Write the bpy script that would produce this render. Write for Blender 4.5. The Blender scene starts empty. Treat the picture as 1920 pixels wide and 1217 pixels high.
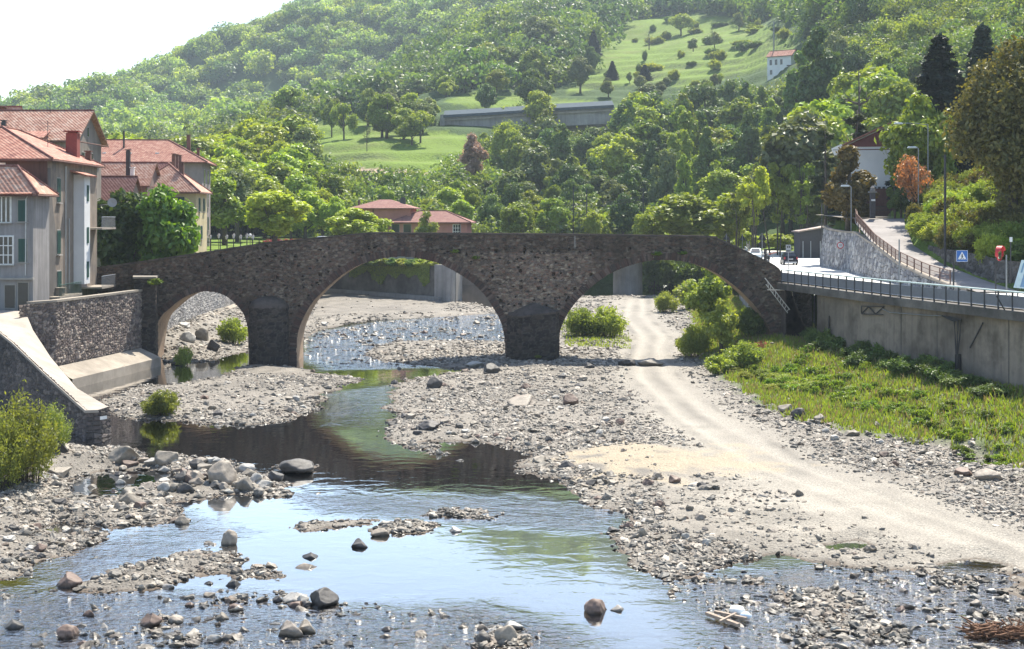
import bpy, bmesh, math, random
import numpy as np
from mathutils import Vector, Matrix
from mathutils.geometry import tessellate_polygon
sc = bpy.context.scene
COL = sc.collection
R = math.radians
rng = np.random.default_rng(11)
random.seed(5)
F, CX, HY, H = 2600.0, 960.0, 410.0, 12.8      # focal length in photo pixels, principal column, horizon row, eye height over the water

def P(px, py, d): return Vector(((px - CX) / F * d, d, H - (py - HY) / F * d))
def G(px, py, z=0.0): return P(px, py, (H - z) * F / (py - HY))
def X(px, d): return (px - CX) / F * d
def Z(py, d): return H - (py - HY) / F * d

# ---------------------------------------------------------------- object helpers
ORG = {}
def link(o):
    COL.objects.link(o); return o
def tag(o, label=None, cat=None, group=None, kind=None):
    if label: o['label'] = label
    if cat: o['category'] = cat
    if group: o['group'] = group
    if kind: o['kind'] = kind
    return o
def thing(name, label, cat, loc=(0, 0, 0), rz=0.0, group=None, local=False):
    o = bpy.data.objects.new(name, None); link(o)
    o.empty_display_size = 0.3
    o.location = loc; o.rotation_euler = (0, 0, rz)
    ORG[o.name] = (0, 0, 0) if local else tuple(loc)
    return tag(o, label, cat, group)
def mkobj(name, me, mat, parent=None):
    o = bpy.data.objects.new(name, me); link(o)
    if mat is not None:
        if len(me.materials) == 0: me.materials.append(mat)
    if parent is not None:
        o.parent = parent; ORG[o.name] = ORG.get(parent.name, (0, 0, 0))
    else: ORG[o.name] = (0, 0, 0)
    return o
def npmesh(name, v, f, mat, parent=None, smooth=False, col=None):
    v = np.asarray(v, np.float32); f = np.asarray(f, np.int32)
    if parent is not None: v = v - np.asarray(ORG.get(parent.name, (0, 0, 0)), np.float32)
    me = bpy.data.meshes.new(name)
    m, k = f.shape
    me.vertices.add(len(v)); me.vertices.foreach_set('co', v.ravel())
    me.loops.add(m * k); me.loops.foreach_set('vertex_index', f.ravel())
    me.polygons.add(m); me.polygons.foreach_set('loop_start', np.arange(0, m * k, k, dtype=np.int32))
    me.update(calc_edges=True)
    me.polygons.foreach_set('use_smooth', np.full(m, smooth, bool))
    if col is not None:
        a = me.color_attributes.new('Col', 'FLOAT_COLOR', 'POINT')
        c = np.ones((len(v), 4), np.float32); c[:, :3] = col
        a.data.foreach_set('color', c.ravel())
    me.validate()
    return mkobj(name, me, mat, parent)

class MB:
    def __init__(s): s.v = []; s.f = []
    def add(s, vs, fs):
        n = len(s.v); s.v += [tuple(p) for p in vs]; s.f += [tuple(i + n for i in q) for q in fs]; return s
    def box(s, c, size, rz=0.0, top=1.0, rx=0.0, ry=0.0):
        w, l, h = [x / 2 for x in size]; t = top
        vs = [(-w, -l, -h), (w, -l, -h), (w, l, -h), (-w, l, -h), (-w * t, -l * t, h), (w * t, -l * t, h), (w * t, l * t, h), (-w * t, l * t, h)]
        M = Matrix.Translation(c) @ Matrix.Rotation(rz, 4, 'Z') @ Matrix.Rotation(rx, 4, 'X') @ Matrix.Rotation(ry, 4, 'Y')
        return s.add([M @ Vector(p) for p in vs], [(0, 3, 2, 1), (4, 5, 6, 7), (0, 1, 5, 4), (1, 2, 6, 5), (2, 3, 7, 6), (3, 0, 4, 7)])
    def bar(s, a, b, w, h=None, up=(0, 0, 1)):
        h = h or w; a = Vector(a); b = Vector(b); d = (b - a).normalized(); u = Vector(up)
        if abs(d.dot(u)) > 0.98: u = Vector((0, 1, 0))
        sd = d.cross(u).normalized() * w / 2; u2 = sd.cross(d).normalized() * h / 2
        vs = [p + x for p in (a, b) for x in (-sd - u2, sd - u2, sd + u2, -sd + u2)]
        return s.add(vs, [(0, 1, 2, 3), (7, 6, 5, 4), (0, 4, 5, 1), (1, 5, 6, 2), (2, 6, 7, 3), (3, 7, 4, 0)])
    def tube(s, pts, r, n=8, cap=True):
        pts = [Vector(p) for p in pts]; rs = r if isinstance(r, (list, tuple)) else [r] * len(pts)
        rings = []
        for i, p in enumerate(pts):
            d = (pts[min(i + 1, len(pts) - 1)] - pts[max(i - 1, 0)]).normalized()
            u = Vector((0, 0, 1)) if abs(d.z) < 0.9 else Vector((0, 1, 0))
            a = d.cross(u).normalized(); b = d.cross(a).normalized()
            rings.append([p + (a * math.cos(t) + b * math.sin(t)) * rs[i] for t in [2 * math.pi * k / n for k in range(n)]])
        vs = [q for rg in rings for q in rg]; fs = []
        for i in range(len(pts) - 1):
            for k in range(n):
                fs.append((i * n + k, i * n + (k + 1) % n, (i + 1) * n + (k + 1) % n, (i + 1) * n + k))
        if cap: fs += [tuple(range(n))[::-1], tuple((len(pts) - 1) * n + k for k in range(n))]
        return s.add(vs, fs)
    def prism(s, poly, off):      # 3D polygon extruded by a vector
        n = len(poly); off = Vector(off); vs = [Vector(p) for p in poly]; vs += [p + off for p in vs]
        fs = [tuple(range(n))[::-1], tuple(range(n, 2 * n))] + [(i, (i + 1) % n, n + (i + 1) % n, n + i) for i in range(n)]
        return s.add(vs, fs)
    def lathe(s, prof, c=(0, 0, 0), n=12):
        vs = []; fs = []; m = len(prof)
        for r, z in prof:
            for k in range(n):
                t = 2 * math.pi * k / n; vs.append((c[0] + r * math.cos(t), c[1] + r * math.sin(t), c[2] + z))
        for i in range(m - 1):
            for k in range(n): fs.append((i * n + k, i * n + (k + 1) % n, (i + 1) * n + (k + 1) % n, (i + 1) * n + k))
        fs += [tuple(range(n))[::-1], tuple((m - 1) * n + k for k in range(n))]
        return s.add(vs, fs)
    def build(s, name, mat, parent=None, smooth=False, bevel=0.0, org=None, rec=True):
        o3 = Vector(org if org is not None else (ORG.get(parent.name, (0, 0, 0)) if parent is not None else (0, 0, 0)))
        me = bpy.data.meshes.new(name)
        me.from_pydata([Vector(p) - o3 for p in s.v], [], s.f)
        if rec or bevel:
            bm = bmesh.new(); bm.from_mesh(me)
            if bevel:
                ed = [e for e in bm.edges if len(e.link_faces) == 2 and e.calc_face_angle(0) > 0.5]
                bmesh.ops.bevel(bm, geom=ed, offset=bevel, segments=2, affect='EDGES', clamp_overlap=True)
            bmesh.ops.recalc_face_normals(bm, faces=bm.faces); bm.to_mesh(me); bm.free()
        if smooth: me.polygons.foreach_set('use_smooth', [True] * len(me.polygons))
        o = mkobj(name, me, mat, parent)
        if parent is None and org is not None:
            o.location = o3; ORG[o.name] = tuple(o3)
        return o
def copy_tree(o, parent=None):
    c = o.copy(); link(c); c.parent = parent; ORG[c.name] = ORG.get(o.name, (0, 0, 0))
    for ch in list(o.children): copy_tree(ch, c)
    return c

# ---------------------------------------------------------------- materials
def nt(name):
    m = bpy.data.materials.new(name); m.use_nodes = True; t = m.node_tree; t.nodes.clear()
    return m, t
def N(t, ty, **kw):
    n = t.nodes.new('ShaderNode' + ty)
    for k, v in kw.items():
        if k in n.inputs.keys(): n.inputs[k].default_value = v
        else: setattr(n, k, v)
    return n
def L(t, a, b): t.links.new(a, b)
def ramp(t, fac, stops):
    r = N(t, 'ValToRGB'); e = r.color_ramp.elements
    while len(e) < len(stops): e.new(0.5)
    for q, (p, c) in zip(e, stops):
        q.position = p; q.color = (*c, 1) if len(c) == 3 else c
    L(t, fac, r.inputs[0]); return r
def rough_mat(name, c1, c2, scale=2.0, rough=0.85, bump=0.3, bscale=None, c3=None, stain=0.0, spec=0.3, metal=0.0, bdist=0.03, vstreak=0.0):
    m, t = nt(name)
    tc = N(t, 'TexCoord'); geo = N(t, 'NewGeometry')
    no = N(t, 'TexNoise', Scale=scale, Detail=8.0, Roughness=0.65); L(t, geo.outputs['Position'], no.inputs['Vector'])
    stops = [(0.3, c1), (0.7, c2)] if c3 is None else [(0.28, c1), (0.52, c2), (0.72, c3)]
    r = ramp(t, no.outputs['Fac'], stops); cout = r.outputs[0]
    if vstreak:
        mp = N(t, 'Mapping'); mp.inputs['Scale'].default_value = (1.6, 1.6, 0.12); L(t, geo.outputs['Position'], mp.inputs['Vector'])
        n3 = N(t, 'TexNoise', Scale=1.0, Detail=6.0, Roughness=0.7); L(t, mp.outputs[0], n3.inputs['Vector'])
        rr = ramp(t, n3.outputs['Fac'], [(0.42, (1, 1, 1)), (0.68, (1 - vstreak,) * 3)])
        mx = N(t, 'MixRGB', blend_type='MULTIPLY'); mx.inputs[0].default_value = 1; L(t, cout, mx.inputs[1]); L(t, rr.outputs[0], mx.inputs[2]); cout = mx.outputs[0]
    if stain:
        n2 = N(t, 'TexNoise', Scale=scale * 0.23, Detail=5.0, Roughness=0.6); L(t, geo.outputs['Position'], n2.inputs['Vector'])
        rr = ramp(t, n2.outputs['Fac'], [(0.4, (1, 1, 1)), (0.62, (1 - stain,) * 3)])
        mx = N(t, 'MixRGB', blend_type='MULTIPLY'); mx.inputs[0].default_value = 1; L(t, cout, mx.inputs[1]); L(t, rr.outputs[0], mx.inputs[2]); cout = mx.outputs[0]
    b = N(t, 'BsdfPrincipled'); L(t, cout, b.inputs['Base Color'])
    b.inputs['Roughness'].default_value = rough; b.inputs['Specular IOR Level'].default_value = spec; b.inputs['Metallic'].default_value = metal
    if bump:
        nb = N(t, 'TexNoise', Scale=bscale or scale * 6, Detail=6.0); L(t, geo.outputs['Position'], nb.inputs['Vector'])
        bp = N(t, 'Bump', Strength=bump, Distance=bdist); L(t, nb.outputs['Fac'], bp.inputs['Height']); L(t, bp.outputs[0], b.inputs['Normal'])
    o = N(t, 'OutputMaterial'); L(t, b.outputs[0], o.inputs[0])
    return m
def plain(name, c, rough=0.5, metal=0.0, spec=0.5):
    k = 0.85
    return rough_mat(name, tuple(x * k for x in c), tuple(min(1, x * 1.08) for x in c), 3.0, rough, 0.05, 20, spec=spec, metal=metal)
def attr_mat(name, rough=0.9, bump=0.4, bscale=12, spec=0.25, nvar=0.5, nscale=6.0, bdist=0.03):
    m, t = nt(name); geo = N(t, 'NewGeometry')
    a = N(t, 'VertexColor', layer_name='Col')
    no = N(t, 'TexNoise', Scale=nscale, Detail=8.0, Roughness=0.7); L(t, geo.outputs['Position'], no.inputs['Vector'])
    r = ramp(t, no.outputs['Fac'], [(0.25, (1 - nvar,) * 3), (0.75, (1 + nvar * 0.6,) * 3)])
    mx = N(t, 'MixRGB', blend_type='MULTIPLY'); mx.inputs[0].default_value = 1; L(t, a.outputs['Color'], mx.inputs[1]); L(t, r.outputs[0], mx.inputs[2])
    b = N(t, 'BsdfPrincipled'); L(t, mx.outputs[0], b.inputs['Base Color']); b.inputs['Roughness'].default_value = rough; b.inputs['Specular IOR Level'].default_value = spec
    nb = N(t, 'TexNoise', Scale=bscale, Detail=6.0); L(t, geo.outputs['Position'], nb.inputs['Vector'])
    bp = N(t, 'Bump', Strength=bump, Distance=bdist); L(t, nb.outputs['Fac'], bp.inputs['Height']); L(t, bp.outputs[0], b.inputs['Normal'])
    o = N(t, 'OutputMaterial'); L(t, b.outputs[0], o.inputs[0]); return m
def leaf_mat(name, c1, c2, trans=0.45, tc=None, attr=False, var=0.35, leafvar=0.5):
    m, t = nt(name); geo = N(t, 'NewGeometry'); oi = N(t, 'ObjectInfo')
    r = ramp(t, geo.outputs['Random Per Island'], [(0.0, c1), (1.0, c2)])
    hs = N(t, 'HueSaturation'); L(t, r.outputs[0], hs.inputs['Color'])
    mr = N(t, 'MapRange'); mr.inputs['To Min'].default_value = 1 - var; mr.inputs['To Max'].default_value = 1 + var; L(t, oi.outputs['Random'], mr.inputs['Value']); L(t, mr.outputs[0], hs.inputs['Value'])
    mh = N(t, 'MapRange'); mh.inputs['To Min'].default_value = 0.485; mh.inputs['To Max'].default_value = 0.515; 
    mm = N(t, 'Math', operation='FRACT'); mu = N(t, 'Math', operation='MULTIPLY'); mu.inputs[1].default_value = 7.31; L(t, oi.outputs['Random'], mu.inputs[0]); L(t, mu.outputs[0], mm.inputs[0]); L(t, mm.outputs[0], mh.inputs['Value']); L(t, mh.outputs[0], hs.inputs['Hue'])
    c = hs.outputs[0]
    if attr:
        a = N(t, 'VertexColor', layer_name='Col'); mx = N(t, 'MixRGB', blend_type='MULTIPLY'); mx.inputs[0].default_value = 1
        L(t, c, mx.inputs[1]); L(t, a.outputs['Color'], mx.inputs[2]); c = mx.outputs[0]
    d = N(t, 'BsdfDiffuse'); L(t, c, d.inputs[0])
    tr = N(t, 'BsdfTranslucent')
    g = N(t, 'MixRGB', blend_type='MULTIPLY'); g.inputs[0].default_value = 1; g.inputs[2].default_value = (*(tc or (1.5, 1.45, 0.6)), 1); L(t, c, g.inputs[1]); L(t, g.outputs[0], tr.inputs[0])
    ms = N(t, 'MixShader'); ms.inputs[0].default_value = trans; L(t, d.outputs[0], ms.inputs[1]); L(t, tr.outputs[0], ms.inputs[2])
    gl = N(t, 'BsdfGlossy', Roughness=0.45); gl.inputs[0].default_value = (1, 1, 1, 1)
    m2 = N(t, 'MixShader'); m2.inputs[0].default_value = 0.035; L(t, ms.outputs[0], m2.inputs[1]); L(t, gl.outputs[0], m2.inputs[2])
    o = N(t, 'OutputMaterial'); L(t, m2.outputs[0], o.inputs[0]); return m

# ---------------------------------------------------------------- numpy noise
def hsh(i, j, s=0):
    n = (np.asarray(i).astype(np.int64) * 374761393 + np.asarray(j).astype(np.int64) * 668265263 + s * 1274126177) & 0xffffffff
    n = ((n ^ (n >> 13)) * 1274126177) & 0xffffffff
    n = (n ^ (n >> 16)) & 0xffffffff
    return n / 4294967295.0
def vnoise(x, y, s=0):
    xi = np.floor(x); yi = np.floor(y); fx = x - xi; fy = y - yi; fx = fx * fx * (3 - 2 * fx); fy = fy * fy * (3 - 2 * fy)
    a = hsh(xi, yi, s); b = hsh(xi + 1, yi, s); c = hsh(xi, yi + 1, s); d = hsh(xi + 1, yi + 1, s)
    return (a * (1 - fx) + b * fx) * (1 - fy) + (c * (1 - fx) + d * fx) * fy
def fbm(x, y, o=4, s=0):
    r = 0; a = 0.5; 
    for k in range(o):
        r = r + a * vnoise(x, y, s + k); x = x * 2.03 + 17; y = y * 2.03 + 5; a *= 0.5
    return r
def voronoi(u, v, s=0, jit=0.85):
    ui = np.floor(u); vi = np.floor(v); f1 = np.full(u.shape, 9.0); f2 = f1.copy(); idc = np.zeros(u.shape)
    for di in (-1, 0, 1):
        for dj in (-1, 0, 1):
            a = ui + di; b = vi + dj
            px = a + 0.5 + (hsh(a, b, s) - 0.5) * jit; py = b + 0.5 + (hsh(a, b, s + 9) - 0.5) * jit
            d = np.sqrt((u - px) ** 2 + (v - py) ** 2); k = hsh(a, b, s + 77)
            near = d < f1
            f2 = np.where(near, f1, np.minimum(f2, d)); idc = np.where(near, k, idc); f1 = np.where(near, d, f1)
    return f1, f2, idc
def inpoly(x, y, poly):
    r = np.zeros(np.shape(x), bool); n = len(poly); j = n - 1
    for i in range(n):
        xi, yi = poly[i]; xj, yj = poly[j]
        c = ((yi > y) != (yj > y)) & (x < (xj - xi) * (y - yi) / ((yj - yi) or 1e-12) + xi)
        r ^= c; j = i
    return r
def segdist(x, y, poly, closed=True):
    r = np.full(np.shape(x), 1e9); n = len(poly)
    for i in range(n if closed else n - 1):
        ax, ay = poly[i]; bx, by = poly[(i + 1) % n]; dx, dy = bx - ax, by - ay
        t = np.clip(((x - ax) * dx + (y - ay) * dy) / (dx * dx + dy * dy + 1e-12), 0, 1)
        r = np.minimum(r, (x - ax - t * dx) ** 2 + (y - ay - t * dy) ** 2)
    return np.sqrt(r)
def sdf(x, y, poly): return np.where(inpoly(x, y, poly), 1.0, -1.0) * segdist(x, y, poly)
def sstep(x, a, b):
    t = np.clip((x - a) / (b - a), 0, 1); return t * t * (3 - 2 * t)
def gridfaces(nr, nc, base=0):
    i = np.arange(nr - 1)[:, None] * nc + np.arange(nc - 1)[None, :] + base
    return np.stack([i, i + 1, i + nc + 1, i + nc], -1).reshape(-1, 4)
def g2(pts, z=0.0): return [tuple(G(a, b, z)[:2]) for a, b in pts]

# ---------------------------------------------------------------- camera, sun, sky
cam = bpy.data.objects.new('camera', bpy.data.cameras.new('camera')); link(cam); sc.camera = cam
cam.location = (0, 0, H); cam.rotation_euler = (R(90), 0, 0)
cam.data.sensor_width = 36; cam.data.lens = F / 1920 * 36
cam.data.shift_y = -(608.5 - HY) / 1920; cam.data.clip_end = 6000; cam.data.clip_start = 0.5
SUN_EL, SUN_AZ = R(57), R(22)
sv = Vector((math.sin(SUN_AZ) * math.cos(SUN_EL), math.cos(SUN_AZ) * math.cos(SUN_EL), math.sin(SUN_EL)))
sun = bpy.data.objects.new('sun', bpy.data.lights.new('sun', 'SUN')); link(sun)
sun.data.energy = 5.0; sun.data.angle = R(0.53); sun.data.color = (1.0, 0.93, 0.80)
sun.rotation_euler = (-sv).to_track_quat('-Z', 'Y').to_euler()
w = bpy.data.worlds.new('World'); sc.world = w; w.use_nodes = True; t = w.node_tree; t.nodes.clear()
sky = t.nodes.new('ShaderNodeTexSky'); sky.sky_type = 'NISHITA'; sky.sun_disc = False
sky.sun_elevation = SUN_EL; sky.sun_rotation = SUN_AZ; sky.dust_density = 0.9; sky.air_density = 1.1; sky.ozone_density = 1.0
bg = t.nodes.new('ShaderNodeBackground'); bg.inputs[1].default_value = 0.112
ow = t.nodes.new('ShaderNodeOutputWorld'); t.links.new(sky.outputs[0], bg.inputs[0]); t.links.new(bg.outputs[0], ow.inputs[0])
sc.view_settings.view_transform = 'Standard'; sc.view_settings.look = 'None'; sc.view_settings.gamma = 1; sc.view_settings.exposure = 1.2
sc.render.engine = 'CYCLES'
sc.cycles.max_bounces = 8; sc.cycles.transparent_max_bounces = 10; sc.cycles.diffuse_bounces = 3; sc.cycles.glossy_bounces = 3; sc.cycles.transmission_bounces = 4
sc.cycles.volume_bounces = 0; sc.cycles.use_denoising = True
# ---------------------------------------------------------------- terrain heights
TPX = np.array([-600, 0, 200, 400, 560, 700, 850, 1000, 1200, 1400, 1550, 1700, 1900, 2500], float)
TD = np.array([50, 128, 180, 230, 280, 340, 400, 450, 550, 700, 850, 950, 1100, 1400, 1900], float)
TZ = np.array([
    [7, 6, 6, 7, 7, 7, 7, 7, 7, 7, 7, 9, 11, 16],
    [7, 6, 6, 7.5, 8, 8, 8, 7, 7, 6.6, 6.6, 12, 15, 26],
    [8, 8, 8.5, 8.8, 8.3, 7.5, 7, 6.5, 6.5, 6.6, 6.6, 12.6, 18, 34],
    [10, 9, 9, 8.8, 8.3, 8, 7.5, 7, 7, 6.6, 6.8, 17, 26, 48],
    [14, 11, 10, 9.5, 9.5, 9.5, 9, 9, 9, 8, 12, 26, 40, 66],
    [20, 17, 16, 17, 22, 24, 22, 16, 15, 18, 32, 48, 65, 100],
    [26, 21, 20, 24, 32, 35, 35, 26, 26, 34, 52, 72, 90, 135],
    [32, 25, 24, 30, 42, 45, 45, 42, 42, 50, 70, 92, 112, 160],
    [42, 32, 32, 40, 52, 58, 66, 66, 68, 78, 98, 122, 145, 200],
    [52, 42, 44, 50, 58, 70, 92, 100, 100, 110, 130, 160, 190, 250],
    [58, 52, 58, 62, 66, 84, 116, 134, 137, 148, 170, 195, 230, 300],
    [64, 84, 112, 62, 60, 84, 112, 142, 160, 172, 196, 222, 258, 330],
    [40, 76, 108, 150, 166, 164, 172, 184, 215, 235, 255, 280, 310, 380],
    [40, 50, 102, 172, 206, 252, 292, 325, 365, 375, 385, 395, 410, 460],
    [30, 40, 60, 110, 150, 190, 230, 270, 310, 330, 350, 360, 370, 400]], float)
def table(px, d):
    px = np.clip(px, TPX[0], TPX[-1]); d = np.clip(d, TD[0], TD[-1])
    i = np.clip(np.searchsorted(TPX, px) - 1, 0, len(TPX) - 2); j = np.clip(np.searchsorted(TD, d) - 1, 0, len(TD) - 2)
    u = (px - TPX[i]) / (TPX[i + 1] - TPX[i]); v = (d - TD[j]) / (TD[j + 1] - TD[j])
    return (TZ[j, i] * (1 - u) + TZ[j, i + 1] * u) * (1 - v) + (TZ[j + 1, i] * (1 - u) + TZ[j + 1, i + 1] * u) * v
WALLR = [(36.5, 60), (33.2, 75), (31.3, 84.7), (27.8, 100.5), (24.0, 123.0)]            # river face of the road wall, from near to the bridge
WALLR2 = [(23.6, 127.6), (26, 150), (29.5, 180), (36, 212), (40, 240)]                  # the same bank beyond the bridge
RAMPL = [(36, 90), (34.9, 106), (34.3, 108.6), (33.6, 112.7), (33.2, 119.5), (33.9, 130), (35.4, 143), (37, 150), (38.2, 158), (38, 165)]
RAMPR = [(40, 90), (38.2, 106), (37.9, 108.6), (37.7, 112.7), (37.0, 119.5), (37.6, 130), (40.5, 143), (43, 152), (44, 165)]
ld = lambda path, d: np.interp(d, [p[1] for p in path], [p[0] for p in path])
def rampz(d): return np.interp(d, [60, 104, 112.7, 130, 141, 147, 170], [7.2, 7.22, 8.04, 10.3, 12.0, 12.8, 12.9])
CORR = [(-90, 20), (-90, 103.2), (-37.2, 103.2), (-35.6, 106.0), (-33.3, 121), (-34.5, 130), (-35.2, 186), (-33, 236), (-9.5, 205.5), (-8, 226), (-12, 266), (24, 268), (40, 264), (43, 240), (39, 212), (32.5, 180), (29, 150), (26.8, 124), (30.5, 100.5), (33.6, 84.7), (35.6, 75), (39, 60), (46, 20)]
def hill_z(x, d):
    px = CX + x * F / d
    z = table(px, d)
    z = z + (fbm(x / 60, d / 60, 4, 3) - 0.47) * np.clip((d - 260) / 200, 0, 1) * 9
    z = z + (fbm(x / 130 + 3, d / 170, 3, 13) - 0.44) * np.clip((d - 720) / 260, 0, 1) * 62
    ph = z / 5.0 + fbm(x / 50, d / 50, 2, 8) * 1.6; z = z + 2.2 * (sstep(ph % 1.0, 0.62, 0.98) - (ph % 1.0)) * np.clip((d - 300) / 60, 0, 1) * np.clip((800 - d) / 200, 0, 1)   # terraces
    # right bank: road shelf, ramp, hedge bank
    xl, xr, rz = ld(RAMPL, d), ld(RAMPR, d), rampz(d)
    zr = np.where(x < xl + 0.15, 6.7, np.where(x < xr, rz - 0.3, rz - 0.2 + np.clip(x - xr - 0.3, 0, 60) * 0.42 + np.clip((x - xr) / 1.0, 0, 1) * 1.0))
    zr = np.where(d > 166, np.where(x < 45 + (d - 166) * 0.1, 6.7, 6.7 + (x - 45 - (d - 166) * 0.1) * 0.35), zr)
    w = sstep(x, 22, 23) * (1 - sstep(d, 205, 262))
    z = z * (1 - w) + zr * w
    # left bank behind the houses
    wl = (1 - sstep(x, -33.2, -33.0)) * (1 - sstep(d, 128, 150)); z = z * (1 - wl) + 5.4 * wl
    return z
def ground(px, d):
    x = X(px, d); return float(hill_z(np.array([x]), np.array([float(d)]))[0])

MEADOWS = [[(575, 235), (640, 222), (760, 238), (830, 246), (885, 258), (870, 300), (830, 330), (640, 336), (590, 300), (560, 260)],
           [(1120, 80), (1180, 40), (1300, 25), (1400, 35), (1500, 70), (1480, 110), (1400, 140), (1300, 165), (1180, 160), (1060, 175), (1100, 130)],
           [(830, 190), (900, 168), (960, 172), (1060, 185), (1140, 192), (1100, 205), (900, 205)]]
def build_hills():
    d = np.geomspace(58, 1900, 760); px = np.linspace(-900, 2900, 480)
    D, PX = np.meshgrid(d, px, indexing='ij'); Xx = (PX - CX) / F * D
    z = hill_z(Xx, D)
    s = sdf(Xx, D, CORR); z = np.where(s > -1.5, -2.5, z)
    row = HY - (z - H) * F / D
    col = np.zeros(D.shape + (3,)); col[:] = (0.045, 0.085, 0.02)
    n = fbm(Xx / 9, D / 9, 4, 21)[..., None]
    mead = np.array((0.125, 0.195, 0.02)) * (0.7 + 0.6 * n); dry = np.array((0.17, 0.18, 0.06))
    mead = mead * (1 - np.clip((fbm(Xx / 14, D / 5, 3, 31)[..., None] - 0.45) * 2, 0, 0.6)) + dry * np.clip((fbm(Xx / 14, D / 5, 3, 31)[..., None] - 0.45) * 2, 0, 0.6)
    m = np.zeros(D.shape, bool)
    for q in MEADOWS: m |= inpoly(PX, row, q) & (D > 300)
    m |= (D < 262)
    phs = (hill_z(Xx, D) / 5.0); slope = np.gradient(z, axis=0) / (np.gradient(D, axis=0) + 1e-6)
    sc_b = sstep(slope, 0.34, 0.62) * sstep(fbm(Xx / 11, D / 11, 3, 61), 0.25, 0.45)
    mead = mead * (1 - 0.75 * sc_b[..., None]) + np.array((.05, .075, .03)) * 0.75 * sc_b[..., None]
    col[m] = mead[m]
    path = (np.abs(row - 323 - 4 * np.sin(PX / 60)) < 4) & (PX > 620) & (PX < 800) & (D > 300) & (D < 420)
    col[path] = (0.36, 0.27, 0.2)
    # worn light earth beside the road and drive
    f = gridfaces(*D.shape); v = np.stack([Xx, D, z], -1).reshape(-1, 3); zz = z.ravel()
    f = f[(zz[f] > -2).sum(1) > 1]
    o = npmesh('hills', v, f, attr_mat('meadow_turf', 0.95, 0.8, 1.5, nvar=0.45, nscale=0.8, bdist=0.6), smooth=True, col=col.reshape(-1, 3))
    tag(o, 'green valley sides and grassy terraces rising behind the bridge', 'hill', kind='structure')
build_hills()

# ---------------------------------------------------------------- riverbed
L1 = [(1010, 560), (985, 612), (940, 642), (860, 640), (780, 640), (720, 642), (668, 655), (700, 672), (780, 684), (850, 690), (880, 692), (830, 700), (770, 712), (745, 722), (730, 745), (728, 775), (712, 805), (715, 822), (770, 838), (840, 860), (858, 862), (850, 850), (800, 838), (790, 828), (880, 826), (940, 842), (975, 850), (985, 868), (1005, 890), (1030, 920), (1090, 945), (1140, 960), (1170, 980), (1130, 1000), (1150, 1012), (1190, 1030), (1210, 1060), (1260, 1072), (1330, 1060), (1420, 1050), (1500, 1058), (1600, 1066), (1700, 1076), (1920, 1072), (2300, 1080), (2300, 560)]
L2 = [(165, 768), (190, 748), (250, 728), (340, 716), (410, 705), (440, 690), (470, 682), (560, 688), (640, 706), (684, 711), (640, 725), (612, 742), (600, 765), (570, 782), (500, 795), (440, 799), (370, 795), (300, 786), (210, 782)]
L3 = [(-300, 1130), (-300, 840), (60, 840), (150, 855), (200, 850), (262, 864), (330, 854), (420, 866), (490, 893), (560, 922), (545, 938), (480, 930), (440, 925), (400, 930), (360, 948), (335, 975), (280, 988), (240, 985), (190, 1010), (140, 1040), (70, 1068), (0, 1090)]
L4 = [(80, 1110), (200, 1075), (260, 1055), (320, 1035), (400, 1020), (450, 1035), (475, 1062), (510, 1078), (440, 1090), (360, 1084), (290, 1100), (200, 1115)]
L6 = [[(540, 992), (600, 976), (700, 973), (690, 986), (600, 997)], [(690, 992), (740, 978), (812, 984), (800, 997), (720, 1001)], [(792, 967), (840, 953), (912, 957), (900, 969), (830, 971)], [(520, 875), (555, 865), (590, 873), (560, 885)], [(1320, 1160), (1370, 1138), (1410, 1150), (1390, 1172), (1350, 1172)], [(890, 1200), (940, 1178), (985, 1180), (970, 1205), (900, 1210)]]
L7 = [(1480, 1140), (1600, 1115), (1700, 1098), (1920, 1092), (2300, 1100), (2300, 1300), (1760, 1300), (1640, 1220), (1540, 1180)]
L8 = [(556, 655), (562, 612), (598, 556), (640, 548), (850, 566), (940, 585), (900, 592), (760, 598), (700, 600), (640, 608), (610, 640), (585, 665)]
L9 = [(318, 690), (330, 600), (380, 590), (470, 580), (475, 640), (470, 660), (420, 672), (360, 682)]
PUD = [[(95, 900), (180, 880), (270, 882), (330, 892), (300, 905), (230, 920), (195, 935), (130, 935)], [(75, 990), (120, 980), (185, 985), (192, 995), (130, 1003), (80, 1000)], [(1480, 1085), (1560, 1072), (1600, 1080), (1560, 1098), (1500, 1100)], [(1760, 1062), (1830, 1050), (1880, 1060), (1840, 1075), (1780, 1074)], [(1550, 1024), (1610, 1018), (1620, 1026), (1570, 1030)], [(1790, 868), (1850, 858), (1900, 868), (1880, 880), (1820, 880)]]
RIF = [[(-200, 1100), (-200, 1260), (760, 1260), (640, 1150), (500, 1100), (300, 1105)], [(480, 1190), (500, 1130), (900, 1130), (1100, 1180), (1200, 1250), (480, 1250)], [(1240, 1080), (1500, 1060), (2100, 1070), (2100, 1260), (1300, 1250)], [(560, 670), (575, 625), (700, 603), (930, 588), (1000, 600), (960, 660), (850, 690), (600, 695)]]
TRACK = [(1195, 560), (1190, 590), (1225, 625), (1215, 665), (1230, 700), (1300, 765), (1440, 850), (1700, 945), (1920, 1020), (2300, 1150)]
SAND = [(1070, 838), (1160, 826), (1300, 832), (1420, 850), (1440, 875), (1300, 880), (1140, 880), (1085, 862)]
GRASSB = [(1300, 650), (1345, 690), (1425, 745), (1500, 775), (1620, 803), (1750, 815), (1850, 828), (1890, 850), (1960, 900), (2300, 980), (2300, 700), (1920, 690), (1500, 600), (1380, 570), (1300, 560)]
WCW = g2([(556, 690), (560, 645), (605, 616), (700, 604), (930, 589), (1000, 596), (975, 622), (850, 634), (760, 640), (700, 652), (668, 668), (645, 690)])
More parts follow.
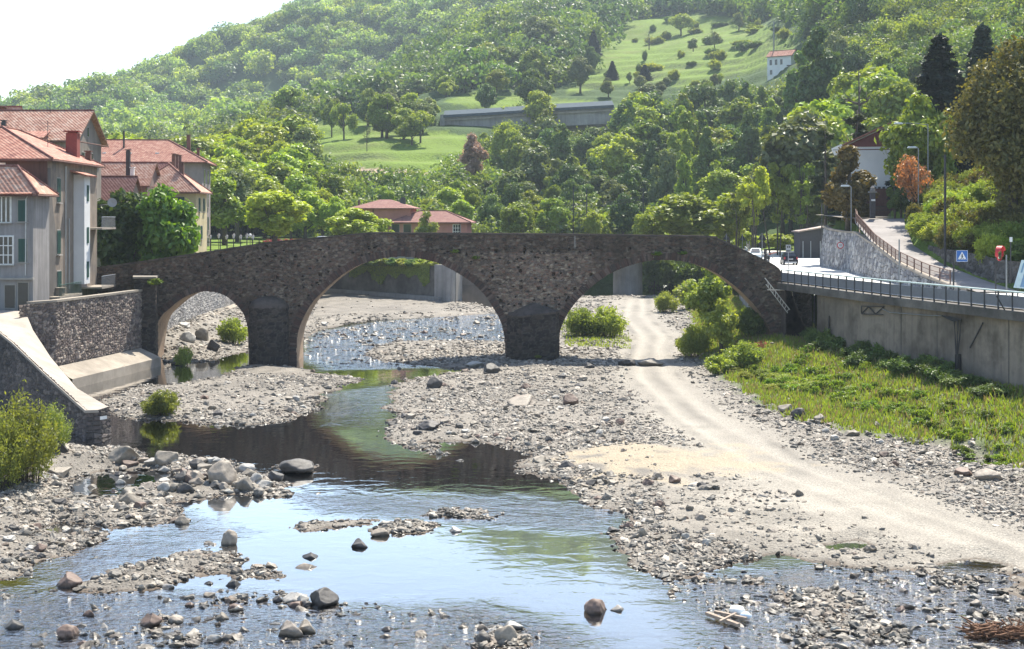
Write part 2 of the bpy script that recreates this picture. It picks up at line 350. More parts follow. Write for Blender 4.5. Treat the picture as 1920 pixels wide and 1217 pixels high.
LANDW = [g2(p) for p in [L1, L2, L3, L4, L8, L9]]
PLW = g2([(1240, 870), (1180, 800), (1250, 740), (1420, 840), (1700, 930), (1920, 1010), (2100, 1090), (1500, 1060), (1330, 1040)], 0.3)
L6W = [g2(p) for p in L6]; L7W = g2(L7); PUDW = [g2(p) for p in PUD]; RIFW = [g2(p) for p in RIF]
TRW = g2(TRACK, 0.7); SANDW = g2(SAND, 0.5); GRW = g2(GRASSB, 0.8)
WR_ALL = WALLR + WALLR2
def bed_z(x, y, fine=True):
    z = np.full(np.shape(x), -9.0)
    for p in LANDW: z = np.maximum(z, np.clip(sdf(x, y, p) * 0.11, -0.7, 0.32))
    for p in L6W: z = np.maximum(z, np.clip(sdf(x, y, p) * 0.12, -0.7, 0.1))
    z = np.maximum(z, np.clip(sdf(x, y, L7W) * 0.04, -0.7, -0.02))
    for p in PUDW: z = np.where(sdf(x, y, p) > -1.0, np.minimum(z, -0.05 - 0.3 * sdf(x, y, p)), z)
    z = np.where(sdf(x, y, WCW) > -0.3, np.minimum(z, -0.16), z)
    for p in RIFW: z = np.where(sdf(x, y, p) > 0, np.maximum(z, -0.10), z)
    z = np.maximum(z, -0.7)
    s = segdist(x, y, WR_ALL, False); gr = np.clip(sdf(x, y, GRW), -2, 12)
    z = z + 1.75 * (1 - sstep(s, 0.3, 10)) * sstep(gr, -2, 3)
    s2 = segdist(x, y, [(-34.7, 105), (-32.5, 120), (-34.5, 130), (-35.2, 186)], False)
    z = z + 1.7 * (1 - sstep(s2, 0.5, 7)) * sstep(y, 126, 132)
    z = z + sstep(y, 150, 235) * 0.35
    lb = np.clip((-19 - x) / 10, 0, 1) * (1 - sstep(y, 74, 80)); z = z + lb * 1.2
    z = z + 0.22 * sstep(sdf(x, y, GRW), -0.6, 0.5) * (y < 124)
    # wheel ruts
    tr = segdist(x, y, TRW, False); z = z - 0.05 * np.exp(-((tr - 0.9) / 0.3) ** 2) * (z > 0.05) + 0.06 * np.exp(-((tr - 1.6) / 0.25) ** 2) * fbm(x / 1.5, y / 1.5, 2, 191) 
    q = np.clip((tr - 1.0) / 2, 0.25, 1)
    z = z + q * ((fbm(x / 2.6, y / 2.6, 3, 41) - 0.44) * 0.34 + (fbm(x / 0.7, y / 0.7, 3, 51) - 0.44) * 0.12)
    if fine: z = z + q * (fbm(x / 0.2, y / 0.2, 2, 61) - 0.37) * 0.07
    return z
def build_bed():
    d = np.geomspace(37, 290, 620); px = np.linspace(-420, 2340, 760)
    D, PX = np.meshgrid(d, px, indexing='ij'); x = (PX - CX) / F * D
    z = bed_z(x, D)
    n = fbm(x / 1.3, D / 1.3, 4, 71)[..., None]; n2 = fbm(x / 6, D / 6, 3, 81)[..., None]
    c = np.array((0.235, 0.21, 0.178)) * (0.45 + 0.85 * n) * (0.75 + 0.5 * n2)
    tr = segdist(x, D, TRW, False)[..., None]
    sandc = np.array((0.42, 0.385, 0.325))
    k = np.clip(np.exp(-((tr + (fbm(x / 4, D / 9, 2, 291)[..., None] - .45) * .9 - 0.9) / 0.5) ** 2) * 0.95 + 0.25 * np.exp(-((tr - 2.6) / 0.3) ** 2), 0, 1) * (0.45 + 0.7 * fbm(x / 2.5, D / 2.5, 3, 171)[..., None]); c = c * (1 - k) + sandc * k
    k2 = np.clip((4.5 - tr) / 3, 0, 0.55); c = c * (1 - k2) + np.array((0.30, 0.275, 0.235)) * k2
    c = c * (1 - 0.22 * np.exp(-(tr / 0.4) ** 2) * sstep(fbm(x / 3, D / 6, 3, 281), .3, .55)[..., None] - 0.35 * np.exp(-((tr - 1.75) / 0.35) ** 2) * sstep(fbm(x / 2, D / 5, 3, 271), .38, .55)[..., None])
    k5 = 0.6 * np.clip(sdf(x, D, PLW)[..., None] / 4 + .3 + (n2 - .45) * 2, 0, 1); c = c * (1 - k5) + np.array((0.345, 0.315, 0.265)) * (0.6 + 0.75 * n) * k5
    k3 = 0.8 * np.clip(sdf(x, D, SANDW)[..., None] * 0.35 + 0.4 + (n - 0.45) * 4, 0, 1); c = c * (1 - k3) + np.array((0.36, 0.295, 0.20)) * k3
    k4 = np.clip(sdf(x, D, GRW)[..., None] * 0.7 + 0.4 + (n - 0.45) * 3, 0, 1); c = c * (1 - k4) + np.array((0.09, 0.12, 0.03)) * k4
    wet = (1 - sstep(z, -0.02, 0.07))[..., None]
    deep = sstep(-z, 0.05, 0.5)[..., None]
    wc = np.array((0.075, 0.045, 0.024)) * (0.5 + 0.9 * n) * (1 - 0.6 * deep)
    c = c * (1 - wet) + wc * wet
    o = npmesh('riverbed', np.stack([x, D, z], -1).reshape(-1, 3), gridfaces(*D.shape), attr_mat('gravel_bed', 0.8, 0.9, 7.0, spec=0.4, nvar=0.85, nscale=13, bdist=0.09), smooth=True, col=c.reshape(-1, 3))
    tag(o, 'pale stony riverbed with a dirt track worn into it', 'riverbed', kind='structure')
build_bed()
# water
def water_mat():
    m, t = nt('clear_river_water'); geo = N(t, 'NewGeometry')
    mp = N(t, 'Mapping'); mp.inputs['Scale'].default_value = (0.75, 1.0, 1.0); L(t, geo.outputs['Position'], mp.inputs['Vector'])
    n1 = N(t, 'TexNoise', Scale=1.1, Detail=3.0, Distortion=0.6); L(t, mp.outputs[0], n1.inputs['Vector'])
    n2 = N(t, 'TexNoise', Scale=4.5, Detail=4.0, Distortion=0.4); L(t, mp.outputs[0], n2.inputs['Vector'])
    a = N(t, 'VertexColor', layer_name='Col'); sp = N(t, 'SeparateColor'); L(t, a.outputs[0], sp.inputs[0])
    s1 = N(t, 'Math', operation='MULTIPLY'); L(t, n2.outputs['Fac'], s1.inputs[0]); L(t, sp.outputs[0], s1.inputs[1])
    s2 = N(t, 'Math', operation='ADD'); L(t, n1.outputs['Fac'], s2.inputs[0]); L(t, s1.outputs[0], s2.inputs[1])
    st = N(t, 'MapRange'); st.inputs['To Min'].default_value = 0.03; st.inputs['To Max'].default_value = 0.9; L(t, sp.outputs[0], st.inputs['Value'])
    bp = N(t, 'Bump', Distance=0.12); L(t, s2.outputs[0], bp.inputs['Height']); L(t, st.outputs[0], bp.inputs['Strength'])
    gl = N(t, 'BsdfGlossy', Roughness=0.03); L(t, bp.outputs[0], gl.inputs['Normal'])
    tr = N(t, 'BsdfTransparent'); tr.inputs[0].default_value = (0.78, 0.70, 0.50, 1)
    fr = N(t, 'Fresnel', IOR=1.5); L(t, bp.outputs[0], fr.inputs['Normal'])
    fm = N(t, 'Math', operation='MULTIPLY', use_clamp=True); fm.inputs[1].default_value = 2.8; L(t, fr.outputs[0], fm.inputs[0])
    ms = N(t, 'MixShader'); L(t, fm.outputs[0], ms.inputs[0]); L(t, tr.outputs[0], ms.inputs[1]); L(t, gl.outputs[0], ms.inputs[2])
    o = N(t, 'OutputMaterial'); L(t, ms.outputs[0], o.inputs[0]); return m
def build_water():
    d = np.geomspace(37, 262, 260); px = np.linspace(-420, 2340, 300)
    D, PX = np.meshgrid(d, px, indexing='ij'); x = (PX - CX) / F * D
    rf = np.zeros(D.shape)
    for p in RIFW: rf = np.maximum(rf, sstep(sdf(x, D, p), -1.5, 2.5))
    for p in [[(560, 930), (1000, 925), (1180, 960), (1120, 1000), (900, 985), (600, 960)], [(600, 740), (740, 720), (720, 800), (600, 800)], [(0, 1060), (200, 1010), (350, 960), (480, 1000), (300, 1050), (100, 1110)]]:
        rf = np.maximum(rf, 0.6 * sstep(sdf(x, D, g2(p)), -1.5, 1.5))
    cl = np.clip(rf * (0.5 + 1.0 * fbm(x / 4, D / 4, 3, 99)) + 0.10 * fbm(x / 9, D / 9, 3, 5), 0, 1)
    z = np.full(D.shape, 0.0) + sstep(D, 150, 235) * 0.3
    z = z + rf * (fbm(x / 0.7, D / 0.5, 3, 15) - 0.45) * 0.06
    o = npmesh('river_water', np.stack([x, D, z], -1).reshape(-1, 3), gridfaces(*D.shape), water_mat(), smooth=True, col=np.repeat(cl[..., None], 3, -1).reshape(-1, 3))
    tag(o, 'shallow clear river water reflecting bridge and sky', 'river', kind='structure')
build_water()

# ---------------------------------------------------------------- masonry
STONE_MAT = attr_mat('old_stone_masonry', 0.9, 0.6, 14, nvar=0.45, nscale=5, bdist=0.02)
def stone_cols(idc, f1, f2, pal, mortar, mw=0.09):
    pal = np.array(pal); k = np.clip((idc * len(pal)).astype(int), 0, len(pal) - 1)
    c = pal[k] * (0.75 + 0.5 * ((idc * 57.3) % 1))[..., None]
    e = 1 - sstep(f2 - f1, mw * 0.4, mw * 1.6); return c * (1 - e[..., None]) + np.array(mortar) * e[..., None], e
def masonry(name, path, zb, zt, mat=None, parent=None, cell=(0.5, 0.24), relief=0.06, pal=((.2, .17, .15), (.14, .12, .11), (.25, .2, .17)), mortar=(.3, .28, .25), grid=0.1, batter=0.0, flip=1, seed=3):
    pts = np.array(path, float); seg = np.hypot(*np.diff(pts, axis=0).T); s = np.r_[0, np.cumsum(seg)]
    n = max(2, int(s[-1] / grid)); S = np.linspace(0, s[-1], n + 1)
    px = np.interp(S, s, pts[:, 0]); py = np.interp(S, s, pts[:, 1])
    zb = np.interp(S, s, zb if np.ndim(zb) else [zb] * len(pts)); zt = np.interp(S, s, zt if np.ndim(zt) else [zt] * len(pts))
    tx = np.gradient(px); ty = np.gradient(py); l = np.hypot(tx, ty) + 1e-9; nx, ny = flip * ty / l, -flip * tx / l
    k = max(2, int(np.max(zt - zb) / grid)); T = np.linspace(0, 1, k + 1)[:, None]
    Zg = zb + (zt - zb) * T; Sg = np.broadcast_to(S, Zg.shape)
    wob = (fbm(Sg * 1.3, Zg * 1.3, 2, seed) - 0.4) * 0.5
    f1, f2, idc = voronoi(Sg / cell[0] + wob, Zg / cell[1] + wob * 0.6, seed)
    c, e = stone_cols(idc, f1, f2, pal, mortar)
    disp = relief * (sstep(f2 - f1, 0.0, 0.28) - 0.5 + 0.6 * (idc - 0.5)) + 0.25 * relief * (fbm(Sg * 5, Zg * 5, 2, seed + 4) - 0.5)
    stain = 0.7 + 0.6 * fbm(Sg * 0.35, Zg * 0.3, 4, seed + 8); c = c * stain[..., None]
    off = disp + batter * (zt - Zg)
    v = np.stack([px + nx * off, py + ny * off, Zg], -1).reshape(-1, 3)
    return npmesh(name, v, gridfaces(*Zg.shape), mat or STONE_MAT, parent, smooth=False, col=c.reshape(-1, 3))
def slab_along(mb, path, z0s, z1s, w_in, w_out, flip=1):
    """a long solid following a plan path: w_out towards the outer side, w_in behind; z0s/z1s bottom and top heights"""
    pts = np.array(path, float); n = len(pts)
    t = np.gradient(pts, axis=0); t /= np.hypot(*t.T)[:, None]; nrm = np.stack([t[:, 1], -t[:, 0]], -1) * flip
    z0s = z0s if np.ndim(z0s) else [z0s] * n; z1s = z1s if np.ndim(z1s) else [z1s] * n
    vs = []
    for i in range(n):
        o = pts[i] + nrm[i] * w_out; q = pts[i] - nrm[i] * w_in
        vs += [(*o, z0s[i]), (*q, z0s[i]), (*q, z1s[i]), (*o, z1s[i])]
    fs = [(0, 1, 2, 3), tuple(4 * (n - 1) + k for k in (3, 2, 1, 0))]
    for i in range(n - 1):
        for k in range(4): fs.append((4 * i + k, 4 * i + 4 + k, 4 * i + 4 + (k + 1) % 4, 4 * i + (k + 1) % 4))
    return mb.add(vs, fs)

CONC = rough_mat('weathered_concrete', (0.12, 0.098, 0.076), (0.29, 0.245, 0.195), 0.45, 0.9, 0.35, 9, c3=(0.215, 0.18, 0.145), stain=0.6, vstreak=0.25)
CONC_L = rough_mat('pale_concrete', (0.27, 0.235, 0.195), (0.38, 0.335, 0.28), 1.2, 0.9, 0.3, 12, stain=0.25)
CONC_D = rough_mat('dirty_concrete_edge', (0.10, 0.095, 0.085), (0.22, 0.2, 0.18), 1.0, 0.9, 0.4, 9, stain=0.5)
ROADM = rough_mat('road_with_sun_glare', (0.46, 0.45, 0.43), (0.60, 0.59, 0.56), 0.5, 0.62, 0.15, 30, stain=0.06, spec=0.5)  # pale road colour carries the glare of the sun on it
ASPH = rough_mat('worn_asphalt_drive', (0.20, 0.185, 0.18), (0.30, 0.28, 0.27), 0.5, 0.85, 0.2, 30, stain=0.15)
WHITEP = plain('white_paint', (0.78, 0.77, 0.74), 0.6)

# ---------------------------------------------------------------- the bridge
BY0, BY1 = 124.0, 128.2
bx = lambda px: X(px, BY0); bz = lambda py: Z(py, BY0)
def smooth_curve(pts, n):
    p = np.array(pts, float); s = np.r_[0, np.cumsum(np.hypot(*np.diff(p, axis=0).T))]; S = np.linspace(0, s[-1], n)
    # Catmull-Rom through the traced points
    out = []
    for q in S:
        i = min(max(np.searchsorted(s, q) - 1, 0), len(p) - 2); u = (q - s[i]) / (s[i + 1] - s[i])
        p0, p1, p2, p3 = p[max(i - 1, 0)], p[i], p[i + 1], p[min(i + 2, len(p) - 1)]
        m1 = (p2 - p0) / 2 if i > 0 else (p2 - p1); m2 = (p3 - p1) / 2 if i < len(p) - 2 else (p2 - p1)
        out.append((2 * u**3 - 3 * u**2 + 1) * p1 + (u**3 - 2 * u**2 + u) * m1 + (-2 * u**3 + 3 * u**2) * p2 + (u**3 - u**2) * m2)
    return [tuple(o) for o in out]
TOPL = [(150, 506), (250, 492), (380, 473), (500, 455), (620, 443), (690, 436.5), (760, 437), (1000, 438.5), (1200, 441), (1332, 443), (1346, 447), (1400, 471), (1450, 496), (1463, 507), (1468, 520)]
A1 = [(285, 690), (287, 650), (297, 602), (318, 578), (348, 556), (382, 546), (418, 552), (444, 572), (460, 596), (466, 630), (467, 690)]
A2 = [(556, 690), (556, 640), (562, 612), (576, 582), (597, 554), (643, 514), (689, 491), (747, 481), (800, 487), (841, 502), (893, 536), (925, 577), (944, 620), (950, 690)]
A3 = [(1048, 690), (1048, 634), (1059, 597), (1088, 557), (1132, 520), (1168, 502), (1205, 491), (1240, 487), (1288, 491), (1332, 506), (1369, 529), (1405, 561), (1431, 594), (1445, 624), (1449, 690)]
w2 = lambda pts: [(bx(a), bz(b)) for a, b in pts]
a1, a2, a3 = [smooth_curve(w2(q), 64) for q in (A1, A2, A3)]
BR = thing('stone_bridge', 'old dark stone bridge with three arches and a humped parapet across the river', 'bridge', (0, 126, 0))
top = w2(TOPL)
outline = top + w2([(1468, 536), (1478, 590), (1500, 632), (1500, 690)]) + a3[::-1] + a2[::-1] + a1[::-1] + w2([(150, 690)])
def bridge_front():
    xs = np.arange(bx(150), bx(1501), 0.066); zs = np.arange(-0.55, 11.7, 0.066)
    Zg, Xg = np.meshgrid(zs, xs, indexing='ij')
    poly = outline
    ins = inpoly(Xg, Zg, poly); sd = segdist(Xg, Zg, poly)
    wob = (fbm(Xg * 0.9, Zg * 0.9, 2, 7) - 0.4) * 0.7
    big = fbm(Xg / 7, Zg / 5, 2, 17)
    f1, f2, idc = voronoi(Xg / 0.31 + wob * 1.3, Zg / 0.165 + wob * 0.9, 5)
    pal = [(.175, .125, .095), (.14, .105, .085), (.25, .19, .14), (.11, .085, .072), (.20, .14, .11), (.29, .235, .18), (.19, .115, .085), (.15, .12, .10)]
    c, e = stone_cols(idc, f1, f2, pal, (.19, .155, .125), 0.11)
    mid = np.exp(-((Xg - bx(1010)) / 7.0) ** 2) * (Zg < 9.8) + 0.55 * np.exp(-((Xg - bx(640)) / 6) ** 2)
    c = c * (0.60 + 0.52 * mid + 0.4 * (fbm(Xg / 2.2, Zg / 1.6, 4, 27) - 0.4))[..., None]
    st = fbm(Xg * 1.6, Zg * 0.12, 4, 37); c = c * (1 - 0.35 * sstep(st, 0.5, 0.66) * sstep(Zg, 6, 10))[..., None]
    pale = sstep(fbm(Xg * 2.2, Zg * 0.2, 3, 47), 0.52, 0.62) * (np.abs(Xg - bx(1110)) < 1.6) * sstep(Zg, 9.9, 10.4); c = c * (1 - pale[..., None] * 0.7) + np.array((.36, .34, .32)) * pale[..., None] * 0.7
    d = 0.05 * (sstep(f2 - f1, 0, 0.3) - 0.4) + 0.06 * (idc - 0.5) + 0.03 * (fbm(Xg * 4, Zg * 4, 3, 57) - 0.45)
    hole = (idc > 0.90) & (f1 < 0.33) & (Zg < 10.4) & (hsh((idc * 9999).astype(int), 3, 1) < 0.35 + 0.5 * mid)
    d = np.where(hole, -0.32, d)
    # regular putlog holes
    for hx, hz in [(bx(a), bz(b)) for a, b in [(975, 508), (977, 538), (1010, 541), (1038, 513), (1072, 513), (1078, 541), (1108, 515), (930, 470), (984, 468), (940, 565), (1180, 466), (860, 470), (520, 520), (600, 515), (555, 480)]]:
        hh = (np.abs(Xg - hx) < 0.13) & (np.abs(Zg - hz) < 0.13); d = np.where(hh, -0.4, d)
    v = np.stack([Xg, BY0 - d, Zg], -1).reshape(-1, 3)
    f = gridfaces(*Xg.shape); ok = (ins | (sd < 0.06)).ravel(); f = f[ok[f].all(1)]
    used = np.unique(f); mp = np.zeros(len(v), int); mp[used] = np.arange(len(used))
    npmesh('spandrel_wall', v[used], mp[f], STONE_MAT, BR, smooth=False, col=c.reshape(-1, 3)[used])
bridge_front()
BRST = rough_mat('dark_rubble_stone', (0.05, 0.042, 0.038), (0.12, 0.096, 0.082), 2.5, 0.92, 0.6, 14, c3=(0.11, 0.09, 0.08), stain=0.4, bdist=0.05)
SOFF = rough_mat('lit_tan_vault_brick', (0.20, 0.14, 0.10), (0.38, 0.28, 0.2), 2.0, 0.9, 0.5, 16, c3=(0.28, 0.20, 0.15), stain=0.3, bdist=0.04)  # tan of the lit vault put into the brick colour
RINGM = attr_mat('arch_brick_and_stone', 0.9, 0.5, 18, nvar=0.4, nscale=8, bdist=0.02)
def flat_poly(mb, poly, y):
    tri = tessellate_polygon([[Vector((a, b, 0)) for a, b in poly]])
    mb.add([(a, y, b) for a, b in poly], [tuple(q) for q in tri])
m = MB(); flat_poly(m, outline, BY1); m.build('rear_face', BRST, BR)
for k, (a, hgt) in enumerate(((a1, 0.5), (a2, 0.62), (a3, 0.62))):
    m = MB(); n = len(a)
    m.add([(x, y, z) for y in (BY0 - 0.02, BY1) for x, z in a], [(i, i + 1, n + i + 1, n + i) for i in range(n - 1)])
    m.build('vault', SOFF, BR, smooth=True)
    aa = smooth_curve(a, int(sum(math.dist(a[i], a[i + 1]) for i in range(n - 1)) / 0.17)); p = np.array(aa)
    t_ = np.gradient(p, axis=0); t_ /= np.hypot(*t_.T)[:, None]; nr = np.stack([-t_[:, 1], t_[:, 0]], -1)
    vs = []; fs = []; cs = []
    for i in range(len(p) - 1):
        hh = hgt * random.uniform(0.85, 1.1); pr = random.uniform(0.03, 0.075); q = 0.08
        c0, c1 = p[i] + (p[i + 1] - p[i]) * q * 0.5, p[i + 1] - (p[i + 1] - p[i]) * q * 0.5
        o0, o1 = c0 + nr[i] * hh, c1 + nr[i + 1] * hh; b = len(vs)
        for y in (BY0 - pr, BY0 + 0.3): vs += [(c0[0], y, c0[1]), (c1[0], y, c1[1]), (o1[0], y, o1[1]), (o0[0], y, o0[1])]
        fs += [(b, b + 1, b + 2, b + 3), (b, b + 4, b + 5, b + 1), (b + 1, b + 5, b + 6, b + 2), (b + 2, b + 6, b + 7, b + 3), (b + 3, b + 7, b + 4, b)]
        cc = np.array(random.choice([(.10, .06, .05), (.115, .072, .058), (.085, .06, .052), (.15, .11, .09), (.08, .065, .058)])) * random.uniform(0.75, 1.2)
        cs += [cc] * 8
    npmesh('arch_ring', np.array(vs), np.array(fs), RINGM, BR, col=np.array(cs))
# parapets, roadway
tp = [(x, z) for x, z in top]
tp2 = smooth_curve(tp, 140)
for y0, y1, nm in ((BY0 - 0.07, BY0 + 0.42, 'parapet_coping'), (BY1 - 0.42, BY1 + 0.05, 'parapet_coping')):
    m = MB(); n = len(tp2); vs = []
    for x, z in tp2: vs += [(x, y0, z - 0.14), (x, y1, z - 0.14), (x, y1, z + 0.02), (x, y0, z + 0.02)]
    m.add(vs, [(4 * i + k, 4 * i + 4 + k, 4 * i + 4 + (k + 1) % 4, 4 * i + (k + 1) % 4) for i in range(n - 1) for k in range(4)] + [(0, 1, 2, 3)])
    m.build(nm, BRST, BR)
    m = MB(); yi = BY0 + 0.40 if y0 < 125 else BY1 - 0.40
    m.add([(x, yi, z - dz) for dz in (0.1, 1.1) for x, z in tp2], [(i, i + 1, n + i + 1, n + i) for i in range(n - 1)]); m.build('parapet_wall', BRST, BR)
m = MB(); n = len(tp2); m.add([(x, y, z - 0.95) for y in (BY0 + 0.1, BY1 - 0.1) for x, z in tp2], [(i, i + 1, n + i + 1, n + i) for i in range(n - 1)]); m.build('roadway', CONC, BR)
m = MB(); e = w2([(1468, 522), (1468, 536), (1478, 590), (1500, 632), (1500, 690)])
m.add([(x, y, z) for y in (BY0 + 0.02, BY1) for x, z in e], [(i, i + 1, len(e) + i + 1, len(e) + i) for i in range(len(e) - 1)]); m.build('abutment_end', BRST, BR)
# piers: a rounded cutwater and a pointed one
cw_pal = ((.042, .035, .033), (.055, .044, .038), (.032, .027, .026), (.075, .06, .05))
x0, x1 = bx(468), bx(541); xc, rr = (x0 + x1) / 2, (x1 - x0) / 2
arc = [(xc - rr * math.cos(q), BY0 - 1.5 * rr * math.sin(q) * 0.62) for q in np.linspace(0, math.pi, 25)]
masonry('cutwater', arc, -0.5, bz(576), parent=BR, cell=(0.6, 0.3), relief=0.05, pal=cw_pal, mortar=(.10, .09, .08), grid=0.09, seed=12)
m = MB(); vs = []; fs = []
for j in range(7):
    q = math.pi / 2 * j / 6; s_ = math.cos(q); zz = bz(577) + (bz(555) - bz(577)) * math.sin(q)
    for i in range(25):
        th = math.pi * i / 24; vs.append((xc - (rr + 0.03) * s_ * math.cos(th), BY0 - 0.93 * (rr + 0.03) * s_ * math.sin(th) + 0.02, zz))
for j in range(6):
    for i in range(24): fs.append((j * 25 + i, j * 25 + i + 1, (j + 1) * 25 + i + 1, (j + 1) * 25 + i))
m.add(vs, fs).build('cutwater_cap', BRST, BR, smooth=True)
nose = [(bx(949), BY0 + 0.05), (X(979, 122.2), 122.2), (X(1041, 122.2), 122.2), (bx(1049), BY0 + 0.05)]
masonry('cutwater', nose, -0.5, [bz(590), bz(590), bz(582), bz(582)], parent=BR, cell=(0.6, 0.3), relief=0.05, pal=cw_pal, mortar=(.10, .09, .08), grid=0.09, seed=14)
m = MB(); ap = (bx(998), BY0 - 0.05, bz(567)); b_ = [(nose[0][0] - .06, nose[0][1], bz(590.5)), (nose[1][0] - .05, nose[1][1] - .08, bz(590)), (nose[2][0] + .05, nose[2][1] - .08, bz(582.5)), (nose[3][0] + .05, nose[3][1], bz(583))]
m.add(b_ + [ap] + [(p[0], p[1], p[2] - 0.15) for p in b_], [(0, 1, 4), (1, 2, 4), (2, 3, 4), (0, 5, 6, 1), (1, 6, 7, 2), (2, 7, 8, 3)]).build('cutwater_cap', BRST, BR)
# buttress block beside the left bank wall
bt = [(bx(250), BY0), (X(252, 121.2), 121.2), (X(292, 121.2), 121.2), (bx(296), BY0)]
masonry('buttress', bt, -0.6, [bz(519), bz(519), bz(660) * 0 + bz(521), bz(521)], parent=BR, cell=(0.6, 0.3), relief=0.06, pal=cw_pal, mortar=(.10, .09, .08), grid=0.1, seed=15)
m = MB(); m.prism([(bt[0][0] - .1, BY0 + .2, bz(519.5)), (bt[1][0] - .1, bt[1][1] - .1, bz(519.5)), (bt[2][0] + .05, bt[2][1] - .1, bz(519.5)), (bt[3][0] + .05, BY0 + .2, bz(519.5))], (0, 0, 0.16)).build('buttress_cap', CONC_L, BR)
# small plants growing out of the masonry
PLANTS_ON_BRIDGE = [(288, 536, 0.75, 120.9), (853, 475, 0.4, 123.8), (893, 487, 0.4, 123.8), (1232, 480, 0.45, 123.8), (1280, 478, 0.4, 123.8), (1010, 672, 0.35, 121.9)]

# steps and handrail at the right end
ST = thing('stone_steps', 'dark stone steps climbing beside the right end of the bridge', 'steps', (bx(1500), 122.6, 1.8))
m = MB()
for i in range(17):
    u = i / 16; pxx = 1516 + (1474 - 1516) * u; zz = 1.7 + (7.0 - 1.7) * u
    m.box((X(pxx, 122.6), 123.0, zz / 2 + 0.3), (0.42, 1.7, zz - 0.6))
m.build('step_flight', BRST, ST)
HR = thing('handrail', 'thin pale metal handrail with rungs slanting down the bridge end', 'handrail', (bx(1455), 122.0, 4.5))
m = MB(); ra, rb, rc, rd = P(1434, 521, 122.2), P(1481, 581, 121.6), P(1436, 533, 122.2), P(1477, 587, 121.6)
m.tube([ra, rb], 0.045, 6); m.tube([rc, rd], 0.035, 6); m.build('rail', plain('galvanised_rail', (0.6, 0.56, 0.5), 0.5), HR)
m = MB()
for i in range(9):
    u = 0.12 + i * 0.105; p = rc.lerp(rd, u); m.tube([p, ra.lerp(rb, u)], 0.03, 6)
m.tube([P(1439, 543.5, 122.2), P(1476, 544, 122.2)], 0.05, 6); m.build('rung', bpy.data.materials['galvanised_rail'], HR)

# ---------------------------------------------------------------- right bank: concrete wall, coping, railing, road
W1 = thing('retaining_wall', 'stained grey concrete river wall below the road railing at right', 'wall', (28, 100, 0))
WT = 6.55
m = MB(); pw = WALLR[::-1]
pp = [tuple(np.interp(s, np.arange(5), [p[k] for p in pw]) for k in (0, 1)) for s in np.linspace(0.35, 4, 30)]
slab_along(m, pp, -0.5, WT, 0.6, 0.0); m.build('wall_face', CONC, W1)
m = MB(); cp = [tuple(np.interp(s, np.arange(5), [p[k] for p in pw]) for k in (0, 1)) for s in np.linspace(0, 4, 40)]
slab_along(m, cp, WT + 0.004, 7.12, 0.8, 0.55); m.build('coping', CONC_D, W1)
m = MB()                              # shallow panel joints and pilaster strips
def on_wall(px, row=None):
    best = min(np.linspace(0, 4, 800), key=lambda s: abs(CX + np.interp(s, np.arange(5), [p[0] for p in pw]) * F / np.interp(s, np.arange(5), [p[1] for p in pw]) - px))
    x = np.interp(best, np.arange(5), [p[0] for p in pw]); y = np.interp(best, np.arange(5), [p[1] for p in pw]); return float(x), float(y)
for px in (1690, 1757, 1892):
    x, y = on_wall(px); m.box((x - 0.01, y, WT / 2), (0.06, 0.05, WT - 0.1), rz=R(-12))
m.build('panel_joint', CONC_D, W1)
masonry('stone_return', [(X(1486, 123.5), 123.5), (X(1522, 122.2), 122.2)], 0.5, 6.5, parent=W1, cell=(0.5, 0.25), relief=0.06, pal=cw_pal, mortar=(.12, .11, .1), grid=0.1, seed=19)
W2 = thing('retaining_wall', 'grey concrete river wall seen through the right arch behind the bushes', 'wall', (28, 160, 0))
m = MB(); slab_along(m, WALLR2, -0.5, 6.8, 0.6, 0.0, flip=-1); m.build('wall_face', rough_mat('pale_stained_concrete', (0.26, 0.25, 0.24), (0.4, 0.38, 0.36), 0.7, 0.9, 0.3, 9, stain=0.3, vstreak=0.4), W2)
m = MB(); slab_along(m, WALLR2, 6.8, 7.15, 0.7, 0.35, flip=-1); m.build('coping', CONC_D, W2)
# road
rp = [(x + 0.5, y) for x, y in WALLR] + [(x + 0.4, y) for x, y in WALLR2] + [(40, 262), (46, 275)]
rr_ = [(60, 275), (52, 225), (47, 190), (38.3, 168)] + [(x, y) for x, y in RAMPL[::-1] if 106 <= y <= 166] + [(38.5, 104), (44, 92), (60, 60)]
m = MB(); flat = rp + rr_
tri = tessellate_polygon([[Vector((a, b, 0)) for a, b in flat]]); m.add([(a, b, 7.2) for a, b in flat], [tuple(q) for q in tri])
tag(m.build('road', ROADM), 'road coloured pale for sun glare, running behind the railing', 'road', kind='structure')
m = MB(); ds = np.linspace(104.5, 150, 50)
m.add([(float(ld(RAMPL, d)), float(d), float(rampz(d)) + 0.02) for d in ds] + [(float(ld(RAMPR, d)), float(d), float(rampz(d)) + 0.02) for d in ds], [(i, i + 1, 51 + i, 50 + i) for i in range(49)])
tag(m.build('driveway', ASPH, smooth=True), 'curving grey asphalt ramp climbing to the gate', 'road', kind='structure')
m = MB(); m.add([(36.2, 145.5, 12.83), (41.8, 151.0, 12.95), (43.5, 172, 13.3), (37.6, 172, 13.3), (36.0, 150, 12.9)], [(0, 1, 2, 3, 4)])
tag(m.build('forecourt', CONC_L), 'pale paved forecourt in front of and behind the gate', 'pavement', kind='structure')
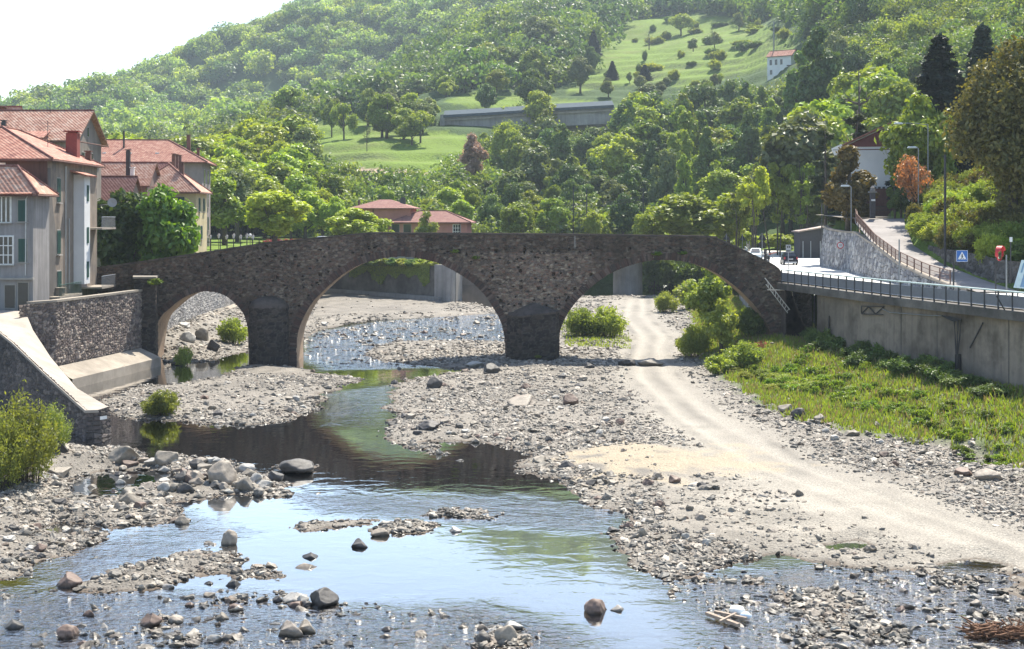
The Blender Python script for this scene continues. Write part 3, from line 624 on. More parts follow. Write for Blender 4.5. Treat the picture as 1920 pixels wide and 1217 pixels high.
# railing on the coping
RL = thing('road_railing', 'long grey railing with dark posts on top of the river wall', 'railing', (28, 100, 7.1))
GREYM = plain('galvanised_grey', (0.33, 0.35, 0.38), 0.45, 0.3); RAILT = plain('pale_rail_paint', (0.55, 0.66, 0.62), 0.45); PANM = plain('grey_railing_mesh', (0.16, 0.17, 0.19), 0.6)
DARKM = plain('dark_metal', (0.045, 0.045, 0.05), 0.5, 0.2)
al = lambda s, o: (float(np.interp(s, np.arange(5), [p[0] for p in pw])) - o, float(np.interp(s, np.arange(5), [p[1] for p in pw])))
sv_ = []; acc = 0; last = None
for s in np.linspace(0.02, 4, 3000):
    q = al(s, 0.25)
    if last is None or math.dist(q, last) >= 1.55: sv_.append(s); last = q
for i, s in enumerate(sv_):
    x, y = al(s, 0.25); m = MB(); m.box((x, y, 7.12 + 0.57), (0.09, 0.12, 1.14)); m.build('post', DARKM, RL)
    if i + 1 < len(sv_):
        x2, y2 = al(sv_[i + 1], 0.25); m = MB(); m.bar((x, y, 7.12 + 0.56), (x2, y2, 7.12 + 0.56), 0.03, 0.74); m.build('infill_panel', PANM, RL)
m = MB(); m.tube([(*al(s, 0.25), 7.12 + 1.17) for s in sv_], 0.055, 8); m.build('top_rail', RAILT, RL)
m = MB(); m.tube([(*al(s, 0.25), 7.12 + 0.20) for s in sv_], 0.03, 6); m.build('bottom_rail', GREYM, RL)

# ramp wall (polygonal stone), fence on it
RW = thing('stone_ramp_wall', 'light grey rubble stone wall carrying the driveway ramp', 'wall', (34, 130, 7))
rw = [(34.9, 106.2), (34.3, 108.6), (33.6, 112.7), (33.2, 119.5), (33.9, 130), (35.4, 143), (36.1, 150), (36.3, 158), (36.9, 164), (38.6, 167.5)]
rt = [7.3, 7.52, 8.05, 8.92, 10.3, 11.35, 11.3, 11.5, 11.8, 11.9]
masonry('wall_face', rw[::-1], 7.0, rt[::-1], parent=RW, cell=(0.6, 0.5), relief=0.1, pal=((.34, .33, .33), (.26, .26, .27), (.42, .41, .40), (.22, .22, .24)), mortar=(.13, .125, .12), grid=0.12, batter=0.12, seed=23)
m = MB(); slab_along(m, rw[::-1], [z - 0.02 for z in rt[::-1]], [z + 0.14 for z in rt[::-1]], 0.4, 0.12); m.build('coping', CONC_L, RW)
RF = thing('driveway_fence', 'rusty slim metal fence following the edge of the ramp', 'fence', (34, 130, 9))
RUST = rough_mat('rusty_brown_metal', (0.10, 0.06, 0.05), (0.22, 0.13, 0.1), 6, 0.8, 0.2, 30)
fd = np.linspace(108.8, 146.5, 23)
fpt = [(float(ld(RAMPL, d)) + 0.12, float(d), float(rampz(d)) + 0.05) for d in fd]
for p in fpt:
    m = MB(); m.box((p[0], p[1], p[2] + 0.5), (0.08, 0.08, 1.05)); m.build('post', RUST, RF)
for h_ in (1.0, 0.62, 0.25):
    m = MB(); m.tube([(a, b, c + h_) for a, b, c in fpt], 0.035 if h_ > 0.9 else 0.025, 6); m.build('rail', RUST, RF)
m = MB()
for i in range(len(fpt) - 1):
    for k in range(1, 10):
        u = k / 10; q = Vector(fpt[i]).lerp(Vector(fpt[i + 1]), u); m.bar(q + Vector((0, 0, .25)), q + Vector((0, 0, 1.0)), 0.018)
m.build('bar_infill', RUST, RF)
# bank wall on the far side of the drive
BW = thing('bank_wall', 'dark overgrown stone wall at the foot of the hedge bank by the drive', 'wall', (38, 110, 8))
bw = [(52, 78), (44, 92), (39.4, 103), (38.2, 108.6), (37.95, 112.7), (37.4, 119.5), (37.8, 126)]
masonry('wall_face', bw[::-1], [9.6, 8.8, 7.9, 7.4, 7.1, 7.1, 7.1], [10.4, 10.2, 9.9, 9.6, 9.4, 9.4, 9.6], parent=BW, cell=(0.6, 0.35), relief=0.08, pal=((.12, .115, .11), (.09, .085, .08), (.16, .15, .14)), mortar=(.1, .095, .09), grid=0.14, seed=29)

# ---------------------------------------------------------------- left bank walls
LW = thing('stone_river_wall', 'brown stone embankment wall with pale coping below the houses', 'wall', (-34, 112, 0))
lw = [(-36.2, 101.8), (-35.75, 103.2), (-34.7, 105.5), (-33.6, 112.5), (-32.4, 121.2)]
masonry('wall_face', lw, 0.6, 6.45, parent=LW, cell=(0.42, 0.22), relief=0.09, pal=((.20, .155, .135), (.15, .12, .11), (.26, .21, .18), (.12, .10, .095), (.31, .26, .22)), mortar=(.15, .125, .11), grid=0.085, seed=33)
m = MB(); slab_along(m, lw[1:], 6.45, 6.62, 0.5, 0.1); m.build('coping', CONC_L, LW)
m = MB(); ledge = [(-34.5, 104.3), (-33.9, 108), (-33.1, 113), (-32.0, 120.6)]
n = len(ledge); vs = []
for x, y in ledge: vs += [(x - .3, y, 1.55), (x + 0.75, y - 0.1, 1.1), (x + 1.5, y - 0.2, 0.75), (x + 1.55, y - .2, -0.6)]
m.add(vs, [(4 * i + k, 4 * i + 4 + k, 4 * i + 5 + k, 4 * i + 1 + k) for i in range(n - 1) for k in range(3)] + [(4 * n - 4, 4 * n - 3, 4 * n - 2, 4 * n - 1)])
m.build('footing_ledge', CONC_L, LW)
m = MB(); m.box((-31.75, 113.0, 0.35), (0.2, 0.55, 0.9), rz=R(-8)); m.build('drain_slot', DARKM, LW)
WW = thing('wing_wall', 'sloping stone wing wall with broad pale concrete top running down to the pool', 'wall', (-30, 90, 2))
wn = [(-52, 104.2), (-44.5, 102.0), (-37.6, 99.0), (-33.5, 93.5), (-29.2, 87.0), (-25.6, 81.9), (-24.7, 80.7), (-24.0, 80.9), (-23.75, 81.8)]
wz = [6.2, 6.1, 5.6, 4.4, 3.1, 1.95, 1.66, 1.66, 1.7]
masonry('wall_face', wn, -0.6, wz, parent=WW, cell=(0.5, 0.25), relief=0.07, pal=((.12, .10, .095), (.09, .08, .075), (.16, .135, .12)), mortar=(.09, .08, .075), grid=0.09, seed=37, batter=0.06)
inner = [(-52, 106), (-44.5, 104.5), (-36.3, 103.4), (-34.9, 101.0), (-32.2, 96.8), (-27.8, 88.6), (-24.2, 82.6), (-23.85, 82.1), (-23.75, 81.8)]
m = MB(); n = len(wn)
ov = [((a[0] * 1.0 - 0.12), (a[1] - 0.1)) for a in wn]
m.add([(*ov[i], wz[i]) for i in range(n)] + [(*inner[i], wz[i] + (0.3 if 1 < i < 4 else 0.02)) for i in range(n)] + [(*ov[i], wz[i] - 0.16) for i in range(n)] , [(i, i + 1, n + i + 1, n + i) for i in range(n - 1)] + [(i, i + 1, 2 * n + i + 1, 2 * n + i) for i in range(n - 1)])
m.build('concrete_top', rough_mat('bright_concrete', (0.30, 0.265, 0.225), (0.42, 0.37, 0.32), 0.8, 0.9, 0.3, 12, stain=0.2), WW)
masonry('rear_face', inner[::-1][:-2], -0.6, [z + 0.02 for z in wz[::-1][:-2]], parent=WW, cell=(0.5, 0.25), relief=0.05, pal=((.2, .16, .14), (.15, .12, .11)), mortar=(.14, .12, .1), grid=0.12, seed=38)
m = MB(); m.add([(-23.66, 81.0, 1.1), (-23.95, 80.6, 1.1), (-23.95, 80.6, 1.3), (-23.66, 81.0, 1.3)], [(0, 1, 2, 3)]); m.build('plate', WHITEP, WW)
UW = thing('stone_river_wall', 'grey squared stone embankment wall seen through the small left arch', 'wall', (-35, 155, 0))
masonry('wall_face', [(-34.4, 128.4), (-34.5, 140), (-35.0, 160), (-35.2, 186), (-34, 238)], -0.2, [7.6, 7.8, 8.0, 8.2, 8.2], parent=UW, cell=(0.5, 0.26), relief=0.07, pal=((.33, .32, .31), (.25, .24, .24), (.4, .38, .36)), mortar=(.2, .19, .18), grid=0.13, seed=43)
m = MB(); slab_along(m, [(-34.4, 128.4), (-34.5, 140), (-35.0, 160), (-35.2, 186), (-34, 238)], [7.6, 7.8, 8.0, 8.2, 8.2], [7.8, 8.0, 8.2, 8.4, 8.4], 0.5, 0.08); m.build('coping', CONC_L, UW)
m = MB(); slab_along(m, [(-33.6, 147), (-34.0, 165), (-34.2, 186)], -0.2, [1.9, 2.0, 2.2], 0.8, 0.25); m.build('footing_ledge', CONC_L, UW)

# ---------------------------------------------------------------- road bridge behind (mostly hidden)
MBR = thing('concrete_road_bridge', 'grey concrete road bridge behind the arches with round pier', 'bridge', (5, 222, 0))
CONC_M = rough_mat('cool_grey_concrete', (0.28, 0.27, 0.26), (0.42, 0.40, 0.38), 0.5, 0.85, 0.2, 9, stain=0.2, vstreak=0.25)
m = MB(); m.lathe([(2.45, -0.5), (2.45, 6.2)], (X(1177, 232), 232, 0), 24); m.build('pier', CONC_M, MBR, smooth=False)
m = MB(); dk = [(-34, 240), (-9, 214), (19.6, 232), (40.5, 245)]
slab_along(m, dk, 6.1, 7.4, 4.0, 4.0); m.build('deck', CONC_M, MBR)
m = MB(); aw = [(X(560, 238), 238.0), (X(700, 222), 222.0), (X(845, 205), 205.0)]
slab_along(m, aw, -0.5, 5.9, 1.0, 0.0); m.build('abutment_wall', CONC_D, MBR)
m = MB(); q = [(aw[2][0] - 2.4, aw[2][1] + 1.5), (aw[2][0] + 0.2, aw[2][1] - 0.3)]
slab_along(m, q, -0.5, 5.95, 0.9, 0.15); slab_along(m, [(aw[2][0] + .2, aw[2][1] - .3), (aw[2][0] + 1.4, aw[2][1] + 6)], -0.5, 5.9, 0.9, 0.1); m.build('wall_end', CONC_M, MBR)
m = MB(); slab_along(m, [(aw[0][0], aw[0][1] - .8), (aw[1][0], aw[1][1] - .8), (aw[2][0] - 1.5, aw[2][1] + .4)], -0.5, 1.15, 0.6, 0.5); m.build('footing_ledge', CONC_M, MBR)
FW = thing('embankment_wall', 'pale sloping concrete bank wall glimpsed through the middle arch', 'wall', (-8, 240, 0))
m = MB(); vs = [(-7.5, 214, -0.3), (-9.5, 262, -0.3), (-11.5, 262, 6.3), (-9.5, 214, 6.3), (12, 262, -0.3), (12, 264, 6)]
m.add(vs, [(0, 1, 2, 3), (1, 4, 5, 2)]); m.build('wall_face', CONC_L, FW)
# ---------------------------------------------------------------- stones
def ico(sub):
    bm = bmesh.new(); bmesh.ops.create_icosphere(bm, subdivisions=sub, radius=1); v = np.array([p.co for p in bm.verts]); f = np.array([[q.index for q in p.verts] for p in bm.faces]); bm.free(); return v, f
def stone_mat(name, pal, wet=0.06, rough=0.6, nscale=9):
    m, t = nt(name); geo = N(t, 'NewGeometry'); oi = N(t, 'ObjectInfo')
    ad = N(t, 'Math', operation='ADD'); L(t, geo.outputs['Random Per Island'], ad.inputs[0]); L(t, oi.outputs['Random'], ad.inputs[1])
    fr = N(t, 'Math', operation='FRACT'); L(t, ad.outputs[0], fr.inputs[0])
    r = ramp(t, fr.outputs[0], [(i / (len(pal) - 1), c) for i, c in enumerate(pal)]); r.color_ramp.interpolation = 'LINEAR'
    no = N(t, 'TexNoise', Scale=nscale, Detail=7.0, Roughness=0.7); L(t, geo.outputs['Position'], no.inputs['Vector'])
    rn = ramp(t, no.outputs['Fac'], [(0.3, (0.7,) * 3), (0.7, (1.25,) * 3)])
    mx = N(t, 'MixRGB', blend_type='MULTIPLY'); mx.inputs[0].default_value = 1; L(t, r.outputs[0], mx.inputs[1]); L(t, rn.outputs[0], mx.inputs[2])
    sp = N(t, 'SeparateXYZ'); L(t, geo.outputs['Position'], sp.inputs[0])
    az = N(t, 'Math', operation='MULTIPLY_ADD'); az.inputs[1].default_value = 0.12; L(t, no.outputs['Fac'], az.inputs[0]); L(t, sp.outputs[2], az.inputs[2])
    mw = N(t, 'MapRange'); mw.inputs['From Min'].default_value = wet + 0.03; mw.inputs['From Max'].default_value = wet + 0.13; mw.inputs['To Min'].default_value = 0.32; L(t, az.outputs[0], mw.inputs['Value'])
    m2 = N(t, 'MixRGB', blend_type='MULTIPLY'); m2.inputs[0].default_value = 1; L(t, mx.outputs[0], m2.inputs[1]); L(t, mw.outputs[0], m2.inputs[2])
    b = N(t, 'BsdfPrincipled'); L(t, m2.outputs[0], b.inputs['Base Color'])
    mr = N(t, 'MapRange'); mr.inputs['From Min'].default_value = 0.32; mr.inputs['From Max'].default_value = 1; mr.inputs['To Min'].default_value = 0.38; mr.inputs['To Max'].default_value = rough; L(t, mw.outputs[0], mr.inputs['Value']); L(t, mr.outputs[0], b.inputs['Roughness'])
    b.inputs['Specular IOR Level'].default_value = 0.3
    bp = N(t, 'Bump', Strength=0.5, Distance=0.03); L(t, no.outputs['Fac'], bp.inputs['Height']); L(t, bp.outputs[0], b.inputs['Normal'])
    o = N(t, 'OutputMaterial'); L(t, b.outputs[0], o.inputs[0]); return m
PAL = [(.25, .22, .18), (.11, .105, .095), (.37, .325, .27), (.06, .057, .053), (.29, .26, .215), (.17, .13, .10), (.48, .43, .36), (.085, .085, .082), (.24, .21, .175), (.13, .11, .09)]
PEB = stone_mat('river_cobbles', PAL)
def rand_rot(n, r, tilt=0.35):
    a = r.uniform(0, 2 * np.pi, n); tx = r.normal(0, tilt, n); ty = r.normal(0, tilt, n)
    ca, sa, cx, sx, cy, sy = np.cos(a), np.sin(a), np.cos(tx), np.sin(tx), np.cos(ty), np.sin(ty); O = np.zeros(n); I = np.ones(n)
    Rz = np.stack([np.stack([ca, -sa, O], -1), np.stack([sa, ca, O], -1), np.stack([O, O, I], -1)], 1)
    Rx = np.stack([np.stack([I, O, O], -1), np.stack([O, cx, -sx], -1), np.stack([O, sx, cx], -1)], 1)
    Ry = np.stack([np.stack([cy, O, sy], -1), np.stack([O, I, O], -1), np.stack([-sy, O, cy], -1)], 1)
    return Rx @ Ry @ Rz
def scatter_positions(n, dmin, dmax, r, pmin=-160, pmax=2080):
    d = dmin * (dmax / dmin) ** r.uniform(0, 1, n); px = r.uniform(pmin, pmax, n); return X(px, d), d, px
def stone_density(x, y, z):
    tr = segdist(x, y, TRW, False)
    q = sstep(tr, 1.6, 4.5); q = q * np.where(sdf(x, y, SANDW) > -0.3, 0.03, 1)
    clump = sstep(fbm(x / 3.5, y / 3.5, 3, 123), 0.30, 0.55)
    q = q * (0.25 + 0.75 * clump)
    q = q * np.where(sdf(x, y, GRW) > 0.2, 0.03, 1)
    shallow = sstep(z, -0.14, 0.03); cl2 = sstep(fbm(x / 2.2, y / 2.2, 3, 223), .47, .6); q = q * np.clip(0.004 + shallow * (0.25 + .75 * (z > 0.0)) * np.where(z < 0.0, cl2, 1), 0, 1)
    plain_ = inpoly(CX + x * F / y, HY + H * F / y, [(1240, 880), (1500, 890), (1920, 1030), (2100, 1090), (1500, 1060), (1250, 1000)]); q = q * np.where(plain_, 0.13, 1); bars_ = inpoly(CX + x * F / y, HY + H * F / y, [(436, 694), (480, 680), (560, 684), (650, 702), (560, 708), (470, 706)]); q = q * np.where(bars_, 0.06, 1)
    q = q * np.where((y > 128) & inpoly(CX + x * F / y, HY + H * F / y, [(590, 598), (600, 555), (850, 572), (820, 592)]), 0.05, 1)
    rfm = np.zeros(x.shape)
    for p in RIFW: rfm = np.maximum(rfm, sstep(sdf(x, y, p), -.5, 2))
    q = np.maximum(q, rfm * (z < .1) * (.12 + .30 * (y > 125) + .58 * sstep(fbm(x / 2.0, y / 1.2, 3, 323), .42, .56)))
    ins = sdf(x, y, CORR) > 0.25; return q * ins
def stone_field(name, n, dmin, dmax, smin, smax, base, r, lab):
    x, y, px = scatter_positions(n, dmin, dmax, r); z = bed_z(x, y, False)
    k = r.uniform(0, 1, n) < stone_density(x, y, z); x, y, z = x[k], y[k], z[k]; n = len(x)
    s = smin * (smax / smin) ** (r.uniform(0, 1, n) ** 1.8) / 2
    bv, bf = base; V = np.repeat(bv[None], n, 0) * (1 + r.uniform(-0.30, 0.30, (n, len(bv), 1)))
    V = V * np.stack([s * r.uniform(0.9, 1.5, n), s * r.uniform(0.7, 1.1, n), s * r.uniform(0.32, 0.75, n)], -1)[:, None, :]
    V = np.einsum('nij,nkj->nki', rand_rot(n, r), V)
    V = V + np.stack([x, y, z + s * 0.04], -1)[:, None, :]
    Fc = bf[None] + (np.arange(n) * len(bv))[:, None, None]
    o = npmesh(name, V.reshape(-1, 3), Fc.reshape(-1, bf.shape[1]), PEB, smooth=False)
    tag(o, lab, 'stones', kind='stuff'); print(name, n)
rs = np.random.default_rng(3)
stone_field('river_gravel', 280000, 38, 130, 0.06, 0.24, ico(1), rs, 'small pale stones and gravel strewn over the riverbed')
stone_field('distant_cobbles', 60000, 118, 245, 0.22, 0.6, ico(1), rs, 'grey stones covering the riverbed beyond the bridge')
stone_field('river_cobbles', 46000, 40, 135, 0.16, 0.46, ico(2), rs, 'grey river cobbles lying thick along the water')

# large single rocks
ROCKM = {k: stone_mat('rock_' + k, p, nscale=5) for k, p in dict(grey=[(.19, .17, .14), (.27, .235, .19), (.15, .14, .125)], dark=[(.06, .056, .055), (.09, .085, .08), (.075, .07, .07)], tan=[(.24, .205, .17), (.29, .25, .205), (.2, .175, .15)], red=[(.15, .105, .085), (.19, .135, .11), (.12, .085, .07)], pale=[(.33, .32, .29), (.4, .38, .35), (.3, .285, .26)]).items()}
ROCKT = []
bv, bf = ico(4)
for i in range(10):
    r_ = np.random.default_rng(70 + i); v = bv.copy()
    for k in range(11):          # chop flat facets
        nrm = r_.normal(size=3); nrm /= np.linalg.norm(nrm); h_ = r_.uniform(0.6, 0.9); dd = v @ nrm; v = v - np.outer(np.clip(dd - h_, 0, None) * 1.0, nrm)
    v = v * (1 + 0.34 * (fbm(bv[:, 0] * 1.6 + 3 * i + bv[:, 2] * 1.3, bv[:, 1] * 1.6 + bv[:, 2], 4, i)[:, None] - 0.45) + 0.12 * (fbm(bv[:, 0] * 7 + bv[:, 2] * 5, bv[:, 1] * 7 + bv[:, 2] * 3, 3, i + 5)[:, None] - 0.45))
    ROCKT.append(v)
ROCKME = {}
def rock(px, py, wpx, hpx, mat='grey', label=None, group='loose rocks on the riverbed', zb=None, d=None):
    if d is None:
        d = H * F / (py - HY)
        for _ in range(4): d = (H - float(bed_z(np.array([X(px, d)]), np.array([d]), False)[0])) * F / (py - HY)
    x = X(px, d); z = float(bed_z(np.array([x]), np.array([d]), False)[0]) if zb is None else zb
    i = random.randrange(10); key = (i, mat)
    if key not in ROCKME:
        o = npmesh('rock', ROCKT[i], bf, ROCKM[mat], smooth=True); ROCKME[key] = o.data
    else: o = link(bpy.data.objects.new('rock', ROCKME[key]))
    w_ = wpx / F * d / 1.75; h_ = hpx / F * d / 1.5
    o.location = (x, d + w_ * 0.5, max(z, -0.12) + h_ * 0.42); o.scale = (w_, w_ * random.uniform(0.75, 1.05), h_); o.rotation_euler = (random.uniform(-.2, .2), random.uniform(-.2, .2), random.choice((0, math.pi)) + random.uniform(-.5, .5))
    ORG[o.name] = (0, 0, 0); return tag(o, label, 'rock', group)
MANUAL_ROCKS = [
 (228, 866, 52, 32, 'grey', 'broad rounded boulder, largest in the line of stones below the wing wall end'), (285, 872, 36, 14, 'pale', 'low pale slab stone beside the broad rounded boulder'), (108, 845, 40, 18, 'tan', 'flat tan stone against the green bush by the wing wall'),
 (104, 872, 36, 28, 'dark', 'two toned dark stone just below the bush by the wing wall'), (106, 893, 44, 18, 'grey', 'long leaning stone at the edge of the brown puddle'), (312, 880, 44, 30, 'grey', 'jagged grey boulder in the middle of the rock heap at lower left'),
 (362, 908, 32, 22, 'tan', 'brown squat stone left of the tallest boulder in the rock heap'), (417, 908, 52, 42, 'tan', 'tallest brown boulder of the rock heap beside the dark pool'), (458, 922, 36, 30, 'grey', 'round boulder at the right end of the rock heap'), (482, 908, 26, 24, 'pale', 'pale stone behind the round boulder of the rock heap'),
 (345, 925, 34, 18, 'dark', 'dark slab leaning in the rock heap above the blue water'), (240, 945, 34, 24, 'grey', 'dark split stone left of the rock heap at the water edge'), (560, 887, 66, 24, 'dark', 'black and white rock alone in the dark pool'), (428, 1024, 26, 32, 'tan', 'upright brown stone on the tip of the small gravel island'),
 (342, 985, 28, 18, 'grey', 'small pointed stone standing in blue water below the rock heap'), (126, 1102, 46, 28, 'red', 'reddish boulder in the shallows at left'), (606, 1140, 50, 34, 'dark', 'rounded dark boulder in the riffle left of centre'), (552, 1130, 44, 18, 'pale', 'pale flat stones beside the rounded dark boulder'),
 (282, 1176, 38, 26, 'red', 'brown boulder among white stones in the riffle at lower left'), (124, 1200, 40, 28, 'red', 'wet brown boulder near the bottom left corner'), (540, 1200, 46, 36, 'tan', 'tan topped boulder with black wet side at the bottom'), (572, 1192, 34, 30, 'grey', 'round grey boulder right of the tan topped boulder'),
 (22, 1190, 36, 24, 'dark', 'dark boulder at the left edge of the bottom riffle'), (328, 1172, 30, 18, 'tan', 'smooth beige stone in the bottom riffle'), (436, 1106, 30, 18, 'dark', 'low dark stone in blue water under the gravel island'), (582, 1060, 34, 16, 'dark', 'dark curved stone on the pair in blue water'), (576, 1076, 42, 14, 'tan', 'pale lower stone of the pair in blue water'),
 (1118, 1163, 40, 34, 'red', 'brown boulder alone in the water at bottom centre'), (1160, 1160, 28, 16, 'pale', 'small pale stones right of the brown boulder'), (948, 1204, 40, 32, 'grey', 'big grey boulder at the bottom edge near the middle'), (905, 1208, 26, 22, 'dark', 'small dark stone left of the big grey boulder'), (962, 1182, 36, 16, 'pale', 'pale flat stone behind the big grey boulder'),
 (672, 1038, 36, 22, 'dark', 'dark spiky stone in the pale blue water'), (852, 1004, 26, 16, 'pale', 'white stone alone in the green water'), (710, 1006, 36, 14, 'tan', 'pinkish flat stone left of the white stone in the water'), (978, 760, 54, 18, 'tan', 'long tan boulder in the middle of the gravel bar'), (1068, 760, 30, 22, 'red', 'dark brown boulder right of the long tan boulder'),
 (920, 700, 32, 18, 'dark', 'dark boulder at the tip of the gravel bar before the middle pier'), (886, 690, 34, 10, 'pale', 'pale slab beside the dark boulder before the middle pier'), (814, 728, 30, 20, 'dark', 'dark boulder on the left shoulder of the gravel bar'), (800, 806, 40, 16, 'dark', 'black stone on the inlet edge of the gravel bar'), (1176, 686, 32, 14, 'dark', 'dark smooth boulder lying left across the dirt track'), (1222, 686, 48, 15, 'grey', 'long smooth boulder lying right across the dirt track'),
 (1105, 690, 18, 10, 'dark', 'small dark stone in the bridge shadow near the track'), (1475, 772, 26, 15, 'tan', 'tan block among the stones along the grassy bank'), (1500, 782, 28, 18, 'dark', 'bluish dark block among the stones along the grassy bank'), (1540, 790, 24, 14, 'grey', 'grey block right of the bluish dark block'), (1598, 818, 26, 12, 'grey', 'grey slab by the grass edge'),
 (1856, 900, 52, 20, 'tan', 'broad tan rock by the muddy puddle at far right'), (1812, 892, 34, 16, 'red', 'reddish flat rock left of the broad tan rock'), (1062, 880, 30, 16, 'dark', 'dark stone at the corner of the sand patch'), (1012, 868, 28, 14, 'grey', 'grey stone at the water edge beside the brown inlet'), (1790, 700, 26, 12, 'tan', 'pinkish stone in the weeds below the concrete wall'),
 (352, 664, 30, 20, 'pale', 'pale boulder in the heap under the small left arch'), (330, 684, 22, 16, 'grey', 'lowest boulder of the heap under the small left arch'), (378, 652, 26, 24, 'grey', 'steep grey boulder of the heap under the small left arch'), (398, 660, 24, 22, 'dark', 'dark boulder of the heap under the small left arch'), (345, 648, 20, 12, 'pale', 'topmost pale boulder of the heap under the small left arch'), (1150, 968 + 30, 20, 10, 'dark', 'small black stone off the gravel point')]
for (a, b, c_, d_, mt, lb) in MANUAL_ROCKS: rock(a, b, c_, d_, mt, lb)
def inpx(px, py, poly): return bool(inpoly(np.array([px]), np.array([py]), poly)[0])
RZ = [('rock among the cobbles on the gravel bar before the middle pier', [(740, 720), (900, 690), (1180, 700), (1180, 800), (1080, 860), (980, 850), (860, 830), (720, 815)], 60, (12, 24)),
      ('rock among the stones beside the pool on the left gravel bar', [(200, 775), (300, 730), (600, 715), (640, 712), (580, 775), (440, 792)], 30, (12, 22)),
      ('rock in the stony bank at the lower left', [(0, 920), (60, 860), (260, 870), (480, 900), (540, 925), (330, 960), (180, 1000), (0, 1080)], 42, (14, 30)),
      ('rock in the boulder heap between the brown puddle and the dark pool', [(210, 875), (300, 862), (440, 868), (560, 922), (440, 925), (330, 955), (230, 960), (310, 905)], 34, (22, 42)),
      ('rock breaking the shallow riffle at the bottom of the picture', [(0, 1110), (400, 1095), (700, 1150), (1000, 1170), (980, 1215), (0, 1215)], 46, (16, 34)),
      ('rock on the cobble shore right of the brown inlet', [(1000, 890), (1120, 880), (1320, 900), (1360, 1020), (1220, 1050), (1140, 960)], 36, (14, 28)),
      ('rock in the shallows at the bottom right', [(1500, 1140), (1700, 1110), (1910, 1100), (1910, 1210), (1600, 1210)], 26, (16, 32)),
      ('rock in the band of stones along the grassy bank', [(1380, 735), (1500, 790), (1700, 840), (1880, 890), (1900, 930), (1650, 870), (1480, 810)], 30, (12, 22)),
      ('rock in the stony rapids seen through the middle arch', [(600, 610), (930, 590), (940, 660), (760, 670), (640, 660)], 34, (9, 16))]
for lb, poly, n, (s0, s1) in RZ:
    xs = [p[0] for p in poly]; ys = [p[1] for p in poly]; c_ = 0
    while c_ < n:
        a, b = random.uniform(min(xs), max(xs)), random.uniform(min(ys), max(ys))
        if inpx(a, b, poly):
            w_ = .8 * random.uniform(s0, s1); rock(a, b, w_, w_ * random.uniform(0.4, 0.7), random.choice(['grey', 'grey', 'tan', 'dark', 'pale', 'red']), lb, lb.replace('rock', 'rocks', 1)); c_ += 1

# odds and ends on the riverbed
WOOD = rough_mat('bleached_driftwood', (0.22, 0.17, 0.13), (0.4, 0.33, 0.27), 5, 0.85, 0.3, 25)
dl = thing('driftwood_log', 'grey weathered log lying in the grass at the right edge', 'log', tuple(P(1905, 806, 82)))
m = MB(); m.tube([P(1868, 812, 80), P(1900, 800, 81), P(1960, 780, 83)], [0.22, 0.3, 0.26], 9); m.build('trunk', WOOD, dl, smooth=True)
m = MB(); m.tube([P(1895, 800, 81), P(1885, 785, 81.2)], [0.1, 0.05], 6); m.build('branch_stub', WOOD, dl)
g0 = G(1368, 1160)
dr = thing('driftwood_raft', 'tangle of pale planks stuck in the water at the lower right', 'driftwood', tuple(g0))
m = MB(); m.bar(G(1325, 1150, .12), G(1385, 1172, .1), 0.14, 0.1); m.build('plank', WOOD, dr)
m = MB(); m.bar(G(1340, 1147, .15), G(1400, 1160, .16), 0.10, 0.08); m.build('plank', WOOD, dr)
m = MB(); m.bar(G(1350, 1165, .16), G(1380, 1150, .2), 0.08, 0.06); m.build('plank', WOOD, dr)
m = MB(); m.lathe([(0.02, 0), (0.2, 0.03), (0.27, 0.12), (0.2, 0.24), (0.03, 0.28)], G(1382, 1152, .05), 9); tag(m.build('white_bag', WHITEP, smooth=True, org=G(1382, 1152)), 'white plastic bag caught on the driftwood raft', 'bag')
m = MB(); m.lathe([(0.02, 0), (0.16, 0.03), (0.22, 0.09), (0.1, 0.2), (0.03, 0.22)], G(1398, 1160, .05), 9); tag(m.build('plastic_scrap', plain('pale_blue_plastic', (.6, .7, .8), .4), smooth=True, org=G(1398, 1160)), 'pale blue plastic scrap beside the white bag', 'litter')
m = MB(); q = G(1880, 1192)
for i in range(220):
    a = q + Vector((random.uniform(-1, 1), random.uniform(-.4, .4), random.uniform(-.05, .3))); m.bar(a, a + Vector((random.uniform(-.6, .6), random.uniform(-.3, .3), random.uniform(-.1, .2))), 0.035)
tag(m.build('flood_debris', rough_mat('rotten_brown_wood', (.10, .05, .03), (.22, .12, .07), 6, .9, .4, 20), org=q), 'reddish brown mound of flood debris at the bottom right corner', 'debris')
m = MB(); q = P(1418, 650, 117)
for i in range(26):
    a = q + Vector((random.uniform(-1.1, .8), random.uniform(-.4, .4), random.uniform(-.5, .35))); m.box(a, (random.uniform(.2, .6), .04, random.uniform(.1, .35)), rz=random.uniform(-1, 1), rx=random.uniform(-.6, .6))
tag(m.build('netting_scrap', plain('faded_orange_netting', (.42, .16, .07), .8), org=q), 'crumpled orange netting below the right end of the arch', 'netting')
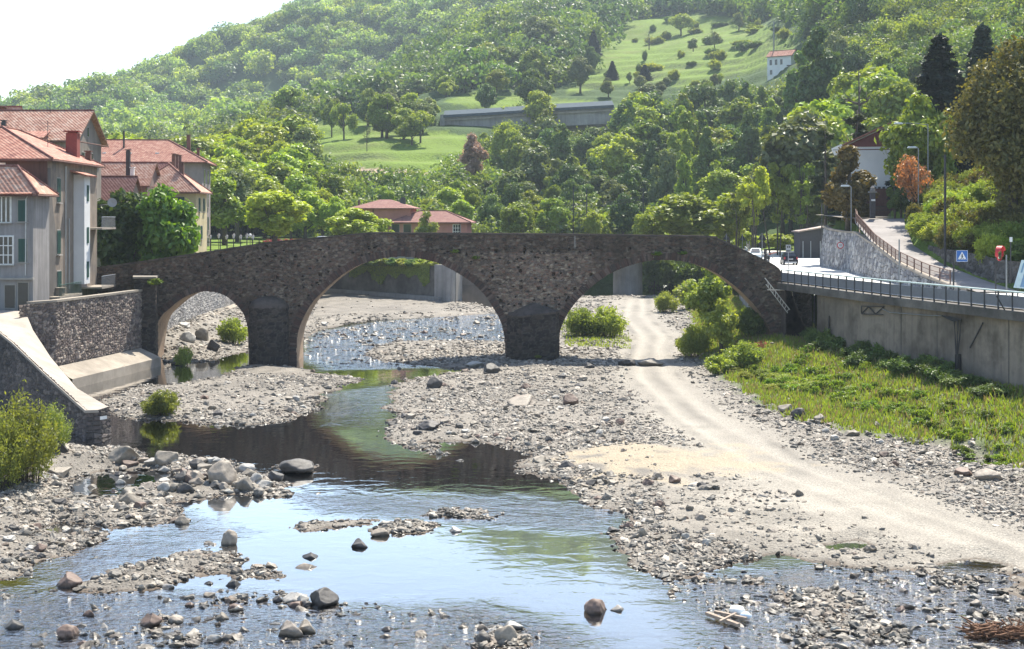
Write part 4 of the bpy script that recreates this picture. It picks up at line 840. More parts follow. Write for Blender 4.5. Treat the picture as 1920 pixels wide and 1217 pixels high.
# ---------------------------------------------------------------- foliage
def unit(v): return v / (np.linalg.norm(v, axis=-1, keepdims=True) + 1e-9)
def leaf_geo(c, nrm, size, r, asp=0.6):
    n = len(c); a = unit(np.cross(nrm, r.normal(size=(n, 3)))); b = unit(np.cross(nrm, a)); s = np.asarray(size).reshape(-1, 1) * np.ones((n, 1))
    v = np.stack([c + a * s, c + b * s * asp + nrm * s * 0.15, c - a * s, c - b * s * asp + nrm * s * 0.15], 1).reshape(-1, 3)
    return v, np.arange(n * 4).reshape(-1, 4)
def lobes_geo(lobes, n, size, r, up=0.15, fill=0.55):
    lobes = np.array(lobes); wgt = lobes[:, 3] ** 2; k = r.choice(len(lobes), n, p=wgt / wgt.sum())
    dr = unit(r.normal(size=(n, 3)) + np.array((0, 0, up))); rad = lobes[k, 3:4] * (fill + (1 - fill) * r.uniform(0, 1, (n, 1)) ** 0.5) * (1 + 0.16 * r.normal(size=(n, 1)))
    c = lobes[k, :3] + dr * rad * np.array((1, 1, 0.85)); nrm = unit(dr * 0.8 + r.normal(size=(n, 3)) * 0.6 + np.array((0, 0, 0.35)))
    return leaf_geo(c, nrm, size * r.uniform(0.6, 1.35, n), r)
def tube_np(pts, rad, n=7):
    m = MB(); m.tube([Vector(p) for p in pts], list(rad), n); return m
BARK = rough_mat('grey_brown_bark', (0.06, 0.048, 0.04), (0.13, 0.11, 0.09), 4, 0.95, 0.6, 18)
def broad(r, h=12.0, w=8.0, base=0.28, n=9000, leaf=0.36, nl=26, sq=1.0, shape='round', fill=0.55):
    """lobes inside an uneven crown envelope, plus trunk and limbs that reach them"""
    cz = h * (base + (1 - base) * 0.5); rz_ = h * (1 - base) * 0.5; lobes = []; R_ = w / 2
    for i in range(nl):
        while True:
            p = r.uniform(-1, 1, 3)
            if 0.25 < np.linalg.norm(p) < 0.9: break
        env = 1.0
        if shape == 'cone': env = 1.15 - 0.5 * (p[2] + 1) / 2 * 1.3
        if shape == 'vase': env = 0.65 + 0.4 * (p[2] + 1) / 2
        q = np.array((p[0] * R_ * env * 0.85, p[1] * R_ * env * 0.85, cz + p[2] * rz_ * 0.85)); lobes.append((*q, R_ * r.uniform(0.22, 0.42) * (0.75 if shape == 'cone' and p[2] > 0.3 else 1)))
    lobes.append((0, 0, h - R_ * 0.32, R_ * 0.33)); v, f = lobes_geo(lobes, n, leaf, r, fill=fill)
    m = MB(); lean = r.normal(0, 0.03, 2) * h; tr = h * 0.022 + 0.05
    m.tube([(0, 0, -0.5), (lean[0] * .3, lean[1] * .3, h * 0.25), (lean[0], lean[1], h * 0.55), (lean[0], lean[1], h * 0.82)], [tr * 1.25, tr, tr * 0.65, tr * 0.2], 7)
    for l in sorted(lobes, key=lambda q: -q[3])[:9]:
        z0 = h * r.uniform(base * 0.9, 0.5); m.tube([(lean[0] * z0 / h, lean[1] * z0 / h, z0), (l[0] * .55, l[1] * .55, (z0 + l[2]) / 2 + .2), (l[0] * .95, l[1] * .95, l[2])], [tr * 0.45, tr * 0.28, tr * 0.08], 5)
    return v, f, m
def conifer(r, h=14.0, w=6.0, n=7000, leaf=0.34, base=0.06, power=0.85, droop=0.35, gaps=1):
    c = []; nr = []; layers = int(h * 1.5); m = MB(); tr = h * 0.02
    m.tube([(0, 0, -.5), (0, 0, h * 0.5), (0, 0, h * 0.98)], [tr, tr * .6, 0.03], 6)
    per = n // layers
    tot = []
    for i in range(layers):
        u = i / layers; z = h * (base + (1 - base) * u); R_ = w / 2 * (1 - u) ** power + 0.15; nb = max(5, int(7 + 5 * (1 - u))); ph = r.uniform(0, 6.28)
        cnt = int(per * (0.35 + 1.5 * (1 - u)))
        k = r.integers(0, nb, cnt); br = r.uniform(0.7, 1.15, nb); t_ = r.uniform(0.1, 1, cnt) ** 0.7
        an = ph + k * 2 * np.pi / nb + r.normal(0, 0.16, cnt) * (1.1 - 0.5 * t_); rad = R_ * br[k] * t_
        c.append(np.stack([rad * np.cos(an), rad * np.sin(an), z - droop * rad + r.normal(0, 0.12, cnt)], -1)); nr.append(unit(np.stack([np.cos(an) * .5, np.sin(an) * .5, np.ones(cnt)], -1) + r.normal(0, .45, (cnt, 3))))
    c = np.concatenate(c); nr = np.concatenate(nr); v, f = leaf_geo(c, nr, leaf * r.uniform(.6, 1.3, len(c)), r, 0.4); return v, f, m
def locust(r, h=13.0, w=6.0, n=3600, leaf=0.30):
    m = MB(); lobes = []; k = 3
    for i in range(k):
        a = r.uniform(0, 6.28); q = np.array((math.cos(a), math.sin(a))) * w * 0.16 * i; top = np.array((*(q + r.normal(0, w * .08, 2)), h * r.uniform(.75, .95)))
        m.tube([(q[0] * .5, q[1] * .5, -.4), (q[0], q[1], h * .4), tuple(top)], [.13, .10, .03], 6)
        for j in range(9):
            u = r.uniform(.35, 1); b = np.array((q[0], q[1], 0)) * (1 - u) + top * u; an = r.uniform(0, 6.28); e = b + np.array((math.cos(an), math.sin(an), r.uniform(0, .5))) * w * r.uniform(.14, .3)
            m.tube([tuple(b), tuple(e)], [.045, .015], 4); lobes.append((*e, w * r.uniform(.09, .16)))
    v, f = lobes_geo(lobes, n, leaf, r, 0.1, 0.1); return v, f, m
def bare(r, h=12.0, w=9.0):
    m = MB(); m.tube([(0, 0, -.5), (.1, 0, h * .5), (0, .1, h)], [.3, .2, .04], 7)
    for i in range(26):
        z = h * r.uniform(.2, .92); a = r.uniform(0, 6.28); l = w * .5 * (1.1 - z / h) * r.uniform(.6, 1.1) + .4; up = r.uniform(.1, .6)
        p = [(0, 0, z), (math.cos(a) * l * .5, math.sin(a) * l * .5, z + up * l * .35), (math.cos(a) * l, math.sin(a) * l, z + up * l)]; m.tube(p, [.09, .05, .015], 5)
        for j in range(4):
            a2 = a + r.uniform(-.9, .9); m.tube([p[1], (p[1][0] + math.cos(a2) * l * .4, p[1][1] + math.sin(a2) * l * .4, p[1][2] + r.uniform(0, .5) * l)], [.035, .01], 4)
    return m
def cedar(r, h=15.0, w=10.0, n=7000):
    c = []; nr = []; m = MB(); m.tube([(0, 0, -.5), (0, 0, h * .55), (.2, 0, h)], [.4, .25, .05], 7)
    for i in range(30):
        u = r.uniform(.12, .97); z = h * u; a = r.uniform(0, 6.28); l = w / 2 * (1.05 - u * .75) * r.uniform(.7, 1.1); e = np.array((math.cos(a) * l, math.sin(a) * l, z + r.uniform(-.1, .12) * l))
        m.tube([(0, 0, z), tuple(e)], [.10, .02], 5); k = int(n / 30); t_ = r.uniform(.25, 1, k); p = np.array((0, 0, z)) * (1 - t_[:, None]) + e * t_[:, None]
        side = np.array((-math.sin(a), math.cos(a), 0)); p = p + side * (r.normal(0, .22, (k, 1)) * l * .55) + np.array((0, 0, 1)) * (r.normal(0, .14, (k, 1)) - .1 - .25 * r.uniform(0, 1, (k, 1)) ** 2)
        c.append(p); nr.append(unit(r.normal(0, .4, (k, 3)) + np.array((0, 0, 1))))
    c = np.concatenate(c); nr = np.concatenate(nr); v, f = leaf_geo(c, nr, .28 * r.uniform(.6, 1.3, len(c)), r, .45); return v, f, m
def bush_geo(r, h=2.0, w=3.0, n=2600, leaf=0.12, stems=24, upright=0.5):
    c = []; m = MB(); 
    for i in range(stems):
        a = r.uniform(0, 6.28); q = r.uniform(0, 1) ** .5; b = np.array((math.cos(a), math.sin(a), 0)) * q * w * .22; e = np.array((math.cos(a) * q * w * .5, math.sin(a) * q * w * .5, h * (1 - .45 * q * q) * r.uniform(.7, 1.05)))
        m.tube([tuple(b), tuple(b * (1 - upright) * .5 + e * .5 + np.array((0, 0, .1 * h))), tuple(e)], [.02, .014, .006], 4)
        k = int(n / stems); t_ = r.uniform(.15, 1, (k, 1)) ** .7; p = b * (1 - t_) + e * t_ + r.normal(0, 1, (k, 3)) * np.array((w, w, h)) * .055; c.append(p)
    c = np.concatenate(c); c[:, 2] = np.maximum(c[:, 2], .02); nr = unit(r.normal(size=c.shape) + np.array((0, 0, .5))); v, f = leaf_geo(c, nr, leaf * r.uniform(.6, 1.4, len(c)), r, .38); return v, f, m
LM = dict(lushb=leaf_mat('sunlit_tone_leaves', (.075, .145, .012), (.15, .23, .025), .4),  # lushb: lit copy of the lush leaves
 spring=leaf_mat('spring_leaves', (0.189, 0.256, 0.027), (0.302, 0.365, 0.044), 0.42), green=leaf_mat('fresh_green_leaves', (0.162, 0.231, 0.029), (0.296, 0.358, 0.046), 0.33), dark=leaf_mat('deep_green_leaves', (0.074, 0.128, 0.032), (0.146, 0.216, 0.046), 0.28),
 blue=leaf_mat('grey_green_leaves', (0.116, 0.150, 0.059), (0.201, 0.229, 0.085), 0.3), conif=leaf_mat('dark_needles', (0.016, 0.031, 0.021), (0.031, 0.055, 0.029), .15), cedar=leaf_mat('cedar_needles', (0.028, 0.045, 0.022), (0.063, 0.077, 0.028), .2), copper=leaf_mat('bronze_green_leaves', (.07, .078, .016), (.17, .15, .035), 0.36, (1.3, 1.15, .5)),
 maple=leaf_mat('orange_maple_leaves', (.26, .13, .055), (.36, .2, .09), .45, (1.4, 1.0, .6)), lush=leaf_mat('shade_tone_leaves', (.052, .105, .010), (.10, .165, .018), .3), pink=leaf_mat('brownish_pink_buds', (0.220, 0.143, 0.110), (0.308, 0.220, 0.165), .4, (1.2, 1, .8)), red=leaf_mat('crimson_hedge_leaves', (0.141, 0.016, 0.026), (0.246, 0.035, 0.053), .4, (1.3, .8, .8)),  # lush: leaf colour darkened to carry the tree's shade
 willow=leaf_mat('willow_leaves', (0.161, 0.212, 0.039), (0.283, 0.321, 0.065), .45), weed=leaf_mat('weed_leaves', (0.101, 0.177, 0.020), (0.202, 0.277, 0.034), .45), gold=leaf_mat('golden_olive_leaves', (0.120, 0.094, 0.016), (0.209, 0.152, 0.029), .35, (1.2, 1.1, .5)))
T = {}
def tmpl(kind, mat, geo, name_c='crown'):
    v, f, m = geo; me = None
    if v is not None:
        o = npmesh(name_c, v, f, LM[mat], smooth=False); me = o.data; bpy.data.objects.remove(o)
    o2 = m.build('trunk', BARK, smooth=True, rec=False); mt = o2.data; bpy.data.objects.remove(o2)
    T.setdefault(kind, []).append((me, mt))
rt_ = lambda s: np.random.default_rng(s)
for s in (1, 2, 3): tmpl('spring', 'spring', broad(rt_(s), 12, 8.5, .22, 9000, .34, 26))
for s in (4, 5, 6, 7): tmpl('green', 'green', broad(rt_(s), 12, 8, .18, 9000, .34, 28))
for s in (8, 9, 10): tmpl('dark', 'dark', broad(rt_(s), 12, 9, .12, 9500, .34, 24, fill=.65))
for s in (11, 12): tmpl('blue', 'blue', broad(rt_(s), 12, 8, .2, 8500, .32, 30))
for s in (13, 14, 15): tmpl('tall', 'dark', broad(rt_(s), 18, 6, .18, 8500, .34, 34))
for s in (16, 17): tmpl('tallgreen', 'green', broad(rt_(s), 18, 6.5, .25, 8000, .33, 32, fill=.4))
for s in (18, 19): tmpl('conifer', 'conif', conifer(rt_(s), 14, 7.0, 15000, .32, power=.78))
for s in (20, 21, 22): tmpl('locust', 'spring', locust(rt_(s), 13, 6.5, 4200, .27))
for s in (23,): tmpl('cedar', 'cedar', cedar(rt_(s), 15, 10, 12000))
tmpl('bare', 'cedar', (None, None, bare(rt_(24))))
tmpl('copper', 'copper', broad(rt_(25), 20, 13, .06, 40000, .25, 70, fill=.35)); tmpl('maple', 'maple', broad(rt_(26), 4, 4.2, .3, 1500, .13, 18, fill=.15)); tmpl('lush', 'lush', broad(rt_(27), 9, 8, .03, 9500, .33, 42, fill=.4)); tmpl('lush', 'lush', broad(rt_(28), 9, 7, .03, 9500, .33, 42, fill=.4)); tmpl('pink', 'pink', broad(rt_(29), 9, 5, .2, 4500, .22, 18, fill=.2)); tmpl('gold', 'gold', broad(rt_(30), 8, 5, .02, 11000, .2, 24, shape='cone')); tmpl('big', 'green', broad(rt_(31), 11, 9, .1, 11000, .30, 48, fill=.35)); tmpl('birch', 'willow', broad(rt_(32), 8, 5, .15, 3500, .18, 22, shape='cone', fill=.25)); tmpl('fruit', 'green', broad(rt_(33), 7, 7, .18, 3400, .27, 18, fill=.2)); tmpl('fruit', 'blue', broad(rt_(34), 7, 6, .15, 3000, .27, 12, shape='vase', fill=.2)); tmpl('fruit', 'spring', broad(rt_(35), 7, 8, .2, 3000, .27, 10, fill=.25))
for s in (40, 41, 42): tmpl('willow', 'willow', bush_geo(rt_(s), 2.2, 3.2, 4200, .13, 34), 'foliage')
for s in (43, 44): tmpl('shrub', 'dark' if s == 43 else 'willow', bush_geo(rt_(s), 2.0, 3.0, 3200, .18, 30, .3), 'foliage')
tmpl('lowplant', 'weed', bush_geo(rt_(45), .8, 1.4, 420, .11, 12, .3), 'foliage'); tmpl('hedgeb', 'copper', bush_geo(rt_(46), 2.4, 3.6, 5200, .16, 34, .2), 'foliage'); tmpl('hedgeb', 'green', bush_geo(rt_(47), 2.4, 3.6, 5200, .16, 34, .2), 'foliage'); tmpl('hedgeb', 'willow', bush_geo(rt_(48), 2.4, 3.6, 5200, .15, 34, .2), 'foliage')
tmpl('darkshrub', 'dark', bush_geo(rt_(49), 2.2, 3.2, 4600, .16, 30, .2), 'foliage'); tmpl('redhedge', 'red', bush_geo(rt_(50), 1.6, 3.4, 2600, .14, 26, .2), 'foliage'); tmpl('lushb', 'lushb', broad(rt_(28), 9, 7, .03, 9500, .33, 42, fill=.35)); tmpl('tallwillow', 'willow', bush_geo(rt_(54), 4.2, 3.6, 7200, .10, 70, .75), 'foliage'); tmpl('sapling', 'willow', broad(rt_(52), 5, 4, .05, 2800, .17, 30, fill=.2)); tmpl('sapling', 'green', broad(rt_(53), 5, 4, .05, 3000, .17, 30, fill=.2)); tmpl('topiary', 'lush', broad(rt_(51), 3, 2.4, .05, 5200, .09, 9, fill=.8))
NOM = dict(lushb=(9, 7), tallwillow=(4.2, 3.6), sapling=(5, 4), spring=(12, 8.5), green=(12, 8), dark=(12, 9), blue=(12, 8), tall=(18, 6), tallgreen=(18, 6.5), conifer=(14, 7), locust=(13, 6.5), cedar=(15, 10), bare=(12, 9), copper=(20, 13), maple=(4, 4.2), lush=(9, 8), pink=(9, 5), gold=(8, 5), big=(11, 9), birch=(8, 5), fruit=(7, 7), willow=(2.2, 3.2), shrub=(2, 3), lowplant=(.8, 1.4), hedgeb=(2.4, 3.6), darkshrub=(2.2, 3.2), redhedge=(1.6, 3.4), topiary=(3, 2.4))
def plant(kind, loc, h, w, label, group=None, cat='tree', name=None, var=None):
    cs = T[kind]; me, mt = cs[random.randrange(len(cs)) if var is None else var % len(cs)]; nh, nw = NOM[kind]
    isb = cat != 'tree'
    o = thing(name or ('bush' if isb else 'tree'), label, cat, loc, random.uniform(0, 6.28), group)
    o.scale = (w / nw, w / nw, h / nh)
    if me: mkobj('foliage' if isb else 'crown', me, None, o)
    mkobj('stems' if isb else 'trunk', mt, None, o); return o
def tree_px(kind, px, top, wpx, d, label, group=None, zb=None, name=None, var=None, cat='tree'):
    zb = ground(px, d) if zb is None else zb; w_ = wpx / F * d; h = Z(top, d) - zb; h = h if h > w_ * .75 else w_ * random.uniform(.85, 1.1)
    return plant(kind, (X(px, d), d, zb - 0.1), h, w_, label, group, cat, name, var)
def bush_px(kind, px, base, wpx, hpx, label, group=None, d=None, zb=None, name=None, cat='bush'):
    if d is None:
        d = (H - 0.4) * F / (base - HY)
        for _ in range(5): d = (H - float(bed_z(np.array([X(px, d)]), np.array([d]), False)[0])) * F / (base - HY)
        zb = float(bed_z(np.array([X(px, d)]), np.array([d]), False)[0])
    elif zb is None: zb = Z(base, d)
    return plant(kind, (X(px, d), d, zb - 0.05), hpx / F * d, wpx / F * d, label, group, cat, name)
# ---------------------------------------------------------------- single trees one can tell apart
SG = 'trees around the valley'
for a in [
 ('copper', 1900, 62, 225, 119, 'big bronze green tree overhanging the hedge bank at the right edge', 11.0, 'broadleaf_tree'), ('conifer', 1762, 58, 205, 158, 'tall dark conifer behind the leafy tree above the orange maple', None, 'fir_tree'), ('conifer', 1842, 38, 180, 172, 'dark conifer half hidden behind the big bronze tree', None, 'fir_tree'),
 ('big', 1724, 168, 150, 153, 'light green leafy tree standing behind the street lamps by the drive', 13.0, 'broadleaf_tree'), ('bare', 1612, 128, 170, 178, 'bare topped tree with dark spreading branches behind the white house', None, 'bare_tree'), ('cedar', 1604, 205, 175, 170, 'dark cedar with level branches behind the white house', 11.5, 'cedar_tree'),
 ('gold', 1590, 270, 112, 152, 'golden brown bushy conifer left of the gate', 11.5, 'cypress_tree'), ('cedar', 1548, 236, 90, 168, 'ragged cedar in front of the locust trees near the shed', 11.0, 'cedar_tree'), ('maple', 1712, 288, 84, 142.5, 'small orange leaved maple behind the gate pillar', 12.9, 'maple_tree'), ('topiary', 1678, 328, 44, 147.5, 'rounded clipped shrub inside the gate', 12.9, 'clipped_shrub'), ('topiary', 1690, 352, 40, 147.5, 'low clipped shrub by the right gate pillar', 12.9, 'clipped_shrub'),
 ('lush', 228, 352, 150, 139, 'leafy tree coloured dark for shade, touching the corner of the tall grey house', 6.0, 'broadleaf_tree'), ('lushb', 306, 343, 128, 138, 'leafy tree coloured bright as lit, in front of the yellow villa', 6.0, 'broadleaf_tree'),
 ('spring', 662, 388, 105, 226, 'round lime green tree left of the pink house', 7.5, 'broadleaf_tree'), ('green', 715, 408, 60, 228, 'small bushy tree below the pink house tower', 7.2, 'broadleaf_tree'), ('birch', 800, 392, 52, 230, 'drooping birch in front of the pink house', 7.0, 'birch_tree'), ('spring', 515, 355, 130, 205, 'open crowned tree with a dark trunk behind the lawn fence', 8.5, 'broadleaf_tree'), ('green', 420, 330, 105, 214, 'yellow green tree beside the grey corner of the long house', 9, 'broadleaf_tree'),
 ('blue', 445, 315, 95, 236, 'greyish tree behind the lawn', 9, 'broadleaf_tree'), ('spring', 1290, 362, 150, 224, 'wide lime green tree rising behind the bridge crest', 7.0, 'broadleaf_tree'), ('spring', 1365, 360, 110, 232, 'lime green tree right of the wide one behind the bridge', 7.0, 'broadleaf_tree'), ('spring', 1225, 385, 80, 230, 'lower lime green tree left of the wide one behind the bridge', 7.0, 'broadleaf_tree'),
 ('locust', 1410, 290, 80, 205, 'slender locust tree with bare stems, tallest behind the road', 7.2, 'locust_tree'), ('locust', 1458, 282, 80, 213, 'slender locust tree in the middle of the row behind the road', 7.2, 'locust_tree'), ('locust', 1500, 284, 78, 208, 'slender locust tree beside the ragged cedar', 7.2, 'locust_tree'), ('locust', 1380, 330, 60, 222, 'short locust tree at the left of the row', 7.0, 'locust_tree'),
 ('tall', 1535, 48, 88, 300, 'tall dark poplar like tree right of the hill farmhouse', None, 'poplar_tree'), ('tall', 1500, 95, 60, 330, 'slim dark tree beside the tall poplar like tree', None, 'poplar_tree'),
 ('green', 540, 160, 60, 480, 'lone pale tree on the crest left of the meadow', None, 'broadleaf_tree'), ('fruit', 645, 192, 50, 415, 'small round orchard tree casting shade on the lower meadow', None, 'fruit_tree'), ('bare', 688, 205, 26, 385, 'thin young tree with few leaves on the lower meadow', None, 'young_tree'), ('fruit', 622, 188, 40, 430, 'dark round orchard tree at the top of the lower meadow', None, 'fruit_tree'), ('pink', 885, 248, 60, 330, 'brownish pink budding tree below the road gallery', None, 'broadleaf_tree'),
 ('fruit', 1277, 25, 52, 730, 'spreading tree on the upper meadow', None, 'fruit_tree'), ('bare', 1217, 55, 34, 660, 'leafless tree on the upper meadow', None, 'bare_tree'), ('conifer', 1148, 113, 30, 560, 'small dark fir left on the meadow edge', None, 'fir_tree'), ('conifer', 1209, 120, 36, 545, 'small dark fir right on the meadow edge', None, 'fir_tree'), ('conifer', 1113, 55, 34, 640, 'small fir at the upper left of the high meadow', None, 'fir_tree'), ('dark', 1108, 86, 34, 590, 'round tree on a thin trunk left of the two small firs', None, 'broadleaf_tree'), ('dark', 912, 155, 42, 470, 'round dark tree standing above the road gallery', None, 'broadleaf_tree'),
 ('dark', 945, 85, 85, 580, 'large round dark tree on the hillside left of the high meadow', None, 'broadleaf_tree'), ('dark', 1010, 40, 75, 640, 'dark rounded tree above and right of the large round dark tree', None, 'broadleaf_tree'), ('green', 1075, 45, 60, 680, 'grey green tree at the left edge of the high meadow', None, 'broadleaf_tree'), ('spring', 930, 130, 50, 520, 'pale small tree below the large round dark tree', None, 'broadleaf_tree'), ('green', 725, 175, 70, 410, 'pale bushy tree at the upper right of the lower meadow', None, 'broadleaf_tree'), ('fruit', 1340, 85, 34, 600, 'small pale tree low on the high meadow', None, 'fruit_tree'), ('fruit', 1300, 95, 30, 620, 'thin leaved tree beside the small pale meadow tree', None, 'fruit_tree'), ('bare', 1335, 50, 20, 690, 'thin bare tree upright on the high meadow', None, 'bare_tree'), ('fruit', 1385, 30, 40, 700, 'grey green tree at the right of the high meadow', None, 'fruit_tree')]:
    tree_px(a[0], a[1], a[2], a[3], a[4], a[5], None, a[6], a[7])

# ---------------------------------------------------------------- woods: every nearer tree on its own
BADPX = [(826, 185, 915, 245), (1062, 185, 1135, 225), (1428, 80, 1492, 138)]
def zone(n, px0, px1, d0, d1, far_top, near_top, kinds, label, group, jit=14, wr=(0.55, 0.85), hmax=26, hmin=5, meadow=True):
    ks = [k for k, w_ in kinds for _ in range(w_)]; c_ = 0; tries = 0
    while c_ < n and tries < n * 30:
        tries += 1; px = random.uniform(px0, px1); t_ = (c_ + random.random()) / n; d = d0 + (d1 - d0) * t_
        fp = np.interp(px, [p[0] for p in far_top], [p[1] for p in far_top]); npx = np.interp(px, [p[0] for p in near_top], [p[1] for p in near_top])
        top = npx + (fp - npx) * t_ ** 0.9 + random.uniform(-jit, jit); zb = ground(px, d); h = Z(top, d) - zb
        if h < hmin: h = random.uniform(hmin, hmin * 1.5); top = HY - (zb + h - H) * F / d
        if h > hmax: h = hmax * random.uniform(.8, 1)
        brow = HY - (zb - H) * F / d; trow = HY - (zb + h - H) * F / d
        k = random.choice(ks); w_ = max(4.0, h * random.uniform(*wr) * (0.55 if k in ('tall', 'tallgreen', 'conifer') else 1))
        if meadow and any(inpx(px, r_, q) for q in MEADOWS for r_ in (brow, (brow + trow) / 2, trow + 4)): continue
        if trow < fp - jit * 1.6 and trow < npx: continue
        wp = w_ * F / d / 2
        if any(px + wp > b[0] and px - wp < b[2] and trow < b[3] and brow > b[1] and d < 540 for b in BADPX): continue
        plant(k, (X(px, d), d, zb - 0.2), h, w_, label, group, 'tree', {'conifer': 'fir_tree', 'locust': 'locust_tree', 'tall': 'poplar_tree', 'tallgreen': 'poplar_tree'}.get(k, 'broadleaf_tree')); c_ += 1
zone(70, 890, 1500, 262, 420, [(880, 330), (930, 205), (1000, 188), (1060, 196), (1100, 235), (1140, 205), (1190, 160), (1280, 135), (1400, 135), (1500, 130)], [(880, 385), (1000, 375), (1200, 372), (1500, 330)], [('green', 4), ('dark', 4), ('tall', 2), ('tallgreen', 2), ('blue', 2), ('spring', 2)], 'tree in the dense wood between the road gallery and the bridge', 'trees of the wood below the road gallery')
zone(30, 1170, 1570, 285, 400, [(1170, 175), (1240, 150), (1330, 132), (1425, 150), (1500, 150), (1530, 70), (1570, 80)], [(1170, 320), (1350, 250), (1570, 230)], [('tallgreen', 5), ('tall', 3), ('blue', 1)], 'tall slender tree on the wooded slope beyond the right end of the bridge', 'tall slender trees beyond the right end of the bridge', 16, (.4, .6), 30, 12)
zone(40, 372, 640, 245, 350, [(360, 280), (400, 240), (460, 218), (520, 206), (570, 222), (610, 275), (650, 325)], [(370, 340), (640, 375)], [('spring', 5), ('green', 3), ('blue', 1)], 'tree in the light green clump left of the lower meadow', 'trees of the clump left of the lower meadow', 8, (.6, .95))
zone(22, 640, 1190, 248, 330, [(640, 330), (760, 330), (830, 318), (900, 320), (960, 315), (1010, 330), (1100, 345), (1190, 360)], [(640, 392), (900, 385), (1190, 400)], [('spring', 6), ('green', 3), ('blue', 1)], 'tree in the light green row behind the pink house', 'trees of the row behind the pink house', 10, (.55, .9), 22)
zone(44, 1510, 1990, 215, 520, [(1480, 60), (1560, 50), (1700, 40), (1850, 20), (1990, 0)], [(1500, 200), (1620, 150), (1750, 150), (1990, 150)], [('green', 4), ('dark', 3), ('blue', 2), ('tallgreen', 2), ('spring', 1)], 'tree on the wooded slope behind the white house', 'trees of the slope behind the white house', 16)
zone(34, 610, 1120, 440, 700, [(600, 200), (660, 175), (760, 120), (830, 75), (900, 40), (1000, 0), (1120, 10)], [(600, 215), (700, 190), (830, 185), (900, 150), (1060, 130), (1120, 110)], [('green', 4), ('dark', 3), ('blue', 2), ('spring', 2)], 'tree on the mid hillside left of the high meadow', 'trees of the hillside left of the high meadow', 10, (.6, .95), 18)
zone(22, 1010, 1500, 470, 600, [(1000, 150), (1120, 140), (1250, 140), (1400, 130), (1500, 110)], [(1000, 180), (1150, 165), (1300, 150), (1500, 130)], [('green', 4), ('fruit', 4), ('blue', 2)], 'small tree along the lower edge of the high meadow', 'trees along the lower edge of the high meadow', 8, (.7, 1.0), 11, 4, False)
zone(18, 690, 835, 395, 465, [(690, 165), (740, 172), (800, 178), (835, 190)], [(690, 205), (835, 215)], [('green', 4), ('dark', 2), ('blue', 2), ('fruit', 2)], 'tree in the clump at the upper right edge of the lower meadow', 'trees at the upper right edge of the lower meadow', 8, (.7, 1.0), 14, 4, False)
zone(12, 200, 400, 240, 330, [(180, 240), (300, 245), (400, 270)], [(180, 260), (400, 300)], [('green', 3), ('spring', 2)], 'tree behind the roof of the long house', 'trees behind the long house', 8)

# ---------------------------------------------------------------- distant forest as one mass
def forest(name, label, n, pxr, dr, seed, keep=None, sz=(7, 12), lq=240, mat=None, dens=None):
    r = np.random.default_rng(seed); temps = []
    for i in range(5):
        lobes = [(*(r.normal(0, .28, 2)), .45 + r.normal(0, .16), r.uniform(.28, .45)) for _ in range(9)]; temps.append(lobes_geo(lobes, lq, .082, r, .5, .6)[0])
    d = (dr[0] ** 2 + (dr[1] ** 2 - dr[0] ** 2) * r.uniform(0, 1, n)) ** .5; px = r.uniform(*pxr, n); x = X(px, d); z = hill_z(x, d)
    row = HY - (z - H) * F / d; k = np.ones(n, bool)
    for q in MEADOWS: k &= ~inpoly(px, row, q) & ~inpoly(px, row - 8, q)
    hpx_ = sz[1] * 1.1 * F / d
    for b in BADPX: k &= ~((px > b[0] - hpx_ * .6) & (px < b[2] + hpx_ * .6) & (row > b[1]) & (row - hpx_ < b[3]) & (d < 545))
    if keep is not None: k &= keep(px, d, row)
    x, d, z = x[k], d[k], z[k]; n = len(x); s = r.uniform(*sz, n); h = s * r.uniform(.8, 1.25, n); ti = r.integers(0, 5, n); an = r.uniform(0, 6.28, n)
    V = np.zeros((n, lq * 4, 3), np.float32)
    for i in range(5):
        q = ti == i; t_ = temps[i]; ca, sa = np.cos(an[q]), np.sin(an[q])
        V[q] = np.stack([(t_[None, :, 0] * ca[:, None] - t_[None, :, 1] * sa[:, None]) * s[q, None], (t_[None, :, 0] * sa[:, None] + t_[None, :, 1] * ca[:, None]) * s[q, None], t_[None, :, 2] * h[q, None]], -1)
    V += np.stack([x, d, z], -1)[:, None, :]
    pal = np.array([(1.0, 1.0, 1.0), (.75, .85, .95), (1.25, 1.15, .8), (.6, .72, .8), (.95, .95, .8), (1.35, 1.3, .9)]); pt = fbm(x / 90, d / 90, 3, 7); col = pal[np.clip(((pt - .2) * 9 + r.normal(0, .9, n)).astype(int), 0, 5)] * r.uniform(.62, 1.25, (n, 1))
    o = npmesh(name, V.reshape(-1, 3), np.arange(n * lq * 4).reshape(-1, 4), mat or FORM, smooth=False, col=np.repeat(col, lq * 4, 0)); tag(o, label, 'forest', kind='stuff')
FORF = leaf_mat('distant_leaves', (.16, .235, .06), (.24, .31, .085), .5, None, True)
FORM = leaf_mat('forest_leaves', (.13, .20, .045), (.20, .265, .06), .42, None, True)
forest('far_forest', 'hazy spring woods covering the far hill', 2600, (-150, 1100), (640, 1500), 5, lambda px, d, row: (d > 860) | (px < 700), (10, 17), 640, FORF)
forest('hillside_forest', 'mixed woods covering the upper right hillside', 2600, (600, 2200), (420, 1150), 6, lambda px, d, row: ((px > 1480) & (d > 380)) | ((d > 680) & (px > 660)) | ((px < 1130) & (d > 540)), (9, 16), 600)
forest('slope_undergrowth', 'scrub and young trees filling the lower wooded slopes', 1500, (560, 1990), (262, 460), 7, lambda px, d, row: ((px > 880) | (row > 320)) & ~((px > 1370) & (d < 290)), (3, 6.5), 300)

forest('valley_woods', 'light green woods between the long house and the lower meadow', 900, (-150, 600), (270, 660), 8, lambda px, d, row: (px < 560) | (d > 460), (6, 10), 380)
